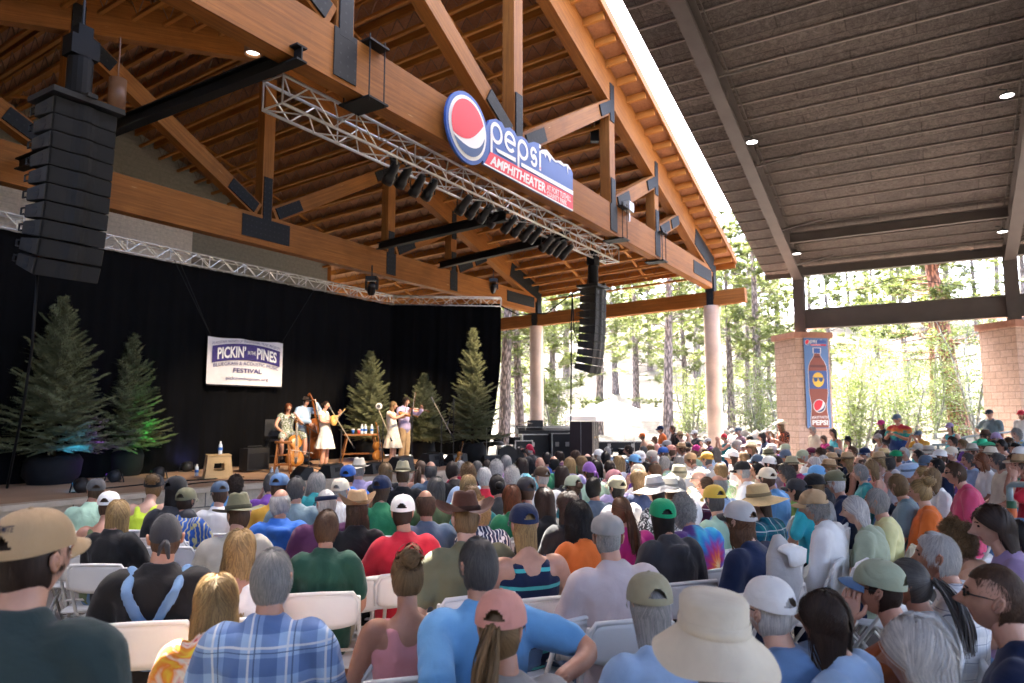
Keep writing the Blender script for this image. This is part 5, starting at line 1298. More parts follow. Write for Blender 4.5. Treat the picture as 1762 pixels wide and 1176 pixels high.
# ---- hair made of many narrow strands over a skull cap
def scalp(th, ph, k=1.0): return Vector((.078 * k * math.cos(ph) * math.cos(th), -.004 + .100 * k * math.cos(ph) * math.sin(th), .003 + .121 * k * math.sin(ph)))
def hairline(th, kind):
    """lowest elevation (radians) at which hair grows, th=90deg is the face"""
    f = math.sin(th)
    if kind == 'fringe': return -.85 if f < -.35 else (-.45 if f < .25 else 9)
    if f > .75: return .62
    if f > .30: return .62 - (.75 - f) * 1.1
    if f > -.1: return -.05
    return -.85 + .5 * max(0, f + .1)
HAIRM = {}
def hair_mesh(kind, seed=0, flat=False, fine=False):
    k = (kind, seed, flat, fine)
    if k in HAIRM: return HAIRM[k]
    rr = random.Random(hash(kind) % 1000 + seed if False else sum(map(ord, kind)) + seed * 77); mb = MB(); val = []
    lo = 'fringe' if kind == 'fringe' else 'full'; nu, nv = 40, 20; idx = {}
    base = 1.035 if kind != 'crew' else 1.02
    top_lim = .55 if kind == 'fringe' else 2
    for j in range(nv + 1):
        ph = -.95 + (math.pi / 2 + .95) * j / nv
        for i in range(nu):
            th = 2 * math.pi * i / nu; idx[i, j] = len(mb.v); q = 1 + .02 * mnoise.noise(Vector((math.cos(th) * 4, math.sin(th) * 4, ph * 4)))
            mb.v.append(tuple(scalp(th, ph, base * q)))
    for j in range(nv):
        ph = -.95 + (math.pi / 2 + .95) * (j + .5) / nv
        for i in range(nu):
            th = 2 * math.pi * (i + .5) / nu
            if ph > hairline(th, lo) and ph < top_lim: mb.face((idx[i, j], idx[(i+1) % nu, j], idx[(i+1) % nu, j+1], idx[i, j+1])); val.append(.35)
    P = dict(short=(850, .055, .012, 0, .0085), crew=(600, .018, .004, 0, .006), fringe=(520, .05, .010, .15, .008), curly=(900, .085, .030, 1.0, .009), spiky=(650, .07, .028, .2, .009), bob=(900, .24, .018, .1, .010), long=(1000, .48, .018, .12, .011), wavy=(1000, .46, .026, .55, .011), pony=(750, .13, .008, 0, .009), bun=(750, .13, .008, .1, .009), updo=(750, .13, .012, .3, .009))[kind]
    N, L, lift, wave, wd = P; lift *= .22 if flat else 1; N = int(N * 2.6); lift *= .7; wd *= .27; made = 0; tries = 0
    if fine: N = int(N * 2.1); wd *= .46
    while made < N and tries < 60000:
        tries += 1; th = rr.uniform(0, 2 * math.pi); ph = math.asin(rr.uniform(-.8, 1)); f = math.sin(th)
        if ph < hairline(th, lo) or ph > top_lim: continue
        if kind in ('long', 'wavy', 'bob') and ph < 0 and rr.random() < .3: continue
        made += 1; p = scalp(th, ph, 1.03); l = L * rr.uniform(.75, 1.1)
        crown = Vector((.0, -.03, .118)); seg = 4 if L < .1 else 11; st = l / seg; pts = [p]; tie = None
        if kind in ('pony', 'bun', 'updo'): tie = {'pony': Vector((0, -.115, .03)), 'bun': Vector((0, -.095, .085)), 'updo': Vector((0, -.118, .02))}[kind]
        w0 = rr.uniform(0, 6.28); lf = 1 + lift * rr.uniform(.6, 1.6) / .09
        for s in range(seg):
            c = pts[-1]; n = Vector((c.x / .080 ** 2, (c.y + .004) / .1 ** 2, c.z / .121 ** 2)).normalized()
            if tie: d = tie - c
            else:
                d = c - crown
                if kind in ('short', 'crew', 'spiky', 'fringe') and c.y > .02 and c.z > .05: d = Vector((.7 if c.x > -.02 else -.7, .35, .1))
                if kind in ('long', 'wavy', 'bob'): d = Vector((c.x * 1.2 + (.02 if c.x > 0 else -.02), -.05 + c.y * .2 if c.y > .0 else c.y * .35, -.06)) if c.z > -.02 else Vector((0, 0, -1))
            if kind == 'spiky': d = d * .5 + n * rr.uniform(.02, .09)
            hang = kind in ('long', 'wavy', 'bob') and c.z < -.03
            if hang:
                yb = -.088 - .36 * max(0, -c.z - .10); d = Vector((-.10 * c.x * (1 if kind != 'bob' else 2.2), (yb - c.y) * (1.1 if c.y < .0 else .25), -.22))
            else: d = d - n * d.dot(n)
            if d.length < 1e-4: d = Vector((0, -1, -.2))
            d.normalize()
            if kind == 'curly': d = (d + Vector((rr.gauss(0, 1), rr.gauss(0, 1), rr.gauss(0, 1))) * 1.0).normalized()
            elif wave: d = (d + Vector((math.sin(w0 + s * 1.25), math.cos(w0 * 1.7 + s * 1.1), 0)) * wave * .55).normalized()
            q = c + d * st
            if not hang:
                e = math.sqrt((q.x / .080) ** 2 + ((q.y + .004) / .1) ** 2 + (q.z / .121) ** 2)
                tgt = lf if kind != 'curly' else 1.03 + rr.uniform(0, .42 if not flat or c.z < .02 else .06)
                if kind == 'spiky': tgt = max(e, 1.03)
                if e > 1e-3: q = Vector((q.x, q.y + .004, q.z)) * (1 + (tgt / e - 1) * (.7 if s else .4)) - Vector((0, .004, 0))
            pts.append(q)
            if tie and (tie - q).length < .025: break
        r_ = rr.random(); o = len(mb.v); m = len(pts)
        for s, c in enumerate(pts):
            t = (pts[min(s + 1, m - 1)] - pts[max(s - 1, 0)]).normalized(); n = Vector((c.x, c.y + .004, c.z * .7 if abs(c.z) < .12 else 0)).normalized(); x = t.cross(n)
            if x.length < .05: x = Vector((1, 0, 0))
            x.normalize(); wq = wd * (1.0 if s < m - 2 else (.7 if s == m - 2 else .18)); mb.v += [tuple(c - x * wq), tuple(c + x * wq)]
        for s in range(m - 1): mb.face((o + 2*s, o + 2*s + 1, o + 2*s + 3, o + 2*s + 2)); val.append(r_)
    def tail(p0, n, L, spread, wv, drop=Vector((0, -.25, -1))):
        for i in range(n):
            r_ = rr.random(); c = p0 + Vector((rr.gauss(0, .012), rr.gauss(0, .010), rr.gauss(0, .008))); d = (drop + Vector((rr.gauss(0, spread), rr.gauss(0, spread), 0))).normalized(); o = len(mb.v); m = 10; w0 = rr.uniform(0, 6); l = L * rr.uniform(.75, 1.05)
            for s in range(m):
                x = Vector((math.cos(w0), math.sin(w0), .1)) ; wq = .0042 * (1 if s < m - 2 else .4); mb.v += [tuple(c - x * wq), tuple(c + x * wq)]
                d = (d + Vector((math.sin(w0 + s * .9) * wv, math.cos(w0 + s * .8) * wv - .05 * (1 if c.y > -.19 else -1), -.28))).normalized(); c = c + d * (l / m)
                c = Vector((c.x * .985, c.y, c.z))
            for s in range(m - 1): mb.face((o + 2*s, o + 2*s + 1, o + 2*s + 3, o + 2*s + 2)); val.append(r_)
    if kind == 'pony': tail(Vector((0, -.125, .025)), 220, .42, .12, .10, Vector((0, -.8, -.5)))
    if kind in ('bun', 'updo'):
        c = Vector((0, -.098, .105)) if kind == 'bun' else Vector((0, -.135, .02)); n = 330; R0 = .046 if kind == 'bun' else .040
        for i in range(n):
            ax = Vector((rr.gauss(0, 1), rr.gauss(0, 1), rr.gauss(0, 1) + 1.2)).normalized(); a = ax.orthogonal().normalized(); b = ax.cross(a); r_ = rr.random(); o = len(mb.v); m = 8; a0 = rr.uniform(0, 6); Rr = R0 * rr.uniform(.85, 1.15)
            if kind == 'bun' and i % 9 == 0: Rr *= 1.5
            for s in range(m):
                q = a0 + s * .34; e = (a * math.cos(q) + b * math.sin(q)); p = c + e * Rr; mb.v += [tuple(p - ax * .0038), tuple(p + ax * .0038)]
            for s in range(m - 1): mb.face((o + 2*s, o + 2*s + 1, o + 2*s + 3, o + 2*s + 2)); val.append(r_)
    me = mb.mesh('hair', False, recalc=False); at = me.attributes.new('strand', 'FLOAT', 'FACE'); at.data.foreach_set('value', val)
    HAIRM[k] = me; return me
# ---- hats
HATM = {}
def brimmed(crown_h, r_top, brim, curl, droop, pinch, wavy=0):
    prof = [(.0, crown_h), (r_top * .55, crown_h * 1.0), (r_top * .9, crown_h * .93), (r_top, crown_h * .80), (.090, .012), (.094, .0)] + [(.094 + brim * q, 0) for q in (.15, .35, .55, .75, .9, 1.0)]
    def fn(p, a, rr, z):
        x, y = p.x * .93, p.y * 1.12; zz = z
        if z > crown_h * .5: zz -= pinch * crown_h * math.exp(-(p.x / (r_top * .38)) ** 2) * (.6 + .5 * (p.y / .09)) ; x *= 1 - pinch * .35 * max(0, y / .1)
        if rr > .0945:
            q = (rr - .094) / brim; zz += curl * q * q * abs(math.cos(a)) ** 1.5 - droop * q - .25 * curl * q * q * abs(math.sin(a)) + wavy * q * math.sin(a * 3 + 1) + .0
        return (x, y - .006, zz + .045)
    mb = MB(); mb.lathe(prof, 40, (0, 0, 0), 0, fn); o = len(mb.v); n = len(prof)
    me = mb.mesh('hat', True); return me
def cap_meshes():
    mb = MB(); nu, nv = 72, 22
    for j in range(nv + 1):
        ph = math.pi / 2 * j / nv
        for i in range(nu):
            th = 2 * math.pi * i / nu; k = .104 * math.cos(ph) ** .75; seam = 1 - .012 * abs(math.cos(th * 3)) ** 14
            x, y, z = .091 * math.cos(ph) ** .72 * math.cos(th) * seam, .113 * math.cos(ph) ** .72 * math.sin(th) * seam, .108 * math.sin(ph) ** .9
            mb.v.append((x, y - .004 - z * .12, z + .032 + .10 * (y + .0) * .0 - .012 * (y < 0) * (-y / .11)))
    for j in range(nv):
        for i in range(nu):
            th = 2 * math.pi * (i + .5) / nu; back = abs(th - 1.5 * math.pi)
            if j >= 3 and (back / .40) ** 2 + ((j - 2.5) / 5.2) ** 2 < 1: continue
            mb.face((j*nu+i, j*nu+(i+1) % nu, (j+1)*nu+(i+1) % nu, (j+1)*nu+i))
    mb.lathe([(.0, .006), (.006, .004), (.008, 0)], 8, (0, -.017, .140)); crown = mb.mesh('cap', True)
    b = MB(); n = 18
    for lay in (0, -.004):
        for i in range(n + 1):
            u = -1 + 2 * i / n; x = u * .080; y0 = .113 * math.sqrt(max(0, 1 - (x / .091) ** 2)) - .012; L = .072 * math.sqrt(max(0, 1 - abs(u) ** 2.6)); sag = -.028 * u * u
            b.v += [(x, y0, .036 + sag * .5 + lay), (x * 1.0, y0 + L * .55, .034 + sag * .85 + lay), (x * .98, y0 + L, .024 + sag + lay)]
    m = (n + 1) * 3
    for o in (0, m):
        for i in range(n):
            for q in (0, 1): b.face((o + 3*i + q, o + 3*i + 3 + q, o + 3*i + 4 + q, o + 3*i + 1 + q))
    for i in range(n): b.face((3*i + 2, 3*i + 5, m + 3*i + 5, m + 3*i + 2))
    return crown, b.mesh('brim', True)
def flatcap_mesh():
    mb = MB(); nu, nv = 30, 8
    for j in range(nv + 1):
        ph = math.pi / 2 * j / nv
        for i in range(nu):
            th = 2 * math.pi * i / nu; x, y = .094 * math.cos(ph) ** .6 * math.cos(th), .118 * math.cos(ph) ** .6 * math.sin(th); z = .082 * math.sin(ph) ** .8; mb.v.append((x, y + .008 + z * .25 * (y > 0), z * (1.05 - 1.6 * max(0, y)) + .036 - .12 * max(0, y) * 0))
    for j in range(nv):
        for i in range(nu): mb.face((j*nu+i, j*nu+(i+1) % nu, (j+1)*nu+(i+1) % nu, (j+1)*nu+i))
    return mb.mesh('cap', True)
def bandana_mesh():
    mb = MB(); nu, nv = 30, 8
    for j in range(nv + 1):
        ph = -.15 + (math.pi / 2 + .15) * j / nv
        for i in range(nu):
            th = 2 * math.pi * i / nu; f = math.sin(th); p = scalp(th, max(ph, .28 * max(0, f) + .05 - .25 * max(0, -f)) if j == 0 else ph, 1.075 + .01 * math.sin(th * 7 + ph * 6)); mb.v.append(tuple(p))
    for j in range(nv):
        for i in range(nu): mb.face((j*nu+i, j*nu+(i+1) % nu, (j+1)*nu+(i+1) % nu, (j+1)*nu+i))
    mb.tube([(0, -.11, -.01), (.01, -.135, -.03), (.02, -.14, -.09)], [.018, .016, .008], 8, round_=True); mb.tube([(0, -.11, -.01), (-.02, -.135, -.03), (-.03, -.13, -.07)], [.018, .014, .008], 8, round_=True)
    return mb.mesh('bandana', True)
def band_mesh():
    mb = MB(); mb.lathe([(.0945, .048), (.0955, .05), (.0935, .075), (.092, .076)], 36, fn=lambda p, a, r, z: (p.x * .935, p.y * 1.125 - .006, z)); return mb.mesh('hat_band', True)
def visor_mesh():
    mb = MB(); mb.lathe([(.088, .03), (.090, .03), (.089, .065), (.087, .065)], 36, fn=lambda p, a, r, z: (p.x * .96, p.y * 1.17 - .004, z)); return mb.mesh('visor', True)
HAT_SPECS = dict(fedora=(.115, .070, .062, .030, .004, .22), cowboy=(.125, .070, .085, .075, -.002, .32), outback=(.120, .068, .088, .028, .010, .25), sunhat=(.105, .080, .125, .0, .045, .0, .012), bucket=(.100, .080, .060, .0, .045, .0), boonie=(.092, .090, .070, .010, .075, .0, .014), strawhat=(.110, .076, .075, .03, .006, .12), rollbrim=(.112, .074, .055, .06, -.03, .15))
HATW = dict(cap='baseball cap', fedora='fedora hat', cowboy='cowboy hat', outback='wide brimmed hat', sunhat='floppy sun hat', bucket='bucket hat', boonie='large boonie hat', strawhat='straw hat', rollbrim='roll brim hat', flatcap='flat cap', bandana='bandana', visor='visor', trucker='mesh cap')
def get_hat(kind):
    if kind not in HATM:
        if kind in ('cap', 'trucker'): HATM[kind] = cap_meshes()
        elif kind == 'flatcap': HATM[kind] = (flatcap_mesh(), cap_meshes()[1])
        elif kind == 'bandana': HATM[kind] = (bandana_mesh(), None)
        elif kind == 'visor': HATM[kind] = (visor_mesh(), cap_meshes()[1])
        else: HATM[kind] = (brimmed(*HAT_SPECS[kind]), 'band')
    return HATM[kind]
BANDM = band_mesh()
def glasses_mesh(dark):
    mb = MB()
    for s in (-1, 1):
        mb.tube([(s * .033, .091, .012), (s * .033, .096, .012)], [(.021, .0145)] * 2, 12, m=1)
        mb.tube([(s * .057, .094, .018), (s * .080, .06, .016), (s * .082, -.02, .010)], .0028, 5)
    mb.tube([(-.012, .101, .015), (.012, .101, .015)], .0028, 5); return mb.mesh('sunglasses')
GLM = {}
# ---- folding chair, shared by all seats
M_chairp = pm('white_chair_plastic', (.72, .715, .70), .35, .05, 4, .05, 50); M_chairt = pm('pale_chair_tube', (.60, .58, .54), .35, .08, 5, 0)
def chair_meshes():
    b = MB(); nx, nz = 14, 6; h0, h1 = .670, .885
    for lay in (0, .012):
        for j in range(nz + 1):
            v = j / nz
            for i in range(nx + 1):
                u = -1 + 2 * i / nx; rnd = 1 - .10 * max(0, (abs(v - .5) * 2) ** 4); x = u * .222 * rnd; z = h0 + (h1 - h0) * v - .028 * abs(u) ** 3.5 * (v ** 2) + .016 * abs(u) ** 3 * (1 - v) ** 2
                y = -.245 - .085 * (z - .6) + .030 * (u * u) - lay; b.v.append((x, y, z))
    w_ = nx + 1; m = w_ * (nz + 1)
    for o in (0, m):
        for j in range(nz):
            for i in range(nx): b.face((o+j*w_+i, o+j*w_+i+1, o+(j+1)*w_+i+1, o+(j+1)*w_+i))
    per = [i for i in range(w_)] + [j*w_+nx for j in range(1, nz+1)] + [nz*w_+i for i in range(nx-1, -1, -1)] + [j*w_ for j in range(nz-1, 0, -1)]
    for a, c in zip(per, per[1:] + per[:1]): b.face((a, c, m + c, m + a))
    b.tube([(-.218, -.225, h0 + .02), (-.222, -.242, h1 - .06), (-.19, -.255, h1 - .008), (0, -.282, h1 + .002), (.19, -.255, h1 - .008), (.222, -.242, h1 - .06), (.218, -.225, h0 + .02)], .0125, 8)
    s = MB(); out = [(-.20, -.19), (.20, -.19), (.215, .10), (.205, .185), (.16, .215), (-.16, .215), (-.205, .185), (-.215, .10)]
    s.prism(out, .024, (0, 0, .425), (1, 0, 0), (0, 1, 0), (0, 0, 1)); s.tube([(p[0], p[1], .43) for p in out + out[:1]], .012, 6)
    f = []
    for q in (-1, 1):
        m1 = MB(); m1.tube([(q * .222, -.245, .855), (q * .226, -.10, .50), (q * .228, .24, .012)], .0125, 8); f.append(m1.mesh('front_leg', True))
        m2 = MB(); m2.tube([(q * .205, .13, .415), (q * .205, -.24, .012)], .0125, 8); f.append(m2.mesh('rear_leg', True))
    cs = []
    for a_, y_, z_ in ((.228, .20, .06), (.205, -.21, .05), (.226, -.10, .50)): c = MB(); c.tube([(-a_, y_, z_), (a_, y_, z_)], .010, 6); cs.append(c.mesh('crossbar', True))
    return b.mesh('backrest', True), s.mesh('seat', True), f, cs
CHM = chair_meshes()
def chair(P, yaw, lab, sc=1.0, grp='white folding chairs of the audience'):
    t = thing('folding_chair', lab, 'chair', P, yaw, grp, sc)
    put('backrest', CHM[0], M_chairp, t); put('seat', CHM[1], M_chairp, t)
    for m in CHM[2]: put(m.name.split('.')[0], m, M_chairt, t)
    for m in CHM[3]: put('crossbar', m, M_chairt, t)
    return t
# ---- assembling one person
LOOK = W(11.8, 7.3, 0)
def face_yaw(P):
    d = LOOK - Vector(P); return math.atan2(-d.x, d.y) + .55 * smooth(.10, .62, P[0] / max(.5, P[1]))
def person(head_px, D, pose, yaw, label, skin, hair, hat, top, pants=None, hy=0.0, hp=0.0, sc=1.0, group=None, glasses=None, shoes=False, hatm=None, wide=1.0, hatdeep=0, root=None, topm=None, brimcol=None):
    Pz = get_pose(pose); H = at_y(*head_px, D) if head_px else None
    M = Matrix.Rotation(yaw, 3, 'Z'); hc = Vector(Pz['head'])
    loc = Vector(root) if root is not None else H - M @ Vector((hc.x * sc * wide, hc.y * sc, hc.z * sc))
    b = put('person', body_mesh(pose, hy, hp), [M_skin, M_eye, M_lip], None, loc, (0, 0, yaw), (sc * wide, sc, sc), skin)
    tag(b, label, 'person', group)
    HM = head_M(Pz, hy, hp); e = HM.to_euler()
    def onhead(nm, me, mat, col=None, par=None, s=1.0):
        o = put(nm, me, mat, par or b, col=col)
        if par is None: o.location = HM.translation; o.rotation_euler = e; o.scale = (.875 * s / wide, .875 * s, .875 * s)
        return o
    if hair and hair[0] != 'bald':
        hk, hcn = hair; seed = 0 if hk == 'crew' else (hash_(label) % 2); onhead('hair', hair_mesh(hk, seed, bool(hat), D is not None and D < 3.4), M_hair, COL.get(hcn, hcn))
    if hat:
        kind, hcn = hat; a, bm_ = get_hat(kind); mt = hatm or (M_straw if kind in ('strawhat', 'sunhat', 'rollbrim') or hcn == 'straw' else M_leath if hcn == 'leather' else M_felt)
        nm = {'cap': 'cap', 'trucker': 'cap', 'flatcap': 'cap', 'bandana': 'bandana', 'visor': 'visor'}.get(kind, 'hat'); colh = COL[hcn] if isinstance(hcn, str) else hcn
        h = onhead(nm, a, mt, colh, None, 1.07 if kind in ('cap', 'trucker', 'bandana', 'visor') else 1.13 if kind == 'boonie' else 1.11)
        if bm_ == 'band': put('hat_band', BANDM, M_felt, h, col=tuple(q * .35 for q in colh) if hatdeep == 0 else COL[hatdeep])
        elif bm_: put('brim', bm_, M_felt, h, col=COL[brimcol] if brimcol else (COL['charcoal'] if kind == 'trucker' else colh))
    if top:
        kd, tc_, pt = (list(top) + ['plain'])[:3]
        put({'tee': 'shirt', 'long': 'shirt', 'jacket': 'jacket', 'tank': 'tank_top', 'dress': 'dress', 'overall': 'tank_top'}[kd], garment(pose, kd), None if garment(pose, kd).materials else PATM['plain'], b, col=COL[tc_])
        o = LAST[0]
        if pt != 'plain' or topm:
            o.material_slots[0].link = 'OBJECT'; o.material_slots[0].material = topm or PATM[pt]
    if pants:
        pk, pc = pants; put({'pants': 'trousers', 'shorts': 'shorts', 'bibs': 'overalls'}[pk], garment(pose, pk), M_denim, b, col=COL[pc])
    if glasses:
        if glasses not in GLM: GLM[glasses] = glasses_mesh(glasses)
        onhead('sunglasses' if glasses == 'dark' else 'glasses', GLM[glasses], [M_darkpl, M_blacksteel if glasses == 'dark' else M_lens])
    if shoes:
        for nm in 'LR': put('shoe', shoe_mesh(Pz, nm), M_shoe, b)
    return b
def hash_(s): return sum((i + 1) * ord(c) for i, c in enumerate(s))
LAST = [None]
_put = put
def put(*a, **k):
    o = _put(*a, **k); LAST[0] = o; return o
# ================================================================== THE AUDIENCE
SEATP = [('sit', 'lap', 'lap', -.03), ('sit', 'lap', 'knee', .10), ('sit', 'cross', 'cross', .0), ('sit', 'knee', 'knee', .22), ('sit', 'chin', 'cross', .12), ('sit', 'lap', 'chest', -.06)]
TOPW = dict(tee='t-shirt', long='long sleeved shirt', jacket='jacket', tank='tank top', dress='dress', overall='strap top')
USED = {}; PEOPLE = []
def describe(posture, hair, hat, top):
    tk, tc_, pt = (list(top) + ['plain'])[:3]; p = PATN[pt]; c = '' if pt in ('tiedye', 'tiewarm', 'tiedark', 'pastel', 'flame') else nice(tc_) + ' '
    cl = (c + (p + ' ' if p else '') + TOPW[tk]).strip()
    if hat: h = '%s%s' % (nice(hat[1]) + ' ' if hat[1] != 'straw' else '', HATW[hat[0]])
    else: h = {'short': '%s short hair', 'crew': '%s cropped hair', 'fringe': 'balding %s hair', 'curly': '%s curly hair', 'spiky': '%s spiky hair', 'bob': '%s bobbed hair', 'long': '%s long straight hair', 'wavy': '%s long wavy hair', 'pony': '%s ponytail', 'bun': '%s hair in a bun', 'updo': '%s pinned up hair'}[hair[0]] % nice(hair[1]) if hair[0] != 'bald' else 'bald head'
    return '%s person in %s, %s' % (posture, cl, h)
def short_ref(hat, hair, top):
    tk, tc_, pt = (list(top) + ['plain'])[:3]
    return '%s %s' % (nice(tc_) if pt not in ('tiedye', 'tiewarm', 'tiedark', 'pastel', 'flame') else PATN[pt], 'cap' if False else TOPW[tk].split()[-1])
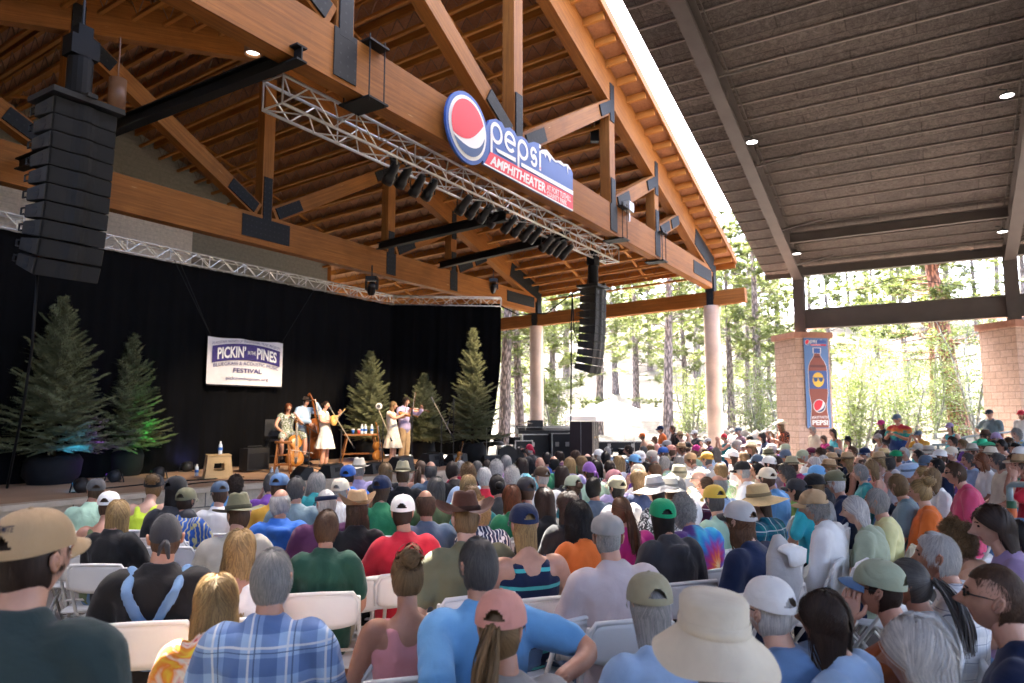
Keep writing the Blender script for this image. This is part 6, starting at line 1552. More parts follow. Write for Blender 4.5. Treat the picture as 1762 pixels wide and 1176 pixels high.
# x, y of the head centre in the photograph | distance (0: from the floor) | hair | hat | top | options
CROWD = '''
165 846 0|short brown|cap darkgrey|tee mint
187 872 0|short brown|cap white|tank moss
203 884 0|long blond||tee black
265 840 6.3|bun sandy|cap black|tank neon
303 846 5.6|long blackhair|cap black|tee charcoal
320 864 0|short darkbrown|cap olive|tee blue aloha
378 851 0|short brown|cap slate|tee white
405 836 7.6|curly darkbrown||tee sky
410 888 4.75|short brown|outback olive|tee stone
467 833 7.0|short darkgreyhair||tee purple
481 840 6.3|short brown|cap denim|tee gold
483 866 5.3|fringe silver||jacket royal
510 842 6.2|short darkgreyhair||tee bluegrey
545 832 7.2|wavy greyhair||long teal
561 868 5.2|short silver|visor navy|tee plum
562 908 4.3|short brown||tee darkgreen
586 846 6.6|short greyhair|cap cream|tee lightgrey leaf
599 821 7.6|crew darkbrown|cap blue|tee royal
618 809 8.6|short greyhair|fedora cream|long lavender
614 878 5.0|wavy brown|rollbrim tan|tee black
657 844 6.1|bob brown|cap navy|tee green
663 812 8.4|bob sandy||tee black
693 818 7.6|short brown|outback khaki|tee black
693 884 4.75|crew darkbrown|cap white|tee red
724 808 8.8|pony brown||tank aqua
741 810 8.2|fringe darkgreyhair||tee slate
732 868 5.2|fringe brown||tee slate
750 842 6.3|bob darkgreyhair||tee moss
778 810 8.3|short darkbrown||tee black
792 806 9.6|short greyhair||tee crimson
805 815 8.0|curly sandy||tee lightblue
806 836 6.8|long blond||tee turquoise
811 856 6.0|long sandy||tee teal
833 822 7.4|short silver||tee red
821 806 9.8|short darkgreyhair||tee charcoal
838 803 10.6|short darkbrown||tee grey
854 808 8.8|curly silver||tee lavender
871 797 9.8|short greyhair||tee orchid
881 822 7.6|curly silver||tee white
855 838 6.5|updo blackhair||tee charcoal
880 856 5.9|long auburn||tee green
824 882 5.2|curly blond||tee navy leaf
898 802 9.4|bob darkbrown||tee turquoise leaf
905 846 6.0|crew brown|cap charcoal|long lightgrey
929 800 9.6|bald grey||tee green
940 790 10.8|short blackhair||tee blue
953 798 9.8|fringe blackhair||tee blue leaf
962 787 11.8|bob darkbrown||tee plum
932 822 7.6|short greyhair|cap brown|long white
980 801 9.6|long blond||tee lavender
967 818 7.9|long darkbrown||tee charcoal
937 862 5.6|long darkbrown||tee black
976 870 5.3|wavy darkbrown||tee black
986 840 6.7|updo brown|cap sage|tee teal
990 786 11.6|bob brown||tee green
1000 797 10.2|wavy sandy||tee black
1014 812 8.3|short darkbrown|bandana violet|tee mint
1026 806 8.9|long blackhair||tee charcoal leaf
1021 840 6.6|short blackhair||tee slate
1011 792 11.2|fringe darkbrown||tee grey
1030 785 12.2|short greyhair|cap white|tee grey
1042 789 11.2|short blackhair||tee beige
1045 778 13.4|crew grey||tee slate
1061 842 6.4|crew blackhair|cap khaki|tee lightgrey
1056 828 7.4|short greyhair|cap rose|tee lavender
1065 798 9.8|bob blond||tee white
1049 807 8.8|pony darkbrown||tee white dots
1069 882 4.9|pony chestnut||tee magenta
1081 775 13.6|short darkbrown||tee navy leaf
1092 797 9.8|short brown|cap sky|tee purple
1101 790 10.6|short silver|cap white|tee pink
1098 817 8.0|short greyhair|cap cream|tee white
1099 826 7.0|wavy sandy||tee navy
1107 777 13.3|crew darkgreyhair||tee black
1113 809 8.9|bob blackhair||tee orchid
1119 772 14.0|fringe sandy||tee white
1122 788 11.2|short greyhair|cap stone|tee beige
1127 813 8.3|bob brown||tee yellow
1127 845 6.2|long darkbrown|sunhat lightgrey|tee charcoal dots
1143 797 10.0|short greyhair||tee lime pastel
1141 781 12.3|short brown|cap blue|tee charcoal
1147 768 14.6|short brown|cap grey|tee khaki
1155 777 13.2|short brown|cap salmon|tee black
1168 796 10.2|short greyhair||long white
1168 820 7.9|short greyhair|bucket khaki|long beige
1166 840 6.5|short greyhair||long white
1175 880 4.95|curly greyhair||tee sky tiedye
1152 845 6.9|short brown|bucket stone|tee white
1172 774 13.8|short brown|strawhat tan|tee white
1182 771 14.4|short brown|cap black|tee grey
1188 793 10.6|short brown|cap tan|tee white
1198 776 13.2|bob sandy|bandana magenta|tee mint
1203 824 7.4|bald grey||long white
1210 779 12.8|fringe brown||tee lightblue
1216 792 10.3|crew darkgreyhair|cap gold|long lightgrey
1216 840 6.6|pony brown||tee maroon plaid
1231 782 11.8|wavy darkgreyhair||tee lightblue
1235 836 6.7|fringe greyhair||tee lightblue
1240 811 8.4|short sandy||tee turquoise pastel
1229 862 5.5|short darkgreyhair|cap yellow|tee mint
1259 788 10.6|long darkbrown|cap white|tee white
1268 768 13.8|short greyhair|cap grey|tee white
1277 812 8.1|short greyhair|cap black|tee white
1279 789 10.8|spiky sandy||tank sage
1292 772 12.8|bob sandy|strawhat cream|tee peach
1303 797 9.8|short darkbrown|cap slate|tee beige
1304 812 8.3|short blackhair||tee lavender
1306 864 5.4|bob brown|sunhat straw|tee teal plaid
1320 825 7.2|short brown|cap cream|tee sky
1323 800 9.5|short darkbrown|cap white|tee grey
1322 786 11.3|short brown|bucket olive|tee charcoal
1327 775 13.0|short greyhair|cap lightgrey|tee violet
1336 797 9.9|long darkbrown||tee magenta
1351 775 13.0|short greyhair|cap sage|tee salmon
1351 787 11.2|short brown|cap slate|tee grey
1353 817 8.0|curly darkgreyhair||tank lime
1362 804 9.2|short brown|outback khaki|tee magenta
1370 846 6.2|crew blackhair|cap charcoal|tee turquoise
1381 787 11.2|short greyhair|cap sage|tee white
1396 782 12.0|short greyhair|cap maroon|tee grey
1401 799 9.6|bob silver||tee cream
1417 796 10.2|bob silver||tee yellow
1405 819 7.9|short greyhair|cap sky|tee charcoal
1401 838 6.5|bob sandy|cap black|tee grey
1400 872 5.1|curly greyhair|cap tan|long white
1412 783 12.0|curly brown||tee white
1426 808 8.9|bob sandy|strawhat tan|tee orange
1431 795 10.4|short brown|strawhat tan|tee khaki
1429 778 12.9|bob darkgreyhair||tee white
1440 779 12.6|fringe grey||tee pink
1440 793 10.8|long blackhair||tee navy
1437 832 6.7|short silver|cap olive|tee navy
1458 794 10.2|long blond|strawhat tan|tank black
1467 778 12.6|short chestnut||tee slate
1471 879 5.0|bob silver||tee sage
1480 814 8.2|short greyhair||tee teal
1480 798 9.8|fringe brown||tee lightblue plaid
1488 782 12.0|short silver|cap navy|jacket black
1499 805 9.0|long sandy||tank salmon
1508 864 5.4|spiky greyhair||tee lemon
1513 794 10.0|long blond|strawhat tan|tank white
1521 786 11.4|short darkgreyhair|strawhat straw|tee grey
1527 797 10.0|curly darkgreyhair||tee white
1542 788 10.9|crew brown|cap kelly|tee lightblue
1545 836 6.3|spiky sandy||tee bluegrey
1556 781 11.6|short silver||long lightblue plaid
1567 817 8.0|short brown|boonie lightblue|long lightblue
1583 847 6.0|bun blond||tee orange
1579 774 12.8|short greyhair|cap stone|tee turquoise
1580 786 11.3|short blackhair||tee royal leaf
1587 820 7.7|updo blond||tee purple
1593 799 9.7|short brown|cap slate|tee violet
1598 780 12.0|short brown|bucket stone|tee green
1603 822 7.4|long sandy||tee white
1612 803 9.2|short blackhair||tee navy
1617 787 11.0|short brown|cap white|tee rust
1643 815 6.7|short brown||tee pink
1637 782 11.2|short silver|cap cream|long violet
1639 761 13.2|short darkbrown||tee black
1657 766 12.6|short sandy||tee purple
1666 793 9.3|short darkgreyhair||long lightblue
1673 779 11.2|short brown|outback stone|tee plum
1688 793 9.6|long auburn||tee white
1691 771 11.8|short brown|cowboy emerald|tee maroon
1704 787 10.2|short brown|outback cream|tee lightgrey
1696 753 13.4|short brown|outback brown|tee cream
1710 770 11.8|short blackhair|cap black|tee charcoal
1714 755 13.0|short greyhair|bandana lilac|tee lavender
1717 795 9.4|short darkgreyhair||tee cream
1723 768 12.0|updo blackhair||tank white
1745 795 9.3|crew brown||tee lightgrey stripe
1749 748 13.4|curly greyhair||tee sky aloha
1748 775 11.2|short blackhair||tee rose
1755 803 8.8|short brown|strawhat tan|tee red
1736 762 12.4|short brown||tee slate
1757 785 10.2|short greyhair|cap white|tee navy
'''
rs = random.Random(11)
def parse(line):
    a, hr, ht, tp = [q.strip() for q in line.split('|')[:4]]; x, y, D = [float(q) for q in a.split()]
    return x, y, D, hr.split(), ht.split() if ht else None, tp.split()
def seat_fit(x, y, D, pose):
    """distance and body scale that put this head at its pixel with the feet on the floor"""
    hz = get_pose(pose)['head'].z; H = at_y(x, y, D); best = None
    for i in range(-12, 13):
        Dq = D * 1.04 * (1 + .02 * i); H = at_y(x, y, Dq); s = (H.z - floor_z(H.x, H.y)) / hz; c = abs(s - .97) * 1.0 + abs(i) * .012
        if s > 1.07 or s < .87: c += abs(s - .97) * 3
        if best is None or c < best[0]: best = (c, Dq, s)
    return best[1], min(1.08, max(.85, best[2]))
rows = [parse(l) for l in CROWD.strip().split('\n')]
base_labels = [describe('seated', r[3], r[4], r[5]) for r in rows]
HEROREF = []
def make_label(i):
    b = base_labels[i]
    if base_labels.count(b) == 1: return b
    x, y = rows[i][:2]; cand = []
    for j, r in enumerate(rows):
        if j == i or base_labels.count(base_labels[j]) > 1: continue
        d = math.hypot(r[0] - x, (r[1] - y) * 1.5); cand.append((d, j))
    for d, j in sorted(cand)[:12]:
        r = rows[j]; rel = ('behind' if r[1] > y + 4 else 'in front of') if abs(r[0] - x) < abs(r[1] - y) * 1.6 else ('right of' if r[0] < x else 'left of')
        ref = ('%s %s' % (nice(r[4][1]) if r[4][1] != 'straw' else 'pale', HATW[r[4][0]].split()[-1]) if r[4] else ({'fringe': 'balding %s', 'bald': 'bald %s'}.get(r[3][0], '%s ' + r[3][0]) % nice(r[3][1]))) + ' and ' + short_ref(r[4], r[3], r[5])
        l = b.replace(' person', '') + ', %s %s' % (rel, ref)
        l = 'seated person ' + l.split('seated ', 1)[1] if 'seated ' in l else l
        if len(l.split()) <= 16 and l not in USED: return l
    return b
def seat_person(x, y, D, hr, ht, tp, lab, pose=None, hy=None, hp=0, pants=None, glasses=None, chairs=True, sc=None, yawoff=None, shoes=None, fit=True, wide=None, **kw):
    pose = pose or SEATP[rs.choice([0, 0, 0, 1, 2, 1, 3, 4, 5]) if y < 900 else 0]; sk_ = rs.choice(SKINS)
    if fit: D, s_ = seat_fit(x, y, D, pose)
    else: s_ = sc or 1.0
    H = at_y(x, y, D); yw = face_yaw(H) + (rs.uniform(-.12, .12) if yawoff is None else yawoff); hy = rs.choice([-.55, -.3, -.15, 0, .15, .3, .45]) if hy is None else hy
    fem = hr[0] in ('long', 'wavy', 'bob', 'pony', 'bun', 'updo') or tp[0] in ('tank', 'dress'); wide = wide or (rs.uniform(.83, .90) if fem else rs.uniform(.90, .99))
    pants = pants or (rs.choice(['pants', 'pants', 'shorts']), rs.choice(['denim', 'navy', 'khaki', 'charcoal', 'denim', 'slate', 'stone']))
    p = person((x, y), D, pose, yw, lab, sk_, hr, ht, tp, pants, hy, rs.choice([-.14, -.05, .04]) if hp == 0 else hp, s_, 'seated audience', glasses, shoes if shoes is not None else D < 4.5, wide=wide, **kw)
    if chairs and D < 8.6:
        M = Matrix.Rotation(yw, 3, 'Z'); L = Vector(p.location); z = floor_z(L.x, L.y); c = chair((L.x, L.y, z), yw, chair_label(lab), max(.94, min(1.06, L.z * 0 + s_)))
        CHAIRS.append((c, lab))
    return p
CHAIRS = []
def chair_label(lab):
    w_ = lab.replace('seated person in ', '').replace('seated person with ', '').replace('seated ', '').split()
    return 'white folding chair of ' + ' '.join(w_[:12]).rstrip(',')
for i, r in enumerate(rows):
    lab = make_label(i); USED[lab] = i
    gl = 'dark' if (hash_(lab) % 5 == 0) else None
    seat_person(r[0], r[1], r[2] or .80 * FPX / (r[1] - 708), r[3], r[4], r[5], lab, glasses=gl)
# ---- the large figures close to the camera, each set by hand
def hero(x, y, D, hr, ht, tp, lab, **k): return seat_person(x, y, D, hr.split(), ht.split() if ht else None, tp.split(), lab, **k)
ARMS['shoulder_out'] = ((-.0, 0, 0), (0, 0, 0), (0, 0, 1))
HUG = ((.25, -.38, .86), (.47, -.44, .90), (.9, .15, -.25))
HUGR = ((.40, -.16, .92), (.22, -.33, .90), (-.9, -.1, -.2))
hero(468, 996, 2.72, 'short greyhair', None, 'long lightblue plaid', 'seated person in blue plaid flannel shirt with tousled grey hair, seen from behind', pose=('sit', 'lap', 'lap', -.03), hy=-.05, wide=.98, pants=('pants', 'navy'))
hero(372, 1034, 2.9, 'wavy blond', None, 'tee yellow tiewarm', 'seated child in yellow and red tie dye shirt with sunlit blond hair', pose=('sit', 'lap', 'lap', .1), hy=.1, wide=.86, chairs=False)
hero(285, 926, 3.65, 'short brown', 'bandana charcoal', 'tee black', 'seated bearded person in denim overalls and black shirt with a patterned bandana', pose=('sit', 'lap', 'knee', .0), pants=('bibs', 'denim'), wide=1.12, hy=.25, hatm=PATM['leaf'])
hero(413, 944, 4.0, 'wavy blond', None, 'tank white', 'seated person in white tank top with very long wavy blond hair', pose=('sit', 'lap', 'lap', -.03), hy=.0, wide=.98)
hero(700, 992, 3.15, 'bun sandy', None, 'tank rose', 'seated person in red racerback tank top with a messy high bun', pose=('sit', 'lap', 'lap', -.02), hy=.05, wide=.90, pants=('shorts', 'denim'), fit=False, sc=.99)
hero(823, 974, 2.95, 'short darkgreyhair', None, 'tee sky', 'seated person in bright blue t-shirt with both arms stretched over the next chair backs', pose=('sit', HUG, HUGR, -.06), hy=.15, wide=1.02, pants=('shorts', 'khaki'), fit=False, sc=1.04)
hero(862, 1086, 2.25, 'pony sandy', 'cap salmon', 'tee grey', 'seated person in peach cap with long ponytail and sunglasses at the bottom centre', pose=('sit', 'lap', 'lap', .0), hy=-.55, wide=.94, glasses='dark')
hero(800, 894, 3.75, 'short sandy', 'cowboy leather', 'tee olive', 'seated person in olive t-shirt and dark brown leather cowboy hat', pose=('sit', 'lap', 'lap', .02), hy=.1, wide=1.10)
hero(901, 905, 4.05, 'bob blond', 'cap navy', 'tank navy stripe', 'seated person in turquoise and navy striped tank top with navy mesh cap', pose=('sit', 'lap', 'lap', .0), hy=.05, wide=1.04)
hero(995, 892, 4.5, 'wavy blackhair', None, 'long orange', 'seated person in orange long sleeved shirt with dark curly hair', pose=('sit', 'lap', 'lap', .0), hy=-.2)
hero(1046, 926, 3.72, 'crew greyhair', 'flatcap grey', 'long mauve', 'seated person in pale mauve shirt and grey brown flat cap', pose=('sit', 'lap', 'lap', .05), hy=-.25, wide=1.08, pants=('pants', 'slate'))
hero(1140, 892, 4.5, 'bob blackhair', 'cap kelly', 'jacket charcoal', 'seated person in charcoal hooded jacket and bright green cap', pose=('sit', 'lap', 'lap', .06), hy=-.25)
hero(1272, 898, 4.25, 'wavy chestnut', 'trucker lightgrey', 'tee navy', 'seated person in navy shirt with long curly hair and black and white mesh cap', pose=('sit', 'lap', 'lap', .05), hy=-.1, wide=1.04, pants=('pants', 'denim'))
hero(1118, 1046, 2.55, 'bob greyhair', 'cap khaki', 'tee lightblue', 'seated person in light blue shirt and khaki cap beside the big cream boonie hat', pose=('sit', 'lap', 'lap', .0), hy=-.1)
hero(1226, 1112, 1.88, 'short greyhair', 'boonie cream', 'tee stone', 'seated person under a very large cream boonie hat at the bottom edge', pose=('sit', 'lap', 'lap', .0), hy=-.2, wide=1.05, hatdeep='cream')
hero(1322, 1052, 2.55, 'short silver', 'cap white', 'long denim', 'seated white haired person in blue denim shirt, white cap and glasses', pose=('sit', 'lap', 'lap', .0), hy=-.15, glasses='clear', wide=1.08)
hero(1417, 1066, 2.55, 'long darkbrown', None, 'long lightblue', 'seated person in pale denim shirt with long straight dark brown hair', pose=('sit', 'lap', 'lap', .0), hy=-.15, wide=.94)
hero(1512, 1016, 2.85, 'crew darkbrown', 'cap sage', 'tee rust', 'seated person in rust t-shirt and sage cap, hand held to the cheek', pose=('sit', 'chin', 'lap', .10), hy=.1, glasses='clear', brimcol='denim')
hero(1563, 1004, 3.1, 'pony darkgreyhair', None, 'tee lightgrey leaf', 'seated person in grey lace top with brown and grey tied hair', pose=('sit', 'lap', 'lap', .0), hy=-.1)
hero(1612, 958, 3.25, 'short silver', None, 'long white lightplaid', 'seated white haired person in white checked shirt seen in profile', pose=('sit', 'lap', 'lap', .0), hy=.1, wide=1.06)
hero(1645, 930, 3.75, 'curly sandy', None, 'tee peach', 'seated person in peach t-shirt with light brown curls, half hidden behind checked shirt', pose=('sit', 'lap', 'lap', .05), hy=.1)
hero(1708, 906, 3.7, 'bob darkbrown', None, 'tee lilac', 'seated person in lilac t-shirt with dark bobbed hair seen in profile', pose=('sit', 'lap', 'lap', .0), hy=.15)
hero(1752, 928, 4.1, 'long blackhair', None, 'tee orchid leaf', 'seated person in purple top behind the lilac t-shirt at the right edge', pose=('sit', 'lap', 'lap', .0), hy=.1)
hero(1712, 1030, 2.35, 'crew brown', None, 'tee navy', 'seated person in navy t-shirt with cropped brown hair and black sunglasses at the right edge', pose=('sit', 'lap', 'lap', .0), hy=.12, glasses='dark', wide=1.1)
hero(1578, 1128, 2.0, 'bob silver', None, 'tee lightblue', 'seated person with a large silver bob at the bottom right edge', pose=('sit', 'lap', 'lap', .0), hy=-.15)
# the standing man close by on the left, cap reading YOSEMITE
ST = ('stand', 'hang', 'hang', .0)
hz = get_pose(ST)['head'].z
yo = person((58, 962), 1.80, ST, face_yaw(at_y(58, 962, 1.80)) - .12, 'standing person in dark green shirt and tan cap at the left edge, back to camera', SKINS[0], ('short', 'darkbrown'), ('cap', 'tan'), ('tee', 'bluegrey'), ('pants', 'navy'), -.25, .02, .985, None, None, True, wide=1.08)
for c in list(C.objects):
    if c.parent == yo and c.name.startswith('cap'):
        mb = letter('YOSEMITE', 0, 0, 1, 1, (0, 0, 0), (1, 0, 0), (0, 1, 0), (0, 0, 1), 0, .015)
        for i, p in enumerate(mb.v):
            th = 1.5 * math.pi - .44 + .88 * p[0]; z = .102 + .0145 * p[1]; ph = math.asin(((z - .032) / .108) ** (1 / .9)); k = math.cos(ph) ** .72 * 1.025
            x_, y_ = .091 * k * math.cos(th), .113 * k * math.sin(th); mb.v[i] = (x_, y_ - .0045 - (z - .032) * .12, z + .0005 - .012 * max(0, -y_ / .11))
        put('lettering', mb, pm('cap_thread', (.03, .03, .05), .8, 0, 5, 0), c)
    if c.parent == yo and c.name.startswith('shirt'): c.color = (.030, .050, .050, 1)
# ---- people standing round the edge
def stand(x, y, D, hr, ht, tp, arms, lab, hy=0.0, yawoff=0.0, pants=('pants', 'navy'), glasses=None, lean=0.0, wide=None, face=None, **k):
    pose = ('stand', arms[0], arms[1], lean); hz = get_pose(pose)['head'].z; best = None
    for i in range(-12, 13):
        Dq = D * (1 + .02 * i); H = at_y(x, y, Dq); s = (H.z - floor_z(H.x, H.y)) / hz; c = abs(s - .98) + abs(i) * .01
        if best is None or c < best[0]: best = (c, Dq, s)
    D = best[1]; s = min(1.12, max(.80, best[2])); H = at_y(x, y, D)
    hr = hr.split(); tp = tp.split(); fem = hr[0] in ('long', 'wavy', 'bob', 'pony', 'bun')
    return person((x, y), D, pose, (face_yaw(H) if face is None else face) + yawoff, lab, rs.choice(SKINS), hr, ht.split() if ht else None, tp, pants, hy, 0, s, 'people standing round the seats', glasses, False, wide=wide or (.93 if fem else 1.06), **k)
HG = ('hang', 'hang'); CH = ('chest', 'chest'); FC = ('face', 'face')
stand(1343, 733, 17.5, 'wavy sandy', 'cowboy cream', 'tee black flame', CH, 'standing bearded person in black and orange flowered shirt and cream cowboy hat', pants=('shorts', 'khaki'))
stand(1398, 741, 17.0, 'short greyhair', None, 'tee cream', HG, 'standing grey haired person in cream t-shirt below the pillar banner', pants=('shorts', 'stone'))
stand(1417, 756, 16.5, 'bob brown', None, 'tee magenta', HG, 'small child in magenta top between the cream t-shirt and turquoise tank top')
stand(1433, 745, 16.0, 'bob darkbrown', None, 'tank aqua', HG, 'standing person in turquoise tank top with dark hair right of the banner')
stand(1459, 760, 15.5, 'bob blackhair', 'outback black', 'tank salmon', HG, 'person in black hat and salmon top at the back, in front of the bright bushes', glasses='dark')
stand(1516, 731, 18.0, 'bob brown', 'cap magenta', 'long charcoal', CH, 'standing person in charcoal sleeved top and magenta cap left of the tie dye man', pants=('pants', 'darkgrey'))
stand(1543, 722, 17.5, 'short darkbrown', 'cap slate', 'tee navy tiedark', CH, 'large standing bearded person in dark tie dye t-shirt with folded arms', pants=('shorts', 'lightgrey'), wide=1.22)
stand(1580, 749, 15.8, 'short brown', 'cap slate', 'tee gold', FC, 'standing person in yellow t-shirt holding hands up to the face', pants=('shorts', 'stone'))
stand(1634, 736, 16.5, 'long blackhair', 'cap lilac', 'tank aqua', CH, 'standing person in aqua top with long black hair and pale pink cap')
stand(1702, 713, 18.3, 'crew brown', 'cap charcoal', 'tee bluegrey', ('hang', 'hip'), 'standing person in grey blue t-shirt and dark cap, hand on hip, beside right pillar', pants=('shorts', 'brown'), glasses='dark')
stand(1757, 714, 17.6, 'bob brown', 'cap red', 'tee white', HG, 'standing person in white top and red cap before the right pillar')
stand(1319, 744, 17.5, 'pony sandy', 'visor white', 'tank maroon', CH, 'standing person in maroon tank top and white visor left of the flowered shirt')
stand(1270, 743, 18.0, 'short silver', 'cap slate', 'tee rose plaid', HG, 'standing person in rose plaid shirt and grey cap right of the concrete column')
stand(1246, 753, 17.5, 'short brown', 'bandana red', 'tank teal', FC, 'standing person in teal top and red bandana at the column foot')
stand(1218, 761, 17.0, 'short brown', 'cap lightgrey', 'tee plum', FC, 'person in plum top and light grey cap just left of the column foot')
stand(1195, 747, 18.5, 'short brown', 'cap white', 'tee charcoal', FC, 'standing person in charcoal shirt and white cap photographing the stage left of the column')
stand(1170, 751, 17.5, 'short brown', 'strawhat tan', 'tank lightgrey', HG, 'standing person in light grey tank top and straw hat near the white tent')
stand(1157, 739, 19.5, 'short brown', None, 'tee black', HG, 'standing person in black t-shirt behind the straw hat near the white tent')
stand(1136, 740, 19.5, 'short brown', 'cap navy', 'tee orange', HG, 'standing person in orange t-shirt and navy cap near the white tent')
stand(1126, 757, 18.0, 'bob chestnut', None, 'tee salmon', CH, 'standing person in salmon top with chestnut hair in front of the orange t-shirt')
stand(1105, 752, 19.0, 'short brown', 'cap orange', 'tee peach', HG, 'standing person in peach t-shirt and orange cap under the tent edge')
stand(1290, 757, 14.8, 'long blackhair', None, 'tank black', HG, 'person in black tank top with long black hair at the back right of column')
stand(1311, 752, 14.5, 'long blackhair', None, 'tee navy', HG, 'person in navy top with long black hair standing in the aisle')
stand(1511, 755, 15.0, 'bob sandy', 'cap grey', 'tank lightgrey', CH, 'person in light grey tank top and grey cap in front of charcoal sleeved top', glasses='dark')
pj = stand(911, 774, 12.5, 'short silver', 'bandana crimson', 'tee black', ('hang', 'face'), 'photographer in black shirt and crimson head scarf raising a camera to the stage', yawoff=.25)
def hand_thing(par, nm, lab, cat, wr='L', off=(0, .05, .06)):
    return None
# empty and spare folding chairs
def spare(x, y, yawo, lab):
    D = 1.24 * FPX / (y - 708)                       # from the height of a chair back above the floor
    P = at_y(x, y, D); z = floor_z(P.x, P.y); return chair((P.x, P.y, z), face_yaw(P) + yawo, lab)
for q in ((141, 924, .1, 'empty white folding chair left of the black shirt with long blond hair'), (238, 920, 0, 'empty white folding chair between long blond hair and blue flowered shirt'), (531, 878, .1, 'empty white folding chair behind the long grey hair and teal sleeves'),
          (662, 1003, .15, 'empty white folding chair behind the bright red shirt'), (845, 914, -.1, 'empty white folding chair between leather hat and light grey sleeves'), (972, 931, .1, 'empty white folding chair left of the orange long sleeved shirt'), (1014, 962, .3, 'empty white folding chair left of the grey flat cap'),
          (1094, 945, .1, 'empty white folding chair right of the grey flat cap'), (1307, 997, .3, 'empty white folding chair behind the navy shirt and mesh cap'), (965, 1077, .35, 'empty white folding chair right of the bright blue t-shirt, turned aside'), (1046, 1060, .2, 'empty white folding chair behind the pale mauve shirt'),
          (805, 1125, .0, 'white folding chair back between the stretched arms of the blue t-shirt'), (1566, 925, .1, 'empty white folding chair behind the blue grey t-shirt with spiky hair'), (1430, 969, .1, 'empty white folding chair behind the sage t-shirt with silver bob'), (700, 1146, .05, 'white folding chair back at the bottom edge below the messy bun'),
          (460, 1166, .05, 'white folding chair back at the bottom edge behind the blue plaid shirt'), (600, 1010, .1, 'empty white folding chair behind the dark green t-shirt'), (1180, 976, .2, 'empty white folding chair behind the charcoal hooded jacket'), (1484, 959, .15, 'empty white folding chair behind the yellow t-shirt with spiky grey hair'), (1380, 986, .2, 'empty white folding chair beside the white cloth backpack')): spare(*q)
def folded_chair(x, y, D, lab, dy=0):
    P = at_y(x, y, D); z = floor_z(P.x, P.y); t = thing('folding_chair', lab, 'chair', (P.x, P.y, z), face_yaw(P) + dy, 'white folding chairs of the audience')
    for nm, m, mt in [('backrest', CHM[0], M_chairp), ('crossbar', CHM[3][2], M_chairt)] + [('front_leg', CHM[2][0], M_chairt), ('front_leg', CHM[2][2], M_chairt)]: put(nm, m, mt, t, loc=(0, .06, .06), rot=(.30, 0, 0))
    put('seat', CHM[1], M_chairp, t, loc=(0, -.36, .10), rot=(1.36, 0, 0)); return t
folded_chair(565, 1050, 2.95, 'folded white chair standing upright in bright sun left of the messy bun')
folded_chair(588, 1056, 2.75, 'second folded white chair leaning beside the sunlit folded one', .35)
# resin garden chairs and the green camp chair
M_resin = pm('beige_resin', (.42, .40, .35), .4, .05, 4, .03); M_greenc = cloth_mat('camp_chair_cloth')
def resin_chair(x, y, D, lab, yo=0.0):
    P = at_y(x, y, D); z = floor_z(P.x, P.y); t = thing('garden_chair', lab, 'chair', (P.x, P.y, z), face_yaw(P) + yo, 'beige resin garden chairs')
    mb = MB(); n = 16
    def arcpt(u, z, r=.29): a = math.pi * (1 + u); return Vector((r * math.cos(a) * 1.0, .10 + r * math.sin(a) * 1.15, z))
    mb.tube([arcpt(i / n, .66 + .15 * math.sin(math.pi * i / n)) for i in range(n + 1)], [(.018, .042)] * (n + 1), 8, ref=(0, 0, 1)); put('top_rail', mb.mesh('top_rail', True), M_resin, t)
    mb = MB()
    for i in range(3, 14): p = arcpt(i / n, .66 + .15 * math.sin(math.pi * i / n)); mb.beam(p, (p.x * .82, p.y * .8, .43), .034, .012, up=Vector((0, 1, 0)))
    put('back_slats', mb, M_resin, t); mb = MB(); mb.prism([(-.22, -.2), (.22, -.2), (.26, .25), (-.26, .25)], .03, (0, 0, .41), (1, 0, 0), (0, 1, 0), (0, 0, 1)); put('seat', mb, M_resin, t)
    for sx in (-1, 1):
        for sy in (-1, 1): mb = MB(); mb.tube([(sx * .24, .03 + sy * .22, .62 if sy > 0 else .45), (sx * .28, .03 + sy * .28, 0)], [.026, .02], 8); put('leg', mb, M_resin, t)
resin_chair(1460, 1150, 2.05, 'beige resin garden chair back between pale denim shirt and silver bob'); resin_chair(1585, 1070, 2.6, 'beige resin garden chair left of the navy t-shirt and sunglasses', .1)
P = at_y(372, 1100, 2.6); t = thing('camp_chair', 'bright green camp chair with yellow edging under the tie dye child', 'chair', (P.x, P.y, floor_z(P.x, P.y)), face_yaw(P) + .2)
mb = MB(); mb.add([(-.26, -.26, .86), (.26, -.26, .78), (.24, -.18, .44), (-.24, -.18, .44)], [(0, 1, 2, 3)]); mb.add([(-.24, -.17, .44), (.24, -.17, .44), (.25, .25, .44), (-.25, .25, .44)], [(0, 1, 2, 3)]); put('cloth', mb, M_greenc, t, col=COL['lime'])
mb = MB(); mb.tube([(-.26, -.262, .86), (.26, -.262, .78), (.24, -.182, .44)], .010, 6); put('edging', mb, M_greenc, t, col=COL['yellow'])
mb = MB()
for sx in (-1, 1): mb.tube([(sx * .27, -.27, .84), (sx * .25, -.2, .44), (-sx * .26, .2, .02)], .012, 6); mb.tube([(sx * .25, .24, .44), (sx * .25, -.25, .02)], .012, 6)
put('frame', mb, M_darkpl, t)
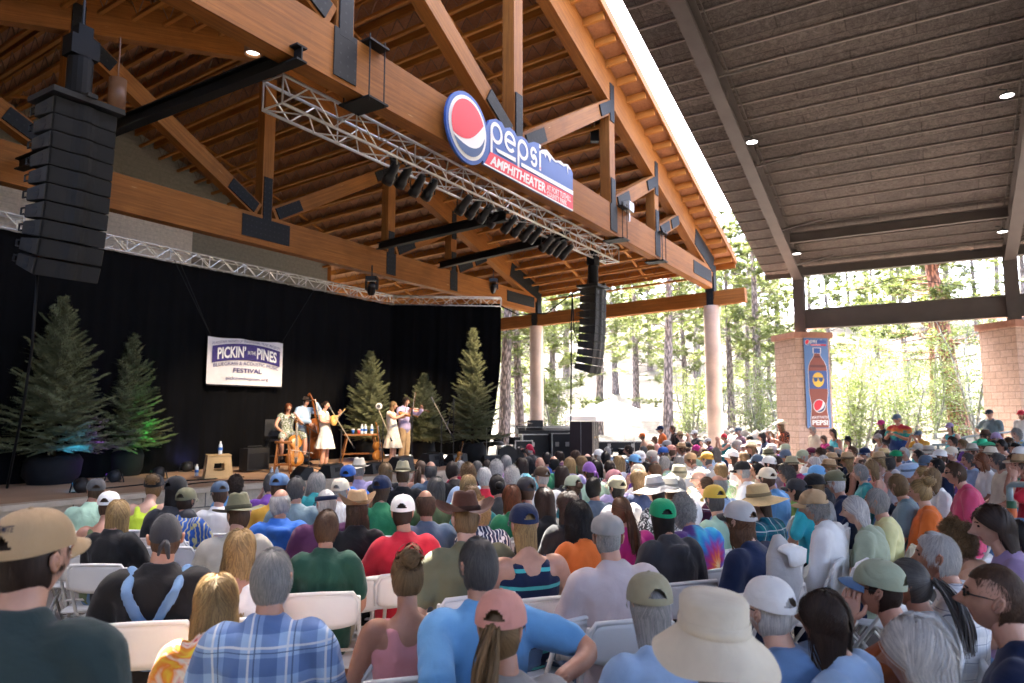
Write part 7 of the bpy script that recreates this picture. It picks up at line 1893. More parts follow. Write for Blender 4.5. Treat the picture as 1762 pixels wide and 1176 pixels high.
# things carried and left about
def small_box(nm, lab, cat, P, size, mat, rot=0): t = thing(nm, lab, cat, P, rot); return t
P = at_y(118, 1040, 3.2); z = floor_z(P.x, P.y); t = thing('backpack', 'black backpack on the floor behind the standing person in the tan cap', 'bag', (P.x, P.y, z), .3)
mb = MB(); mb.tube([(0, 0, .02), (0, .01, .2), (0, .02, .40), (0, .03, .48)], [(.17, .12), (.18, .13), (.16, .11), (.09, .06)], 16, ref=(1, 0, 0), round_=True); put('bag_body', mb.mesh('bag_body', True), pm('black_nylon', (.015, .015, .017), .6, .3, 6, .4, 14), t)
mb = MB(); mb.tube([(0, -.12, .12), (0, -.135, .26)], [(.12, .03), (.10, .025)], 12, ref=(1, 0, 0), round_=True); put('pocket', mb.mesh('pocket', True), M_darkpl, t)
P = at_y(1345, 972, 3.85); t = thing('backpack', 'white cloth backpack hung on the chair right of the navy shirt', 'bag', (P.x, P.y, P.z - .20), face_yaw(P), None, .78)
M_wb = cloth_mat('white_nylon'); mb = MB(); mb.tube([(0, 0, .0), (0, -.02, .15), (0, 0, .33), (0, .02, .42)], [(.13, .08), (.16, .11), (.13, .09), (.06, .05)], 16, ref=(1, 0, 0), round_=True); put('bag_body', mb.mesh('bag_body', True), M_wb, t, col=COL['silver'])
mb = MB(); mb.tube([(0, -.04, .38), (0, -.12, .36), (0, -.12, .28)], [(.12, .03), (.13, .03), (.11, .02)], 12, ref=(1, 0, 0), round_=True); put('lid_flap', mb.mesh('lid_flap', True), M_wb, t, col=COL['white'])
P = at_y(905, 768, 12.0); t = thing('photo_camera', 'black camera held up by the photographer in the crimson scarf', 'camera', Vector(pj.matrix_basis @ get_pose(('stand', 'hang', 'face', 0))['wrR']) + Vector((-.06, .05, .06)), face_yaw(P))
mb = MB(); mb.box((0, 0, 0), (.14, .07, .10)); mb.box((0, 0, .06), (.05, .06, .04)); put('camera_body', mb, M_darkpl, t); mb = MB(); mb.lathe([(.0, .03), (.036, .03), (.04, .14), (.0, .14)], 14, axis='Y', fn=None); put('lens', mb, M_darkpl, t)
hug = [o for o in C.objects if o.get('label', '').startswith('seated person in bright blue')][0]
gp = get_pose(('sit', HUG, HUGR, -.06)); a_, b_ = gp['elL'], gp['wrL']
for nm_, q0, q1, cc in (('wristband', .80, .87, 'orange'), ('wristband', .89, .94, 'white')):
    mb = MB(); mb.tube([a_.lerp(b_, q0), a_.lerp(b_, q1)], .041, 14); put(nm_, mb.mesh('wristband', True), M_felt, hug, col=COL[cc])
rust = [o for o in C.objects if o.get('label', '').startswith('seated person in rust')][0]
gp = get_pose(('sit', 'chin', 'lap', .10)); a_, b_ = gp['elL'], gp['wrL']
for nm_, q0, q1, cc in (('wristband', .78, .83, 'orange'), ('wristband', .85, .88, 'white'), ('wrist_watch', .66, .73, 'black')):
    mb = MB(); mb.tube([a_.lerp(b_, q0), a_.lerp(b_, q1)], .040, 14); put(nm_, mb.mesh(nm_, True), M_felt, rust, col=COL[cc])
# ================================================================== THE BAND
M_amber = wood_mat('amber_varnish', (.36, .13, .025), (.60, .27, .06), .25); M_dkvar = wood_mat('dark_varnish', (.16, .05, .015), (.28, .09, .025), .25); M_honey = wood_mat('honey_spruce', (.66, .38, .10), (.78, .48, .15), .3); M_ebony = pm('ebony', (.02, .014, .011), .35, .2, 5, 0); M_string = pm('string_steel', (.5, .48, .45), .3, 0, 5, 0, .9)
def outline8(L, wu, wl, ww, n=40, mando=False):
    pts = []
    for i in range(n):
        a = 2 * math.pi * i / n; v = -math.cos(a); y = (v + 1) / 2
        if mando: w_ = wl * math.sin(math.pi * min(1, y ** .62)) ** .8
        else: w_ = max(wl * gs(y - .25, .40), wu * gs(y - .78, .36)); w_ -= (wl - ww) * .45 * gs(y - .54, .10); w_ *= (1 - abs(v) ** 14) ** .5 if abs(v) < 1 else 0
        pts.append((math.copysign(w_, math.sin(a)) if abs(math.sin(a)) > 1e-6 else 0, y * L))
    return pts
def instrument(name, lab, L, wu, wl, ww, depth, neck, mat, M4, bow=None, mando=False, scroll=True, hole=False, pin=0, top=None):
    """body lies in its own x-y plane, front towards +z, neck towards +y"""
    t = bpy.data.objects.new(name, None); C.objects.link(t); t.matrix_basis = M4; tag(t, lab, 'instrument')
    o8 = outline8(L, wu, wl, ww, 48, mando); mb = MB(); n = len(o8)
    for z, k in ((-depth * .62, .80), (-depth * .5, .99), (depth * .5, .99), (depth * .66, .72), (depth * .72, .3)): mb.v += [(x * k, (y - L * .5) * k + L * .5, z) for x, y in o8]
    for q in range(4):
        for i in range(n): mb.face((q*n+i, q*n+(i+1) % n, (q+1)*n+(i+1) % n, (q+1)*n+i), 0, [(i * .05, q * .1), (i * .05 + .05, q * .1), (i * .05 + .05, q * .1 + .1), (i * .05, q * .1 + .1)])
    mb.face(range(n)[::-1], 0, [(x, y) for x, y in o8][::-1]); mb.face(range(4 * n, 5 * n), 0, o8)
    put('body', mb.mesh('body', True), mat, t)
    if top: mb = MB(); mb.prism([(x * .93, (y - L * .5) * .95 + L * .5) for x, y in o8], .003, (0, 0, depth * .52), (1, 0, 0), (0, 1, 0), (0, 0, 1)); mb.uv = [[(p[0], p[1]) for p in o8]] * 2 + [None] * n; put('top_board', mb, top, t)
    mb = MB(); w0 = L * .045; mb.beam((0, L * .96, depth * .5), (0, L + neck, depth * .42), w0, w0 * .8, up=Vector((0, 0, 1))); put('neck', mb, mat, t)
    mb = MB(); mb.beam((0, L * (.62 if scroll else .72), depth * .98), (0, L + neck * .97, depth * .72), w0 * .95, .012 + L * .008, up=Vector((0, 0, 1))); put('fingerboard', mb, M_ebony, t)
    mb = MB()
    if scroll: mb.tube([(0, L + neck, depth * .4), (0, L + neck + L * .10, depth * .25), (0, L + neck + L * .16, depth * .1), (0, L + neck + L * .13, -depth * .15), (0, L + neck + L * .10, -.0)], [w0 * .55, w0 * .5, w0 * .6, w0 * .6, w0 * .4], 8)
    else: mb.beam((0, L + neck, depth * .42), (0, L + neck + L * .22, depth * .1), w0 * 1.4, .016, up=Vector((0, 0, 1)))
    for i in range(4): mb.tube([(-w0 * 1.5, L + neck + L * (.03 + .03 * i), depth * .3), (w0 * 1.5, L + neck + L * (.03 + .03 * i), depth * .3)], w0 * .12, 5)
    put('head_stock', mb.mesh('head_stock', True), mat, t)
    mb = MB(); mb.prism([(-wl * .32, 0), (wl * .32, 0), (wl * .22, depth * .35), (-wl * .22, depth * .35)], .012, (0, L * .42, depth * .66), (1, 0, 0), (0, 0, 1), (0, 1, 0)); put('bridge', mb, mat, t)
    mb = MB()
    for i in range(4): x = (i - 1.5) * wl * .11; mb.tube([(x, L * .12, depth * .8), (x, L * .425, depth * 1.02), (x * .4, L + neck, depth * .80)], .0018 * (1 + L), 4)
    put('strings', mb, M_string, t)
    mb = MB()
    if hole: mb.lathe([(0, 0), (wl * .27, 0)], 20, (0, L * .60, depth * .745))
    else:
        for s in (-1, 1): mb.tube([(s * wl * .36, L * .35, depth * .69), (s * wl * .45, L * .42, depth * .685), (s * wl * .38, L * .48, depth * .70), (s * wl * .47, L * .54, depth * .685)], .006 * L + .001, 5)
    put('sound_holes', mb, M_ebony, t)
    if not hole and not mando: mb = MB(); mb.prism([(-wl * .10, L * .06), (wl * .10, L * .06), (wl * .17, L * .26), (-wl * .17, L * .26)], .012, (0, 0, depth * .80), (1, 0, 0), (0, 1, 0), (0, 0, 1)); put('tail_piece', mb, M_ebony, t)
    if pin: mb = MB(); mb.tube([(0, .02, 0), (0, -pin, 0)], .008, 6); put('end_pin', mb, M_string, t)
    return t
def frame(org, y, z):
    y = Vector(y).normalized(); z = Vector(z); z = (z - y * z.dot(y)).normalized(); x = y.cross(z); M = Matrix((x, y, z)).transposed().to_4x4(); M.translation = Vector(org); return M
def bow_stick(lab, A, B):
    A = Vector(A); B = Vector(B); t = thing('bow', lab, 'bow', A); d = B - A; u = d.cross(Vector((.3, .4, 1))).normalized() * .025
    mb = MB(); mb.tube([Vector((0, 0, 0)), d * .5 + u * .2, d], .006, 6); put('stick', mb, M_dkvar, t); mb = MB(); mb.tube([d * .03 + u, d * .98 + u], .004, 4); mb.box(d * .06 + u * .5, (.014, .014, .03)); put('bow_hair', mb, M_white, t)
def perf(head, D, pose, yaw, hr, ht, tp, lab, pants=None, hy=0, sc=1.0, wide=.95, root=None, **k):
    return person(head, D, pose, yaw, lab, SKINS[0], hr.split(), ht.split() if ht else None, tp.split(), pants, hy, 0, sc, None, None, True, wide=wide, root=root, **k)
OUT = math.atan2(D2.x, -D2.y)              # facing straight out from the stage
fo = -D2; rt_ = Vector((fo.y, -fo.x, 0))   # outwards, and the performer's right hand side
yw = lambda P, d: math.atan2(-d.x, d.y)
def local(b, p): return b.matrix_basis @ Vector(p)
def on_stage_at(x, y, Y): P = at_y(x, y, Y); return (P.x, P.y, ZS + .004)
# cellist on the stool
ARMS['celloL'] = ((.34, .16, .84), (.15, .26, 1.02), (-.5, .1, .8)); ARMS['celloR'] = ((.34, .08, .80), (.26, .36, .66), (-.2, .7, -.3))
cyaw = OUT - .35; cp = on_stage_at(491, 815, 17.0)
cel = perf((490, 717), 17.0, ('sit', 'celloL', 'celloR', .08, .30), cyaw, 'long auburn', None, 'dress moss dots', 'seated musician with long auburn hair in an olive dress playing the cello', sc=1.0, wide=.9, root=(cp[0], cp[1], ZS + .30))
cf = Vector((-math.sin(cyaw), math.cos(cyaw), 0))
cb = Vector((cp[0], cp[1], 0)) + cf * .56 + Vector((0, 0, ZS + .13)); cnk = (Vector((0, 0, 1)) - cf * .30 + Vector((cf.y, -cf.x, 0)) * -.12)
instrument('cello', 'amber cello held between the knees of the seated musician', .76, .17, .215, .12, .13, .30, M_amber, frame(cb, cnk, cf + Vector((0, 0, .3))), pin=.1)
bow_stick('cello bow in the right hand of the seated musician', cb + Vector((0, 0, .42)) + cf * .14 + Vector((cf.y, -cf.x, 0)) * .28, cb + Vector((0, 0, .30)) + cf * .16 - Vector((cf.y, -cf.x, 0)) * .40)
# double bass player
ARMS['bassL'] = ((.36, .10, .98), (.16, .22, 1.20), (-.5, .0, .8)); ARMS['bassR'] = ((.30, .12, .78), (.10, .36, .74), (-.4, .5, -.6))
byaw = OUT - .1; bp = on_stage_at(521, 800, 18.6)
bas = perf((522, 692), 18.6, ('stand', 'bassL', 'bassR', .08), byaw, 'short darkbrown', 'fedora darkbrown', 'jacket lightblue', 'musician in pale blue jacket and dark brown hat standing with the double bass', ('pants', 'slate'), sc=1.03, wide=1.0, root=bp)
bf = Vector((-math.sin(byaw), math.cos(byaw), 0)); bl = Vector((-bf.y, bf.x, 0))
instrument('double_bass', 'dark amber double bass standing behind the white dressed musician', 1.10, .25, .335, .18, .20, .50, M_dkvar, frame(Vector(bp) + bf * .42 + bl * .20 + Vector((0, 0, .16)), Vector((0, 0, 1)) - bf * .16 - bl * .10, bf + bl * .5 + Vector((0, 0, .15))), pin=.14)
# mandolin player in the white dress
ARMS['manL'] = ((.30, .06, .82), (.34, .26, .98), (-.2, .3, .9)); ARMS['manR'] = ((.27, .02, .80), (.06, .22, .80), (-.9, .3, .1))
myaw = OUT + .35; mp = on_stage_at(558, 796, 17.9)
man = perf((560, 705), 17.9, ('stand', 'manL', 'manR', .0), myaw, 'updo darkbrown', None, 'overall white', 'singer in short white dress playing a yellow mandolin at a microphone', None, sc=.97, wide=.92, root=mp)
put('skirt', garment(('stand', 'manL', 'manR', .0), 'dress'), PATM['plain'], man, col=COL['white'])
mf = Vector((-math.sin(myaw), math.cos(myaw), 0)); ml = Vector((-mf.y, mf.x, 0))
instrument('mandolin', 'yellow mandolin held by the singer in the white dress', .34, .1, .135, .1, .05, .30, M_honey, frame(Vector(mp) + mf * .235 - ml * .14 + Vector((0, 0, 1.14)), ml * .82 + Vector((0, 0, .48)) + mf * .1, mf + Vector((0, 0, .15))), mando=True, scroll=False)
# two fiddlers
ARMS['fidL'] = ((.22, .20, .90), (.16, .42, 1.03), (-.3, .3, .8)); ARMS['fidR'] = ((.36, .14, .88), (.14, .36, 1.0), (-.6, .5, .1))
f1y = OUT + .45; f1 = on_stage_at(675, 795, 18.3)
fd1 = perf((674, 708), 18.3, ('stand', 'fidL', 'fidR', .0), f1y, 'wavy sandy', None, 'dress cream dots', 'fiddle player in a small patterned pale dress and wavy blond hair', None, sc=.97, wide=.92, root=f1)
ff = Vector((-math.sin(f1y), math.cos(f1y), 0)); fl = Vector((-ff.y, ff.x, 0))
instrument('fiddle', 'orange brown fiddle of the player in the patterned dress', .355, .083, .103, .06, .045, .14, M_amber, frame(Vector(f1) + ff * .13 + fl * .06 + Vector((0, 0, 1.40)), ff * .85 + fl * .5 + Vector((0, 0, -.22)), Vector((0, 0, 1)) - fl * .35 - ff * -.3))
bow_stick('fiddle bow of the player in the patterned dress', local(fd1, get_pose(('stand', 'fidL', 'fidR', .0))['wrR']), local(fd1, get_pose(('stand', 'fidL', 'fidR', .0))['wrR']) + fl * .45 - ff * .05 + Vector((0, 0, .34)))
f2y = OUT + .05; f2 = on_stage_at(695, 790, 19.2)
fd2 = perf((686, 694), 19.2, ('stand', 'fidL', 'fidR', .05), f2y, 'curly darkbrown', None, 'long lavender', 'tall bearded fiddle player in pale shirt and tan trousers behind the patterned dress', ('pants', 'tan'), sc=1.04, wide=1.02, root=f2)
gf = Vector((-math.sin(f2y), math.cos(f2y), 0)); gl_ = Vector((-gf.y, gf.x, 0))
instrument('fiddle', 'dark brown fiddle of the tall bearded player', .355, .083, .103, .06, .045, .14, M_dkvar, frame(Vector(f2) + gf * .13 + gl_ * .08 + Vector((0, 0, 1.50)), gf * .7 + gl_ * .75 + Vector((0, 0, -.15)), Vector((0, 0, 1)) + gf * .5))
bow_stick('fiddle bow of the tall bearded player', local(fd2, get_pose(('stand', 'fidL', 'fidR', .05))['wrR']), local(fd2, get_pose(('stand', 'fidL', 'fidR', .05))['wrR']) + gl_ * .12 + Vector((0, 0, .52)))
instrument('acoustic_guitar', 'pale topped acoustic guitar standing on the stage beside the oak side table', .50, .145, .195, .12, .10, .42, M_amber, frame(Vector(on_stage_at(652, 796, 18.6)) + Vector((0, 0, .12)), Vector((0, 0, 1)) + D2 * .15, -D2 + Vector((0, 0, .12))), scroll=False, hole=True, top=M_honey)
instrument('small_banjo', 'small fiddle like instrument on a stand at the foot of the tall slim spruce', .30, .08, .10, .06, .05, .22, M_amber, frame(Vector(on_stage_at(787, 790, 18.0)) + Vector((0, 0, .1)), Vector((.25, 0, 1)), -D2))
# microphones
def sp(x, y, Y): P = at_y(x, y, Y); return (P.x, P.y, ZS + .004)
hd = lambda b, k: b.matrix_basis @ (get_pose(k)['head'] + Vector((0, .16, -.06)))
mic_stand(sp(531, 815, 16.6), 1.02, at_y(507, 722, 16.85), 'black microphone stand in front of the cello', .25)
mic_stand(sp(586, 806, 17.0), 1.05, at_y(571, 707, 17.6), 'microphone stand with a long boom beside the singer in white', .95, False, True)
mic_stand(sp(658, 800, 17.6), 1.2, at_y(652, 706, 17.9), 'microphone stand with a round chrome microphone left of the fiddle players', .75, True, True)
mic_stand(sp(708, 803, 17.6), 1.55, at_y(707, 716, 17.7), 'black microphone stand right of the fiddle players', .1)
mic_stand(sp(759, 795, 18.2), 1.30, at_y(747, 693, 18.4), 'tall microphone stand in front of the round topped pine', .62, False, True)
mic_stand(sp(780, 792, 18.6), 1.75, at_y(771, 727, 18.6), 'thin dark microphone stand left of the tall slim spruce', .05)
for i, (pts, l) in enumerate(((((300, 838), (350, 832), (420, 828), (500, 829)), 'thin black cable lying across the stage floor in front of the plywood box'), (((180, 842), (240, 836), (300, 830), (420, 822)), 'thin black cable running over the left of the stage floor'), (((600, 812), (650, 808), (700, 806), (770, 798)), 'black cable lying between the floor monitors'))):
    A = on_stage(*pts[0]); mb = MB(); mb.tube(cm([on_stage(*p) + Vector((0, 0, .012)) - A for p in pts], 8), .012, 5); tag(put('stage_cable', mb.mesh('stage_cable', True), M_cab, None, A), l, 'cable', 'cables on the stage floor')
# ================================================================== GEAR BESIDE THE STAGE
M_case = pm('black_flight_case', (.018, .018, .020), .5, .25, 5, .1, 30); M_edge = pm('case_edging', (.45, .44, .42), .35, .15, 6, .05, 30, .8)
def case(P, w_, d, h, yaw, lab, cat='case', nm='flight_case', mat=None):
    t = thing(nm, lab, cat, P, yaw); mb = MB(); mb.box((0, 0, h / 2 + .1), (w_, d, h)); put('case_body', mb, mat or M_case, t); mb = MB()
    for x in (-w_/2, w_/2):
        for y in (-d/2, d/2): mb.box((x, y, h / 2 + .1), (.03, .03, h + .012))
    for z in (.1, h + .1):
        for y in (-d/2, d/2): mb.box((0, y, z), (w_ + .028, .028, .028))
        for x in (-w_/2, w_/2): mb.box((x, 0, z), (.0265, d + .026, .0265))
    put('edging', mb, M_edge, t); mb = MB()
    for x in (-w_ * .4, w_ * .4):
        for y in (-d * .4, d * .4): mb.lathe([(.0, -.02), (.05, -.02), (.05, .02), (0, .02)], 12, (x, y, .05), axis='X'); mb.box((x, y, .095), (.06, .06, .03))
    put('castors', mb, M_darkpl, t)
    for x in (-w_ * .25, w_ * .25): mb = MB(); mb.box((x, -d/2 - .012, h * .62 + .1), (.11, .02, .13)); put('latch', mb, M_edge, t)
    return t
P = at_y(880, 792, 20.5); t = thing('drum_riser', 'low white platform carrying black gear right of the stage', 'platform', (P.x, P.y, -.10), .1)
mb = MB(); mb.box((0.9, .6, .17), (4.6, 2.2, .32)); put('deck', mb, pm('white_riser', (.68, .66, .62), .6), t); mb = MB(); mb.box((.9, .6, .335), (4.62, 2.22, .012)); put('deck_edge', mb, M_darkpl, t)
ZR = .245
def gear(x, Y): P = at_y(x, 700, Y); return (P.x, P.y, ZR)
case(gear(930, 21.4), 1.25, .7, .80, .15, 'wide black flight case right of the stage carrying the mixing desk')
t = thing('mixing_desk', 'black mixing desk with raised screen on the wide flight case', 'mixing desk', (gear(930, 21.4)[0], gear(930, 21.4)[1], ZR + .915), .15)
mb = MB(); mb.prism([(-.35, 0), (.35, 0), (.35, .10), (-.35, .24)], 1.75, (-.75, 0, 0), (0, -1, 0), (0, 0, 1), (1, 0, 0)); put('desk_body', mb, M_case, t); mb = MB(); mb.box((-.15, .12, .30), (.5, .06, .22)); put('screen', mb, M_darkpl, t)
mb = MB()
for i in range(22): mb.box((-.7 + .075 * i, -.1, .195), (.03, .22, .02))
put('faders', mb, M_edge, t)
case(gear(963, 21.0), .62, .62, .84, .15, 'narrow black flight case beside the tall dark cabinet')
case(gear(899, 21.0), .52, .55, .62, .15, 'small black equipment rack between drum and wide flight case', 'rack', 'equipment_rack')
M_drum = pm('drum_shell', (.02, .02, .022), .25, .2, 5, 0); M_skin_d = pm('drum_skin', (.60, .58, .55), .5, .1, 4, 0)
def drums(P, lab, yaw, full=True):
    t = thing('drum_kit', lab, 'drums', P, yaw)
    def dr(c, r, h, axis, nm):
        mb = MB(); mb.lathe([(r, -h/2), (r * 1.0, h/2)], 24, c, axis=axis); mb.lathe([(r * 1.04, -h/2), (r * 1.04, -h/2 + .03)], 24, c, axis=axis); mb.lathe([(r * 1.04, h/2 - .03), (r * 1.04, h/2)], 24, c, axis=axis); o = put(nm, mb.mesh(nm, True), M_drum, t)
        mb = MB(); mb.lathe([(0, -h/2 + .004), (r, -h/2 + .004)], 24, c, axis=axis); mb.lathe([(0, h/2 - .004), (r, h/2 - .004)], 24, c, axis=axis); put('drum_head', mb, M_skin_d if nm != 'bass_drum' else M_darkpl, o)
    dr((0, 0, .30), .29, .42, 'Y', 'bass_drum'); dr((-.25, .05, .72), .16, .2, 'Z', 'tom_drum'); dr((.25, .05, .72), .18, .22, 'Z', 'tom_drum'); dr((.55, .4, .45), .22, .4, 'Z', 'floor_tom'); dr((-.5, .4, .6), .18, .14, 'Z', 'snare_drum')
    for x, y, z in ((-.6, .1, 1.15), (.6, .1, 1.25)):
        mb = MB(); mb.lathe([(0, .02), (.05, .015), (.24, -.012)], 24, (x, y, z)); put('cymbal', mb.mesh('cymbal', True), pm('bronze', (.45, .30, .12), .3, .1, 5, 0, .9), t); mb = MB(); mb.tube([(x, y, z), (x, y, .02)], .012, 6); put('stand', mb, M_edge, t)
drums(gear(872, 20.8), 'drum kit beside the black side curtain with its bass drum to the front', .2)
P = at_y(1060, 790, 23); drums((P.x, P.y, floor_z(P.x, P.y) + .02), 'second drum kit half hidden between the tall dark cabinet and the white tent', -.2)
P = at_y(1067, 790, 23.6); t = case((P.x, P.y, floor_z(P.x, P.y) + .62), 1.6, .5, .34, 0, 'long black flight case above the second drum kit on a table')
P = at_y(1006, 790, 19.6); z = floor_z(P.x, P.y); t = thing('speaker_cabinet', 'tall dark maroon cabinet with brass latches standing right of the flight cases', 'cabinet', (P.x, P.y, z), -.42)
M_mar = pm('maroon_black_board', (.030, .018, .019), .5, .2, 4, .1, 40); mb = MB(); mb.box((0, 0, .90), (.66, .62, 1.78)); put('cabinet_body', mb, M_mar, t)
mb = MB(); mb.box((-.0, -.318, .9), (.012, .012, 1.76)); mb.box((.331, -.10, .9), (.012, .012, 1.76)); mb.box((.331, .1, .9), (.012, .012, 1.76)); put('seam_strip', mb, M_edge, t)
mb = MB()
for zz in (.5, 1.35): mb.box((.336, -.10, zz), (.015, .06, .05)); mb.box((.336, .1, zz), (.015, .06, .05))
put('latch', mb, pm('brass', (.5, .34, .14), .35, .1, 5, 0, .9), t)
for x, Y, l in ((855, 20.2, 'dark round topped stool in front of the side curtain edge'), ):
    P = at_y(x, 790, Y); t = thing('drum_stool', l, 'stool', (P.x, P.y, ZR)); mb = MB(); mb.lathe([(0, .62), (.20, .62), (.21, .66), (.17, .72), (0, .72)], 20); put('seat', mb.mesh('seat', True), M_darkpl, t); mb = MB(); mb.tube([(0, 0, .62), (0, 0, .02)], .02, 6); mb.tube([(.2, 0, 0), (0, 0, .25), (-.2, .1, 0)], .012, 6); put('stand', mb, M_edge, t)
# white tent
def tent():
    P = at_y(1052, 720, 30); z0 = ground_z(P.x, P.y); t = thing('canopy_tent', 'white pop up tent on thin legs between the two concrete columns', 'tent', (P.x, P.y, z0), .35)
    H_e = at_y(1052, 716, 28.6).z - z0; H_p = at_y(1050, 687, 30).z - z0; r = 1.55; mb = MB(); n = 8
    cs = [(-r, -r), (r, -r), (r, r), (-r, r)]
    for i in range(4):
        a, b = cs[i], cs[(i + 1) % 4]; o = len(mb.v)
        for j in range(n + 1):
            q = j / n; zz = H_e + (H_p - H_e) * (q ** 1.15)
            mb.v += [(a[0] * (1 - q), a[1] * (1 - q), zz), (b[0] * (1 - q), b[1] * (1 - q), zz)]
        for j in range(n): mb.face((o+2*j, o+2*j+1, o+2*j+3, o+2*j+2))
        mb.poly([(a[0], a[1], H_e), (b[0], b[1], H_e), (b[0] * 1.01, b[1] * 1.01, H_e - .22), (a[0] * 1.01, a[1] * 1.01, H_e - .22)])
    m, tt, bb = nmat('tent_cloth'); bb.inputs['Base Color'].default_value = (.70, .70, .69, 1); bb.inputs['Roughness'].default_value = .7; put('roof', mb, m, t)
    for c in cs: mb = MB(); mb.tube([(c[0] * .97, c[1] * .97, 0), (c[0] * .97, c[1] * .97, H_e)], .022, 6); put('leg', mb, M_edge, t)
tent()
# hand rails by the right pillar
M_rail = pm('grey_rail_paint', (.22, .28, .28), .4, .1, 5, .03)
def rail(pts, posts, lab):
    P0 = Vector(pts[0]); t = thing('hand_rail', lab, 'railing', (P0.x, P0.y, floor_z(P0.x, P0.y))); mb = MB(); o = t.location
    mb.tube([Vector(p) - o for p in pts], .024, 8); put('rail_tube', mb.mesh('rail_tube', True), M_rail, t)
    for p in posts: p = Vector(p); mb = MB(); mb.tube([p - o, Vector((p.x, p.y, floor_z(p.x, p.y))) - o], .022, 8); put('post', mb, M_rail, t)
rail([at_y(1598, 775, 15), at_y(1605, 766, 15), at_y(1655, 764, 15), ], [at_y(1614, 765.5, 15), at_y(1655, 764, 15)], 'grey metal hand rail in front of the aqua top, below the bushes')
rail([at_y(1653, 757, 16.5), at_y(1660, 752.5, 16.5), at_y(1742, 743, 16.5)], [at_y(1660, 752.5, 16.5), at_y(1742, 743, 16.5)], 'grey metal hand rail in front of the right block pillar')
rail([at_y(1738, 870, 5.6), at_y(1737, 838, 5.6), at_y(1743, 834, 5.6), at_y(1800, 834, 5.3)], [at_y(1737, 838, 5.6)], 'thick grey hand rail end at the right edge above the lilac t-shirt')
P = at_y(1741, 877, 5.4); t = thing('drink_can', 'green and orange drink can at the foot of the thick grey rail', 'can', (P.x, P.y, P.z - .06)); mb = MB(); mb.lathe([(0, 0), (.03, 0), (.033, .02), (.033, .07)], 16); put('can_lower', mb, pm('can_orange', (.6, .13, .04), .4), t); mb = MB(); mb.lathe([(.0335, .0705), (.0335, .115), (.028, .125), (0, .125)], 16); put('can_upper', mb, pm('can_green', (.03, .10, .05), .4), t)
# wire fence far behind
def fence():
    t = thing('wire_fence', 'dark wire mesh fence on the slope behind the concrete column', 'fence', (0, 0, 0)); mb = MB(); mp_ = MB()
    A = at_y(1255, 720, 44); B = at_y(1660, 700, 40); n = 40
    for i in range(n + 1):
        q = A.lerp(B, i / n); z = ground_z(q.x, q.y); mp_.tube([(q.x, q.y, z), (q.x, q.y, z + 1.5)], .03, 5)
        if i < n:
            r = A.lerp(B, (i + 1) / n); zr = ground_z(r.x, r.y)
            for j in range(5): mb.tube([(q.x, q.y, z + .2 + .3 * j), (r.x, r.y, zr + .2 + .3 * j)], .009, 4, cap=False)
            for j in range(4): s = q.lerp(r, j / 4); zs = z + (zr - z) * j / 4; mb.tube([(s.x, s.y, zs + .15), (s.x, s.y, zs + 1.45)], .007, 4, cap=False)
    put('post', mp_, M_darkpl, t); put('wire_mesh', mb, M_darkpl, t)
fence()
# ================================================================== FOREST
def leaf_mat(name, c1, c2, trans):
    m, t, b = nmat(name); v = coords(t); n = noi(t, v, .9, 3); n2 = noi(t, v, 7, 3); oi = t.nodes.new('ShaderNodeObjectInfo')
    col = ramp(t, mth(t, 'ADD', mth(t, 'MULTIPLY', n, .6), mth(t, 'MULTIPLY', n2, .4)), [(.32, c1), (.68, c2)])
    setc(t, b.inputs['Base Color'], col); b.inputs['Roughness'].default_value = .6; b.inputs['Specular IOR Level'].default_value = .25
    tr = t.nodes.new('ShaderNodeBsdfTranslucent'); setc(t, tr.inputs[0], mixc(t, 1, col, (1.15, 1.2, .7), 'MULTIPLY')); mx = t.nodes.new('ShaderNodeMixShader'); mx.inputs[0].default_value = trans
    t.links.new(b.outputs[0], mx.inputs[1]); t.links.new(tr.outputs[0], mx.inputs[2]); t.links.new(mx.outputs[0], t.nodes['Material Output'].inputs[0]); return m
M_pine = leaf_mat('pine_needles', (.075, .10, .040), (.19, .21, .085), .35); M_aspen = leaf_mat('aspen_leaves', (.12, .175, .055), (.25, .275, .105), .32)
def bark_mat(name, c1, c2):
    m, t, b = nmat(name); v = coords(t, 'Object', (5, 5, 1.1)); vo = nd(t, 'ShaderNodeTexVoronoi'); vo.inputs['Scale'].default_value = 2.4; t.links.new(v, vo.inputs[0]); n = noi(t, v, 3, 5, .6)
    col = mixc(t, ramp(t, vo.outputs[0], [(.25, (0, 0, 0)), (.6, (1, 1, 1))]), mixc(t, n, c1, c2), tuple(q * .3 for q in c1)); setc(t, b.inputs['Base Color'], col); b.inputs['Roughness'].default_value = .9; bump(t, b, vo.outputs[0], .6, .05); return m
M_pbark = bark_mat('pine_bark', (.30, .23, .195), (.44, .35, .30)); M_rbark = bark_mat('red_pine_bark', (.33, .125, .065), (.46, .22, .13)); M_abark = bark_mat('pale_bark', (.5, .47, .38), (.6, .57, .48))
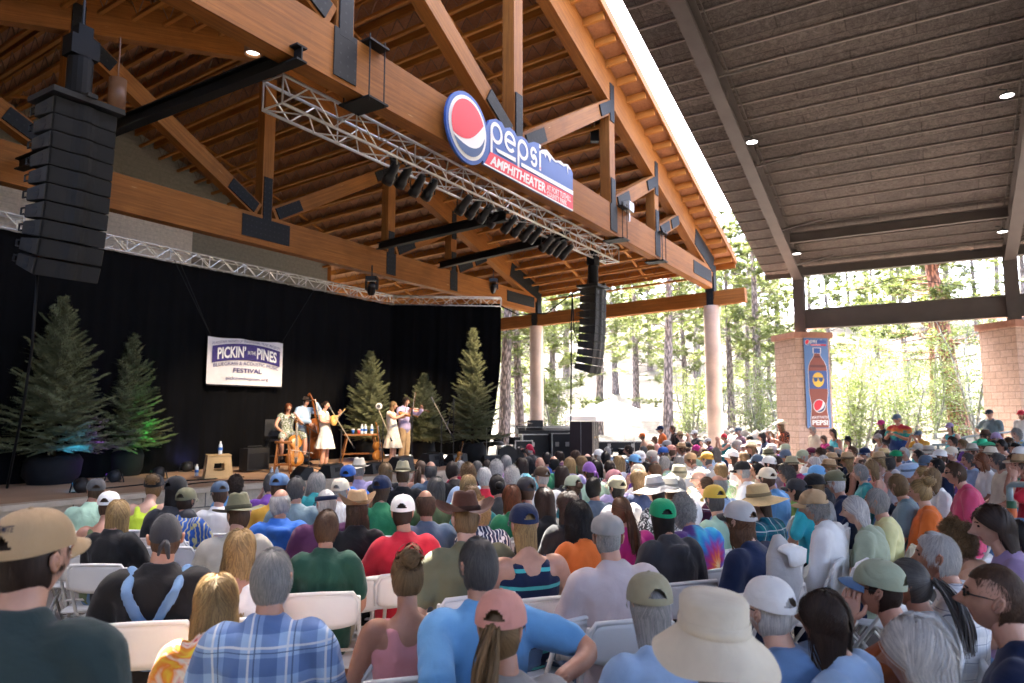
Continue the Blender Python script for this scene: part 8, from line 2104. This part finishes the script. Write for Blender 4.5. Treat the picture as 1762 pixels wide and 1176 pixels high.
def pine(seed, h, r, c0, spread, limbs=46):
    rr = random.Random(seed); tr = MB(); lv = MB(); bend = [(rr.gauss(0, .012 * h), rr.gauss(0, .012 * h)) for _ in range(3)]
    def tp(q): return Vector((bend[0][0] * q + bend[1][0] * q * q, bend[0][1] * q + bend[1][1] * q * q, h * q))
    tr.tube([tp(i / 12) - Vector((0, 0, .4 if i == 0 else 0)) for i in range(13)], [r * (1 - .82 * (i / 12) ** 1.1) * (1.25 if i == 0 else 1) for i in range(13)], 12, cap=False)
    for i in range(limbs):
        q = c0 + (1 - c0) * (i + rr.random()) / limbs; p = tp(q); a = rr.uniform(0, 6.28) ; L = spread * (1 - .75 * ((q - c0) / (1 - c0)) ** 1.3) * rr.uniform(.55, 1.2); d = Vector((math.cos(a), math.sin(a), rr.uniform(-.35, .25) + .35 * q)).normalized(); pts = [p]; m = 6
        for s in range(m): d = (d + Vector((rr.gauss(0, .12), rr.gauss(0, .12), .06 + rr.gauss(0, .08)))).normalized(); pts.append(pts[-1] + d * L / m)
        tr.tube(pts, [.05 * (1 - q) + .018, .035, .028, .022, .016, .012, .006], 5, cap=False)
        dead = q < c0 + .10 and rr.random() < .5
        if dead: continue
        for s in range(int(14 * L / spread) + 5):
            u = rr.uniform(.25, 1.0) ** .7; k = min(m - 1, int(u * m)); c = pts[k].lerp(pts[k + 1], u * m - k) + Vector((rr.gauss(0, .30), rr.gauss(0, .30), rr.gauss(.02, .16))) * L * .26
            dd = (c - p + Vector((0, 0, .3))).normalized()
            for e in range(20):
                o = (dd * .5 + Vector((rr.gauss(0, 1), rr.gauss(0, 1), rr.gauss(.15, .8)))).normalized(); l = rr.uniform(.22, .42); x = o.cross(Vector((rr.random() - .5, rr.random() - .5, rr.random()))).normalized() * .030; g = len(lv.v)
                lv.v += [tuple(c - x), tuple(c + x), tuple(c + o * l)]; lv.face((g, g + 1, g + 2))
    return tr.mesh('trunk', True), lv.mesh('crown', recalc=False)
def aspen(seed, h, spread, n=4200, ls=.075):
    rr = random.Random(seed); tr = MB(); lv = MB(); tips = []
    for b in range(rr.randint(3, 5)):
        a = rr.uniform(0, 6.28); p = Vector((math.cos(a) * .15, math.sin(a) * .15, -.1)); d = Vector((math.cos(a) * .22, math.sin(a) * .22, 1)).normalized(); pts = [p]; hh = h * rr.uniform(.65, 1)
        for s in range(8): d = (d + Vector((rr.gauss(0, .09), rr.gauss(0, .09), .05))).normalized(); pts.append(pts[-1] + d * hh / 8)
        tr.tube(pts, [.06 * (1 - i / 9) + .008 for i in range(9)], 6, cap=False)
        for s in range(26):
            q = rr.uniform(.15, 1); k = min(7, int(q * 8)); c = pts[k]; aa = rr.uniform(0, 6.28); L = spread * rr.uniform(.3, 1) * (1.1 - .6 * q); e = c + Vector((math.cos(aa) * L, math.sin(aa) * L, rr.uniform(.0, .6) * L)); tr.tube([c, c.lerp(e, .5) + Vector((0, 0, .05)), e], [.012, .009, .004], 4, cap=False); tips.append((c, e))
    for i in range(n):
        c, e = rr.choice(tips); u = rr.uniform(.2, 1.1); p = c.lerp(e, u) + Vector((rr.gauss(0, .16), rr.gauss(0, .16), rr.gauss(0, .14))); o = Vector((rr.gauss(0, 1), rr.gauss(0, 1), rr.gauss(0, .6))).normalized(); x = o.cross(Vector((rr.random() - .5, rr.random() - .5, rr.random()))).normalized(); s = ls * rr.uniform(.6, 1.25); g = len(lv.v)
        lv.v += [tuple(p), tuple(p + o * s * .5 + x * s * .45), tuple(p + o * s), tuple(p + o * s * .5 - x * s * .45)]; lv.face((g, g + 1, g + 2, g + 3))
    return tr.mesh('trunk', True), lv.mesh('crown', recalc=False)
PINES = [pine(101, 17, .25, .10, 3.4, 74), pine(102, 20, .34, .20, 3.9, 80), pine(103, 14, .18, .05, 3.0, 70), pine(104, 19, .27, .30, 3.8, 66)]
ASPENS = [aspen(201, 5.2, 1.5), aspen(202, 4.0, 1.6), aspen(203, 6.4, 1.5)]
def tree(x, D, kind, lab, grp, sc=1.0, rot=None, lean=None, nm='pine_tree', bark=None):
    P = at_y(x, 700, D); z = ground_z(P.x, P.y); t = thing(nm, lab, 'tree', (P.x, P.y, z), rs.uniform(0, 6.28) if rot is None else rot, grp, sc)
    if nm == 'pine_tree': t.scale = (sc, sc, sc * .74)
    if lean: t.rotation_euler = lean
    tr, cr = kind; o = put('trunk', tr, M_pbark, t)
    if bark: o.material_slots[0].link = 'OBJECT'; o.material_slots[0].material = bark
    put('crown', cr, M_pine if nm == 'pine_tree' else M_aspen, t)
NEARP = [(1650, 34, 1, 'large pine with a red brown trunk leaning left beyond the dark steel beam', 1.25, (0, -.14, .4), M_rbark), (1607, 42, 3, 'thin orange brown pine trunk left of the large leaning one', .8, (0, .03, 1), M_rbark),
    (1148, 36, 3, 'thick grey brown pine standing behind the white tent peak', 1.05, None, None), (867, 34, 1, 'pine trunk just right of the black side curtain', .95, None, None), (895, 36, 3, 'pine trunk left of the rear concrete column', 1.0, None, None), (950, 40, 0, 'pine right of the rear concrete column', 1.0, None, None),
    (1258, 44, 3, 'dark pine trunk just right of the front concrete column', .95, None, None), (1306, 42, 1, 'straight pine trunk left of the tan block pillar', .95, None, None), (1285, 50, 3, 'slim pine trunk between column and block pillar', .8, None, None), (1325, 55, 0, 'thin pine close left of the block pillar', .8, None, None),
    (1565, 52, 3, 'dark slim pine above the bright bushes right of the banner', .9, None, None), (1180, 46, 0, 'pine behind the white tent on its right', .95, None, None), (1030, 42, 3, 'pine seen behind the hanging right loudspeaker array', 1.0, None, None), (1095, 52, 1, 'pine further back behind the tent roof', .9, None, None)]
for x, D, kd, lab, s, lean, bk in NEARP: tree(x, D, PINES[kd], lab, 'pines beyond the pavilion', s, None, lean, 'pine_tree', bk)
FAR = [(840, 62), (880, 74), (920, 60), (975, 70), (1010, 82), (1060, 64), (1120, 76), (1160, 84), (1200, 64), (1230, 80), (1275, 70), (1300, 86), (1345, 66), (1390, 76), (1430, 62), (1470, 84), (1515, 66), (1550, 80), (1600, 72), (1640, 84), (1690, 68), (1730, 80), (1775, 62), (800, 78), (750, 68), (905, 88), (1090, 88), (1250, 92), (1400, 92), (1580, 94), (1500, 94), (1030, 96)]
for i, (x, D) in enumerate(FAR): tree(x, D, PINES[rs.randrange(4)], 'distant pine in the sunlit wood behind the pavilion, too alike to tell apart', 'distant pines of the wood', rs.uniform(.95, 1.35))
AS = [(1440, 31, 0, 'bright yellow green bush right of the block pillar'), (1475, 30, 1, 'bright green bush below the middle of the dark steel beam'), (1515, 33, 2, 'tall bright green young aspen under the steel beam'), (1555, 31, 1, 'low bright green bush behind the tie dye man'), (1600, 34, 0, 'green bush left of the leaning red pine'), (1680, 30, 2, 'tall green young aspen left of the right block pillar'), (1640, 38, 1, 'low green bush on the slope at the leaning pine'),
      (1460, 38, 2, 'yellow green young aspen behind the first bright bush'), (1300, 40, 1, 'low bush on the slope left of the block pillar'), (1190, 38, 1, 'low bush left of the front concrete column'), (1345, 37, 0, 'young aspen half hidden by the block pillar'), (950, 38, 1, 'low bush behind the rear concrete column'), (1535, 40, 0, 'pale green young aspen higher on the slope'), (1715, 36, 0, 'green young aspen behind the right block pillar'), (1240, 52, 0, 'pale young aspen far behind the front column'), (875, 48, 0, 'pale young aspen behind the drum kit')]
for x, D, kd, lab in AS: tree(x, D, ASPENS[kd], lab, 'young aspens and bushes', rs.uniform(.9, 1.15), None, None, 'aspen_tree', M_abark)
# rocks and fallen logs on the slope read as one ground litter
rk = MB(); rr = random.Random(5)
for i in range(260):
    x = rr.uniform(1180, 1720); D = rr.uniform(34, 66); P = at_y(x, 700, D); z = ground_z(P.x, P.y); r = rr.uniform(.12, .45)
    if rr.random() < .35: a = rr.uniform(0, 3.1); d = Vector((math.cos(a), math.sin(a), 0)) * rr.uniform(.8, 2.6); q = P + d; rk.tube([(P.x, P.y, z + .08), (q.x, q.y, ground_z(q.x, q.y) + .1)], [.10, .06], 6)
    else: rk.tube([(P.x - r, P.y, z), (P.x, P.y, z + r * .2), (P.x + r, P.y, z)], [(r * .4, r * .3), (r, r * .6), (r * .3, r * .3)], 7, round_=True)
o = put('slope_debris', rk.mesh('slope_debris', True), pm('grey_brown_litter', (.26, .21, .17), .9, .4, 2, .4, 12)); tag(o, 'rocks and fallen branches scattered over the sunlit slope', 'debris', None, 'stuff')
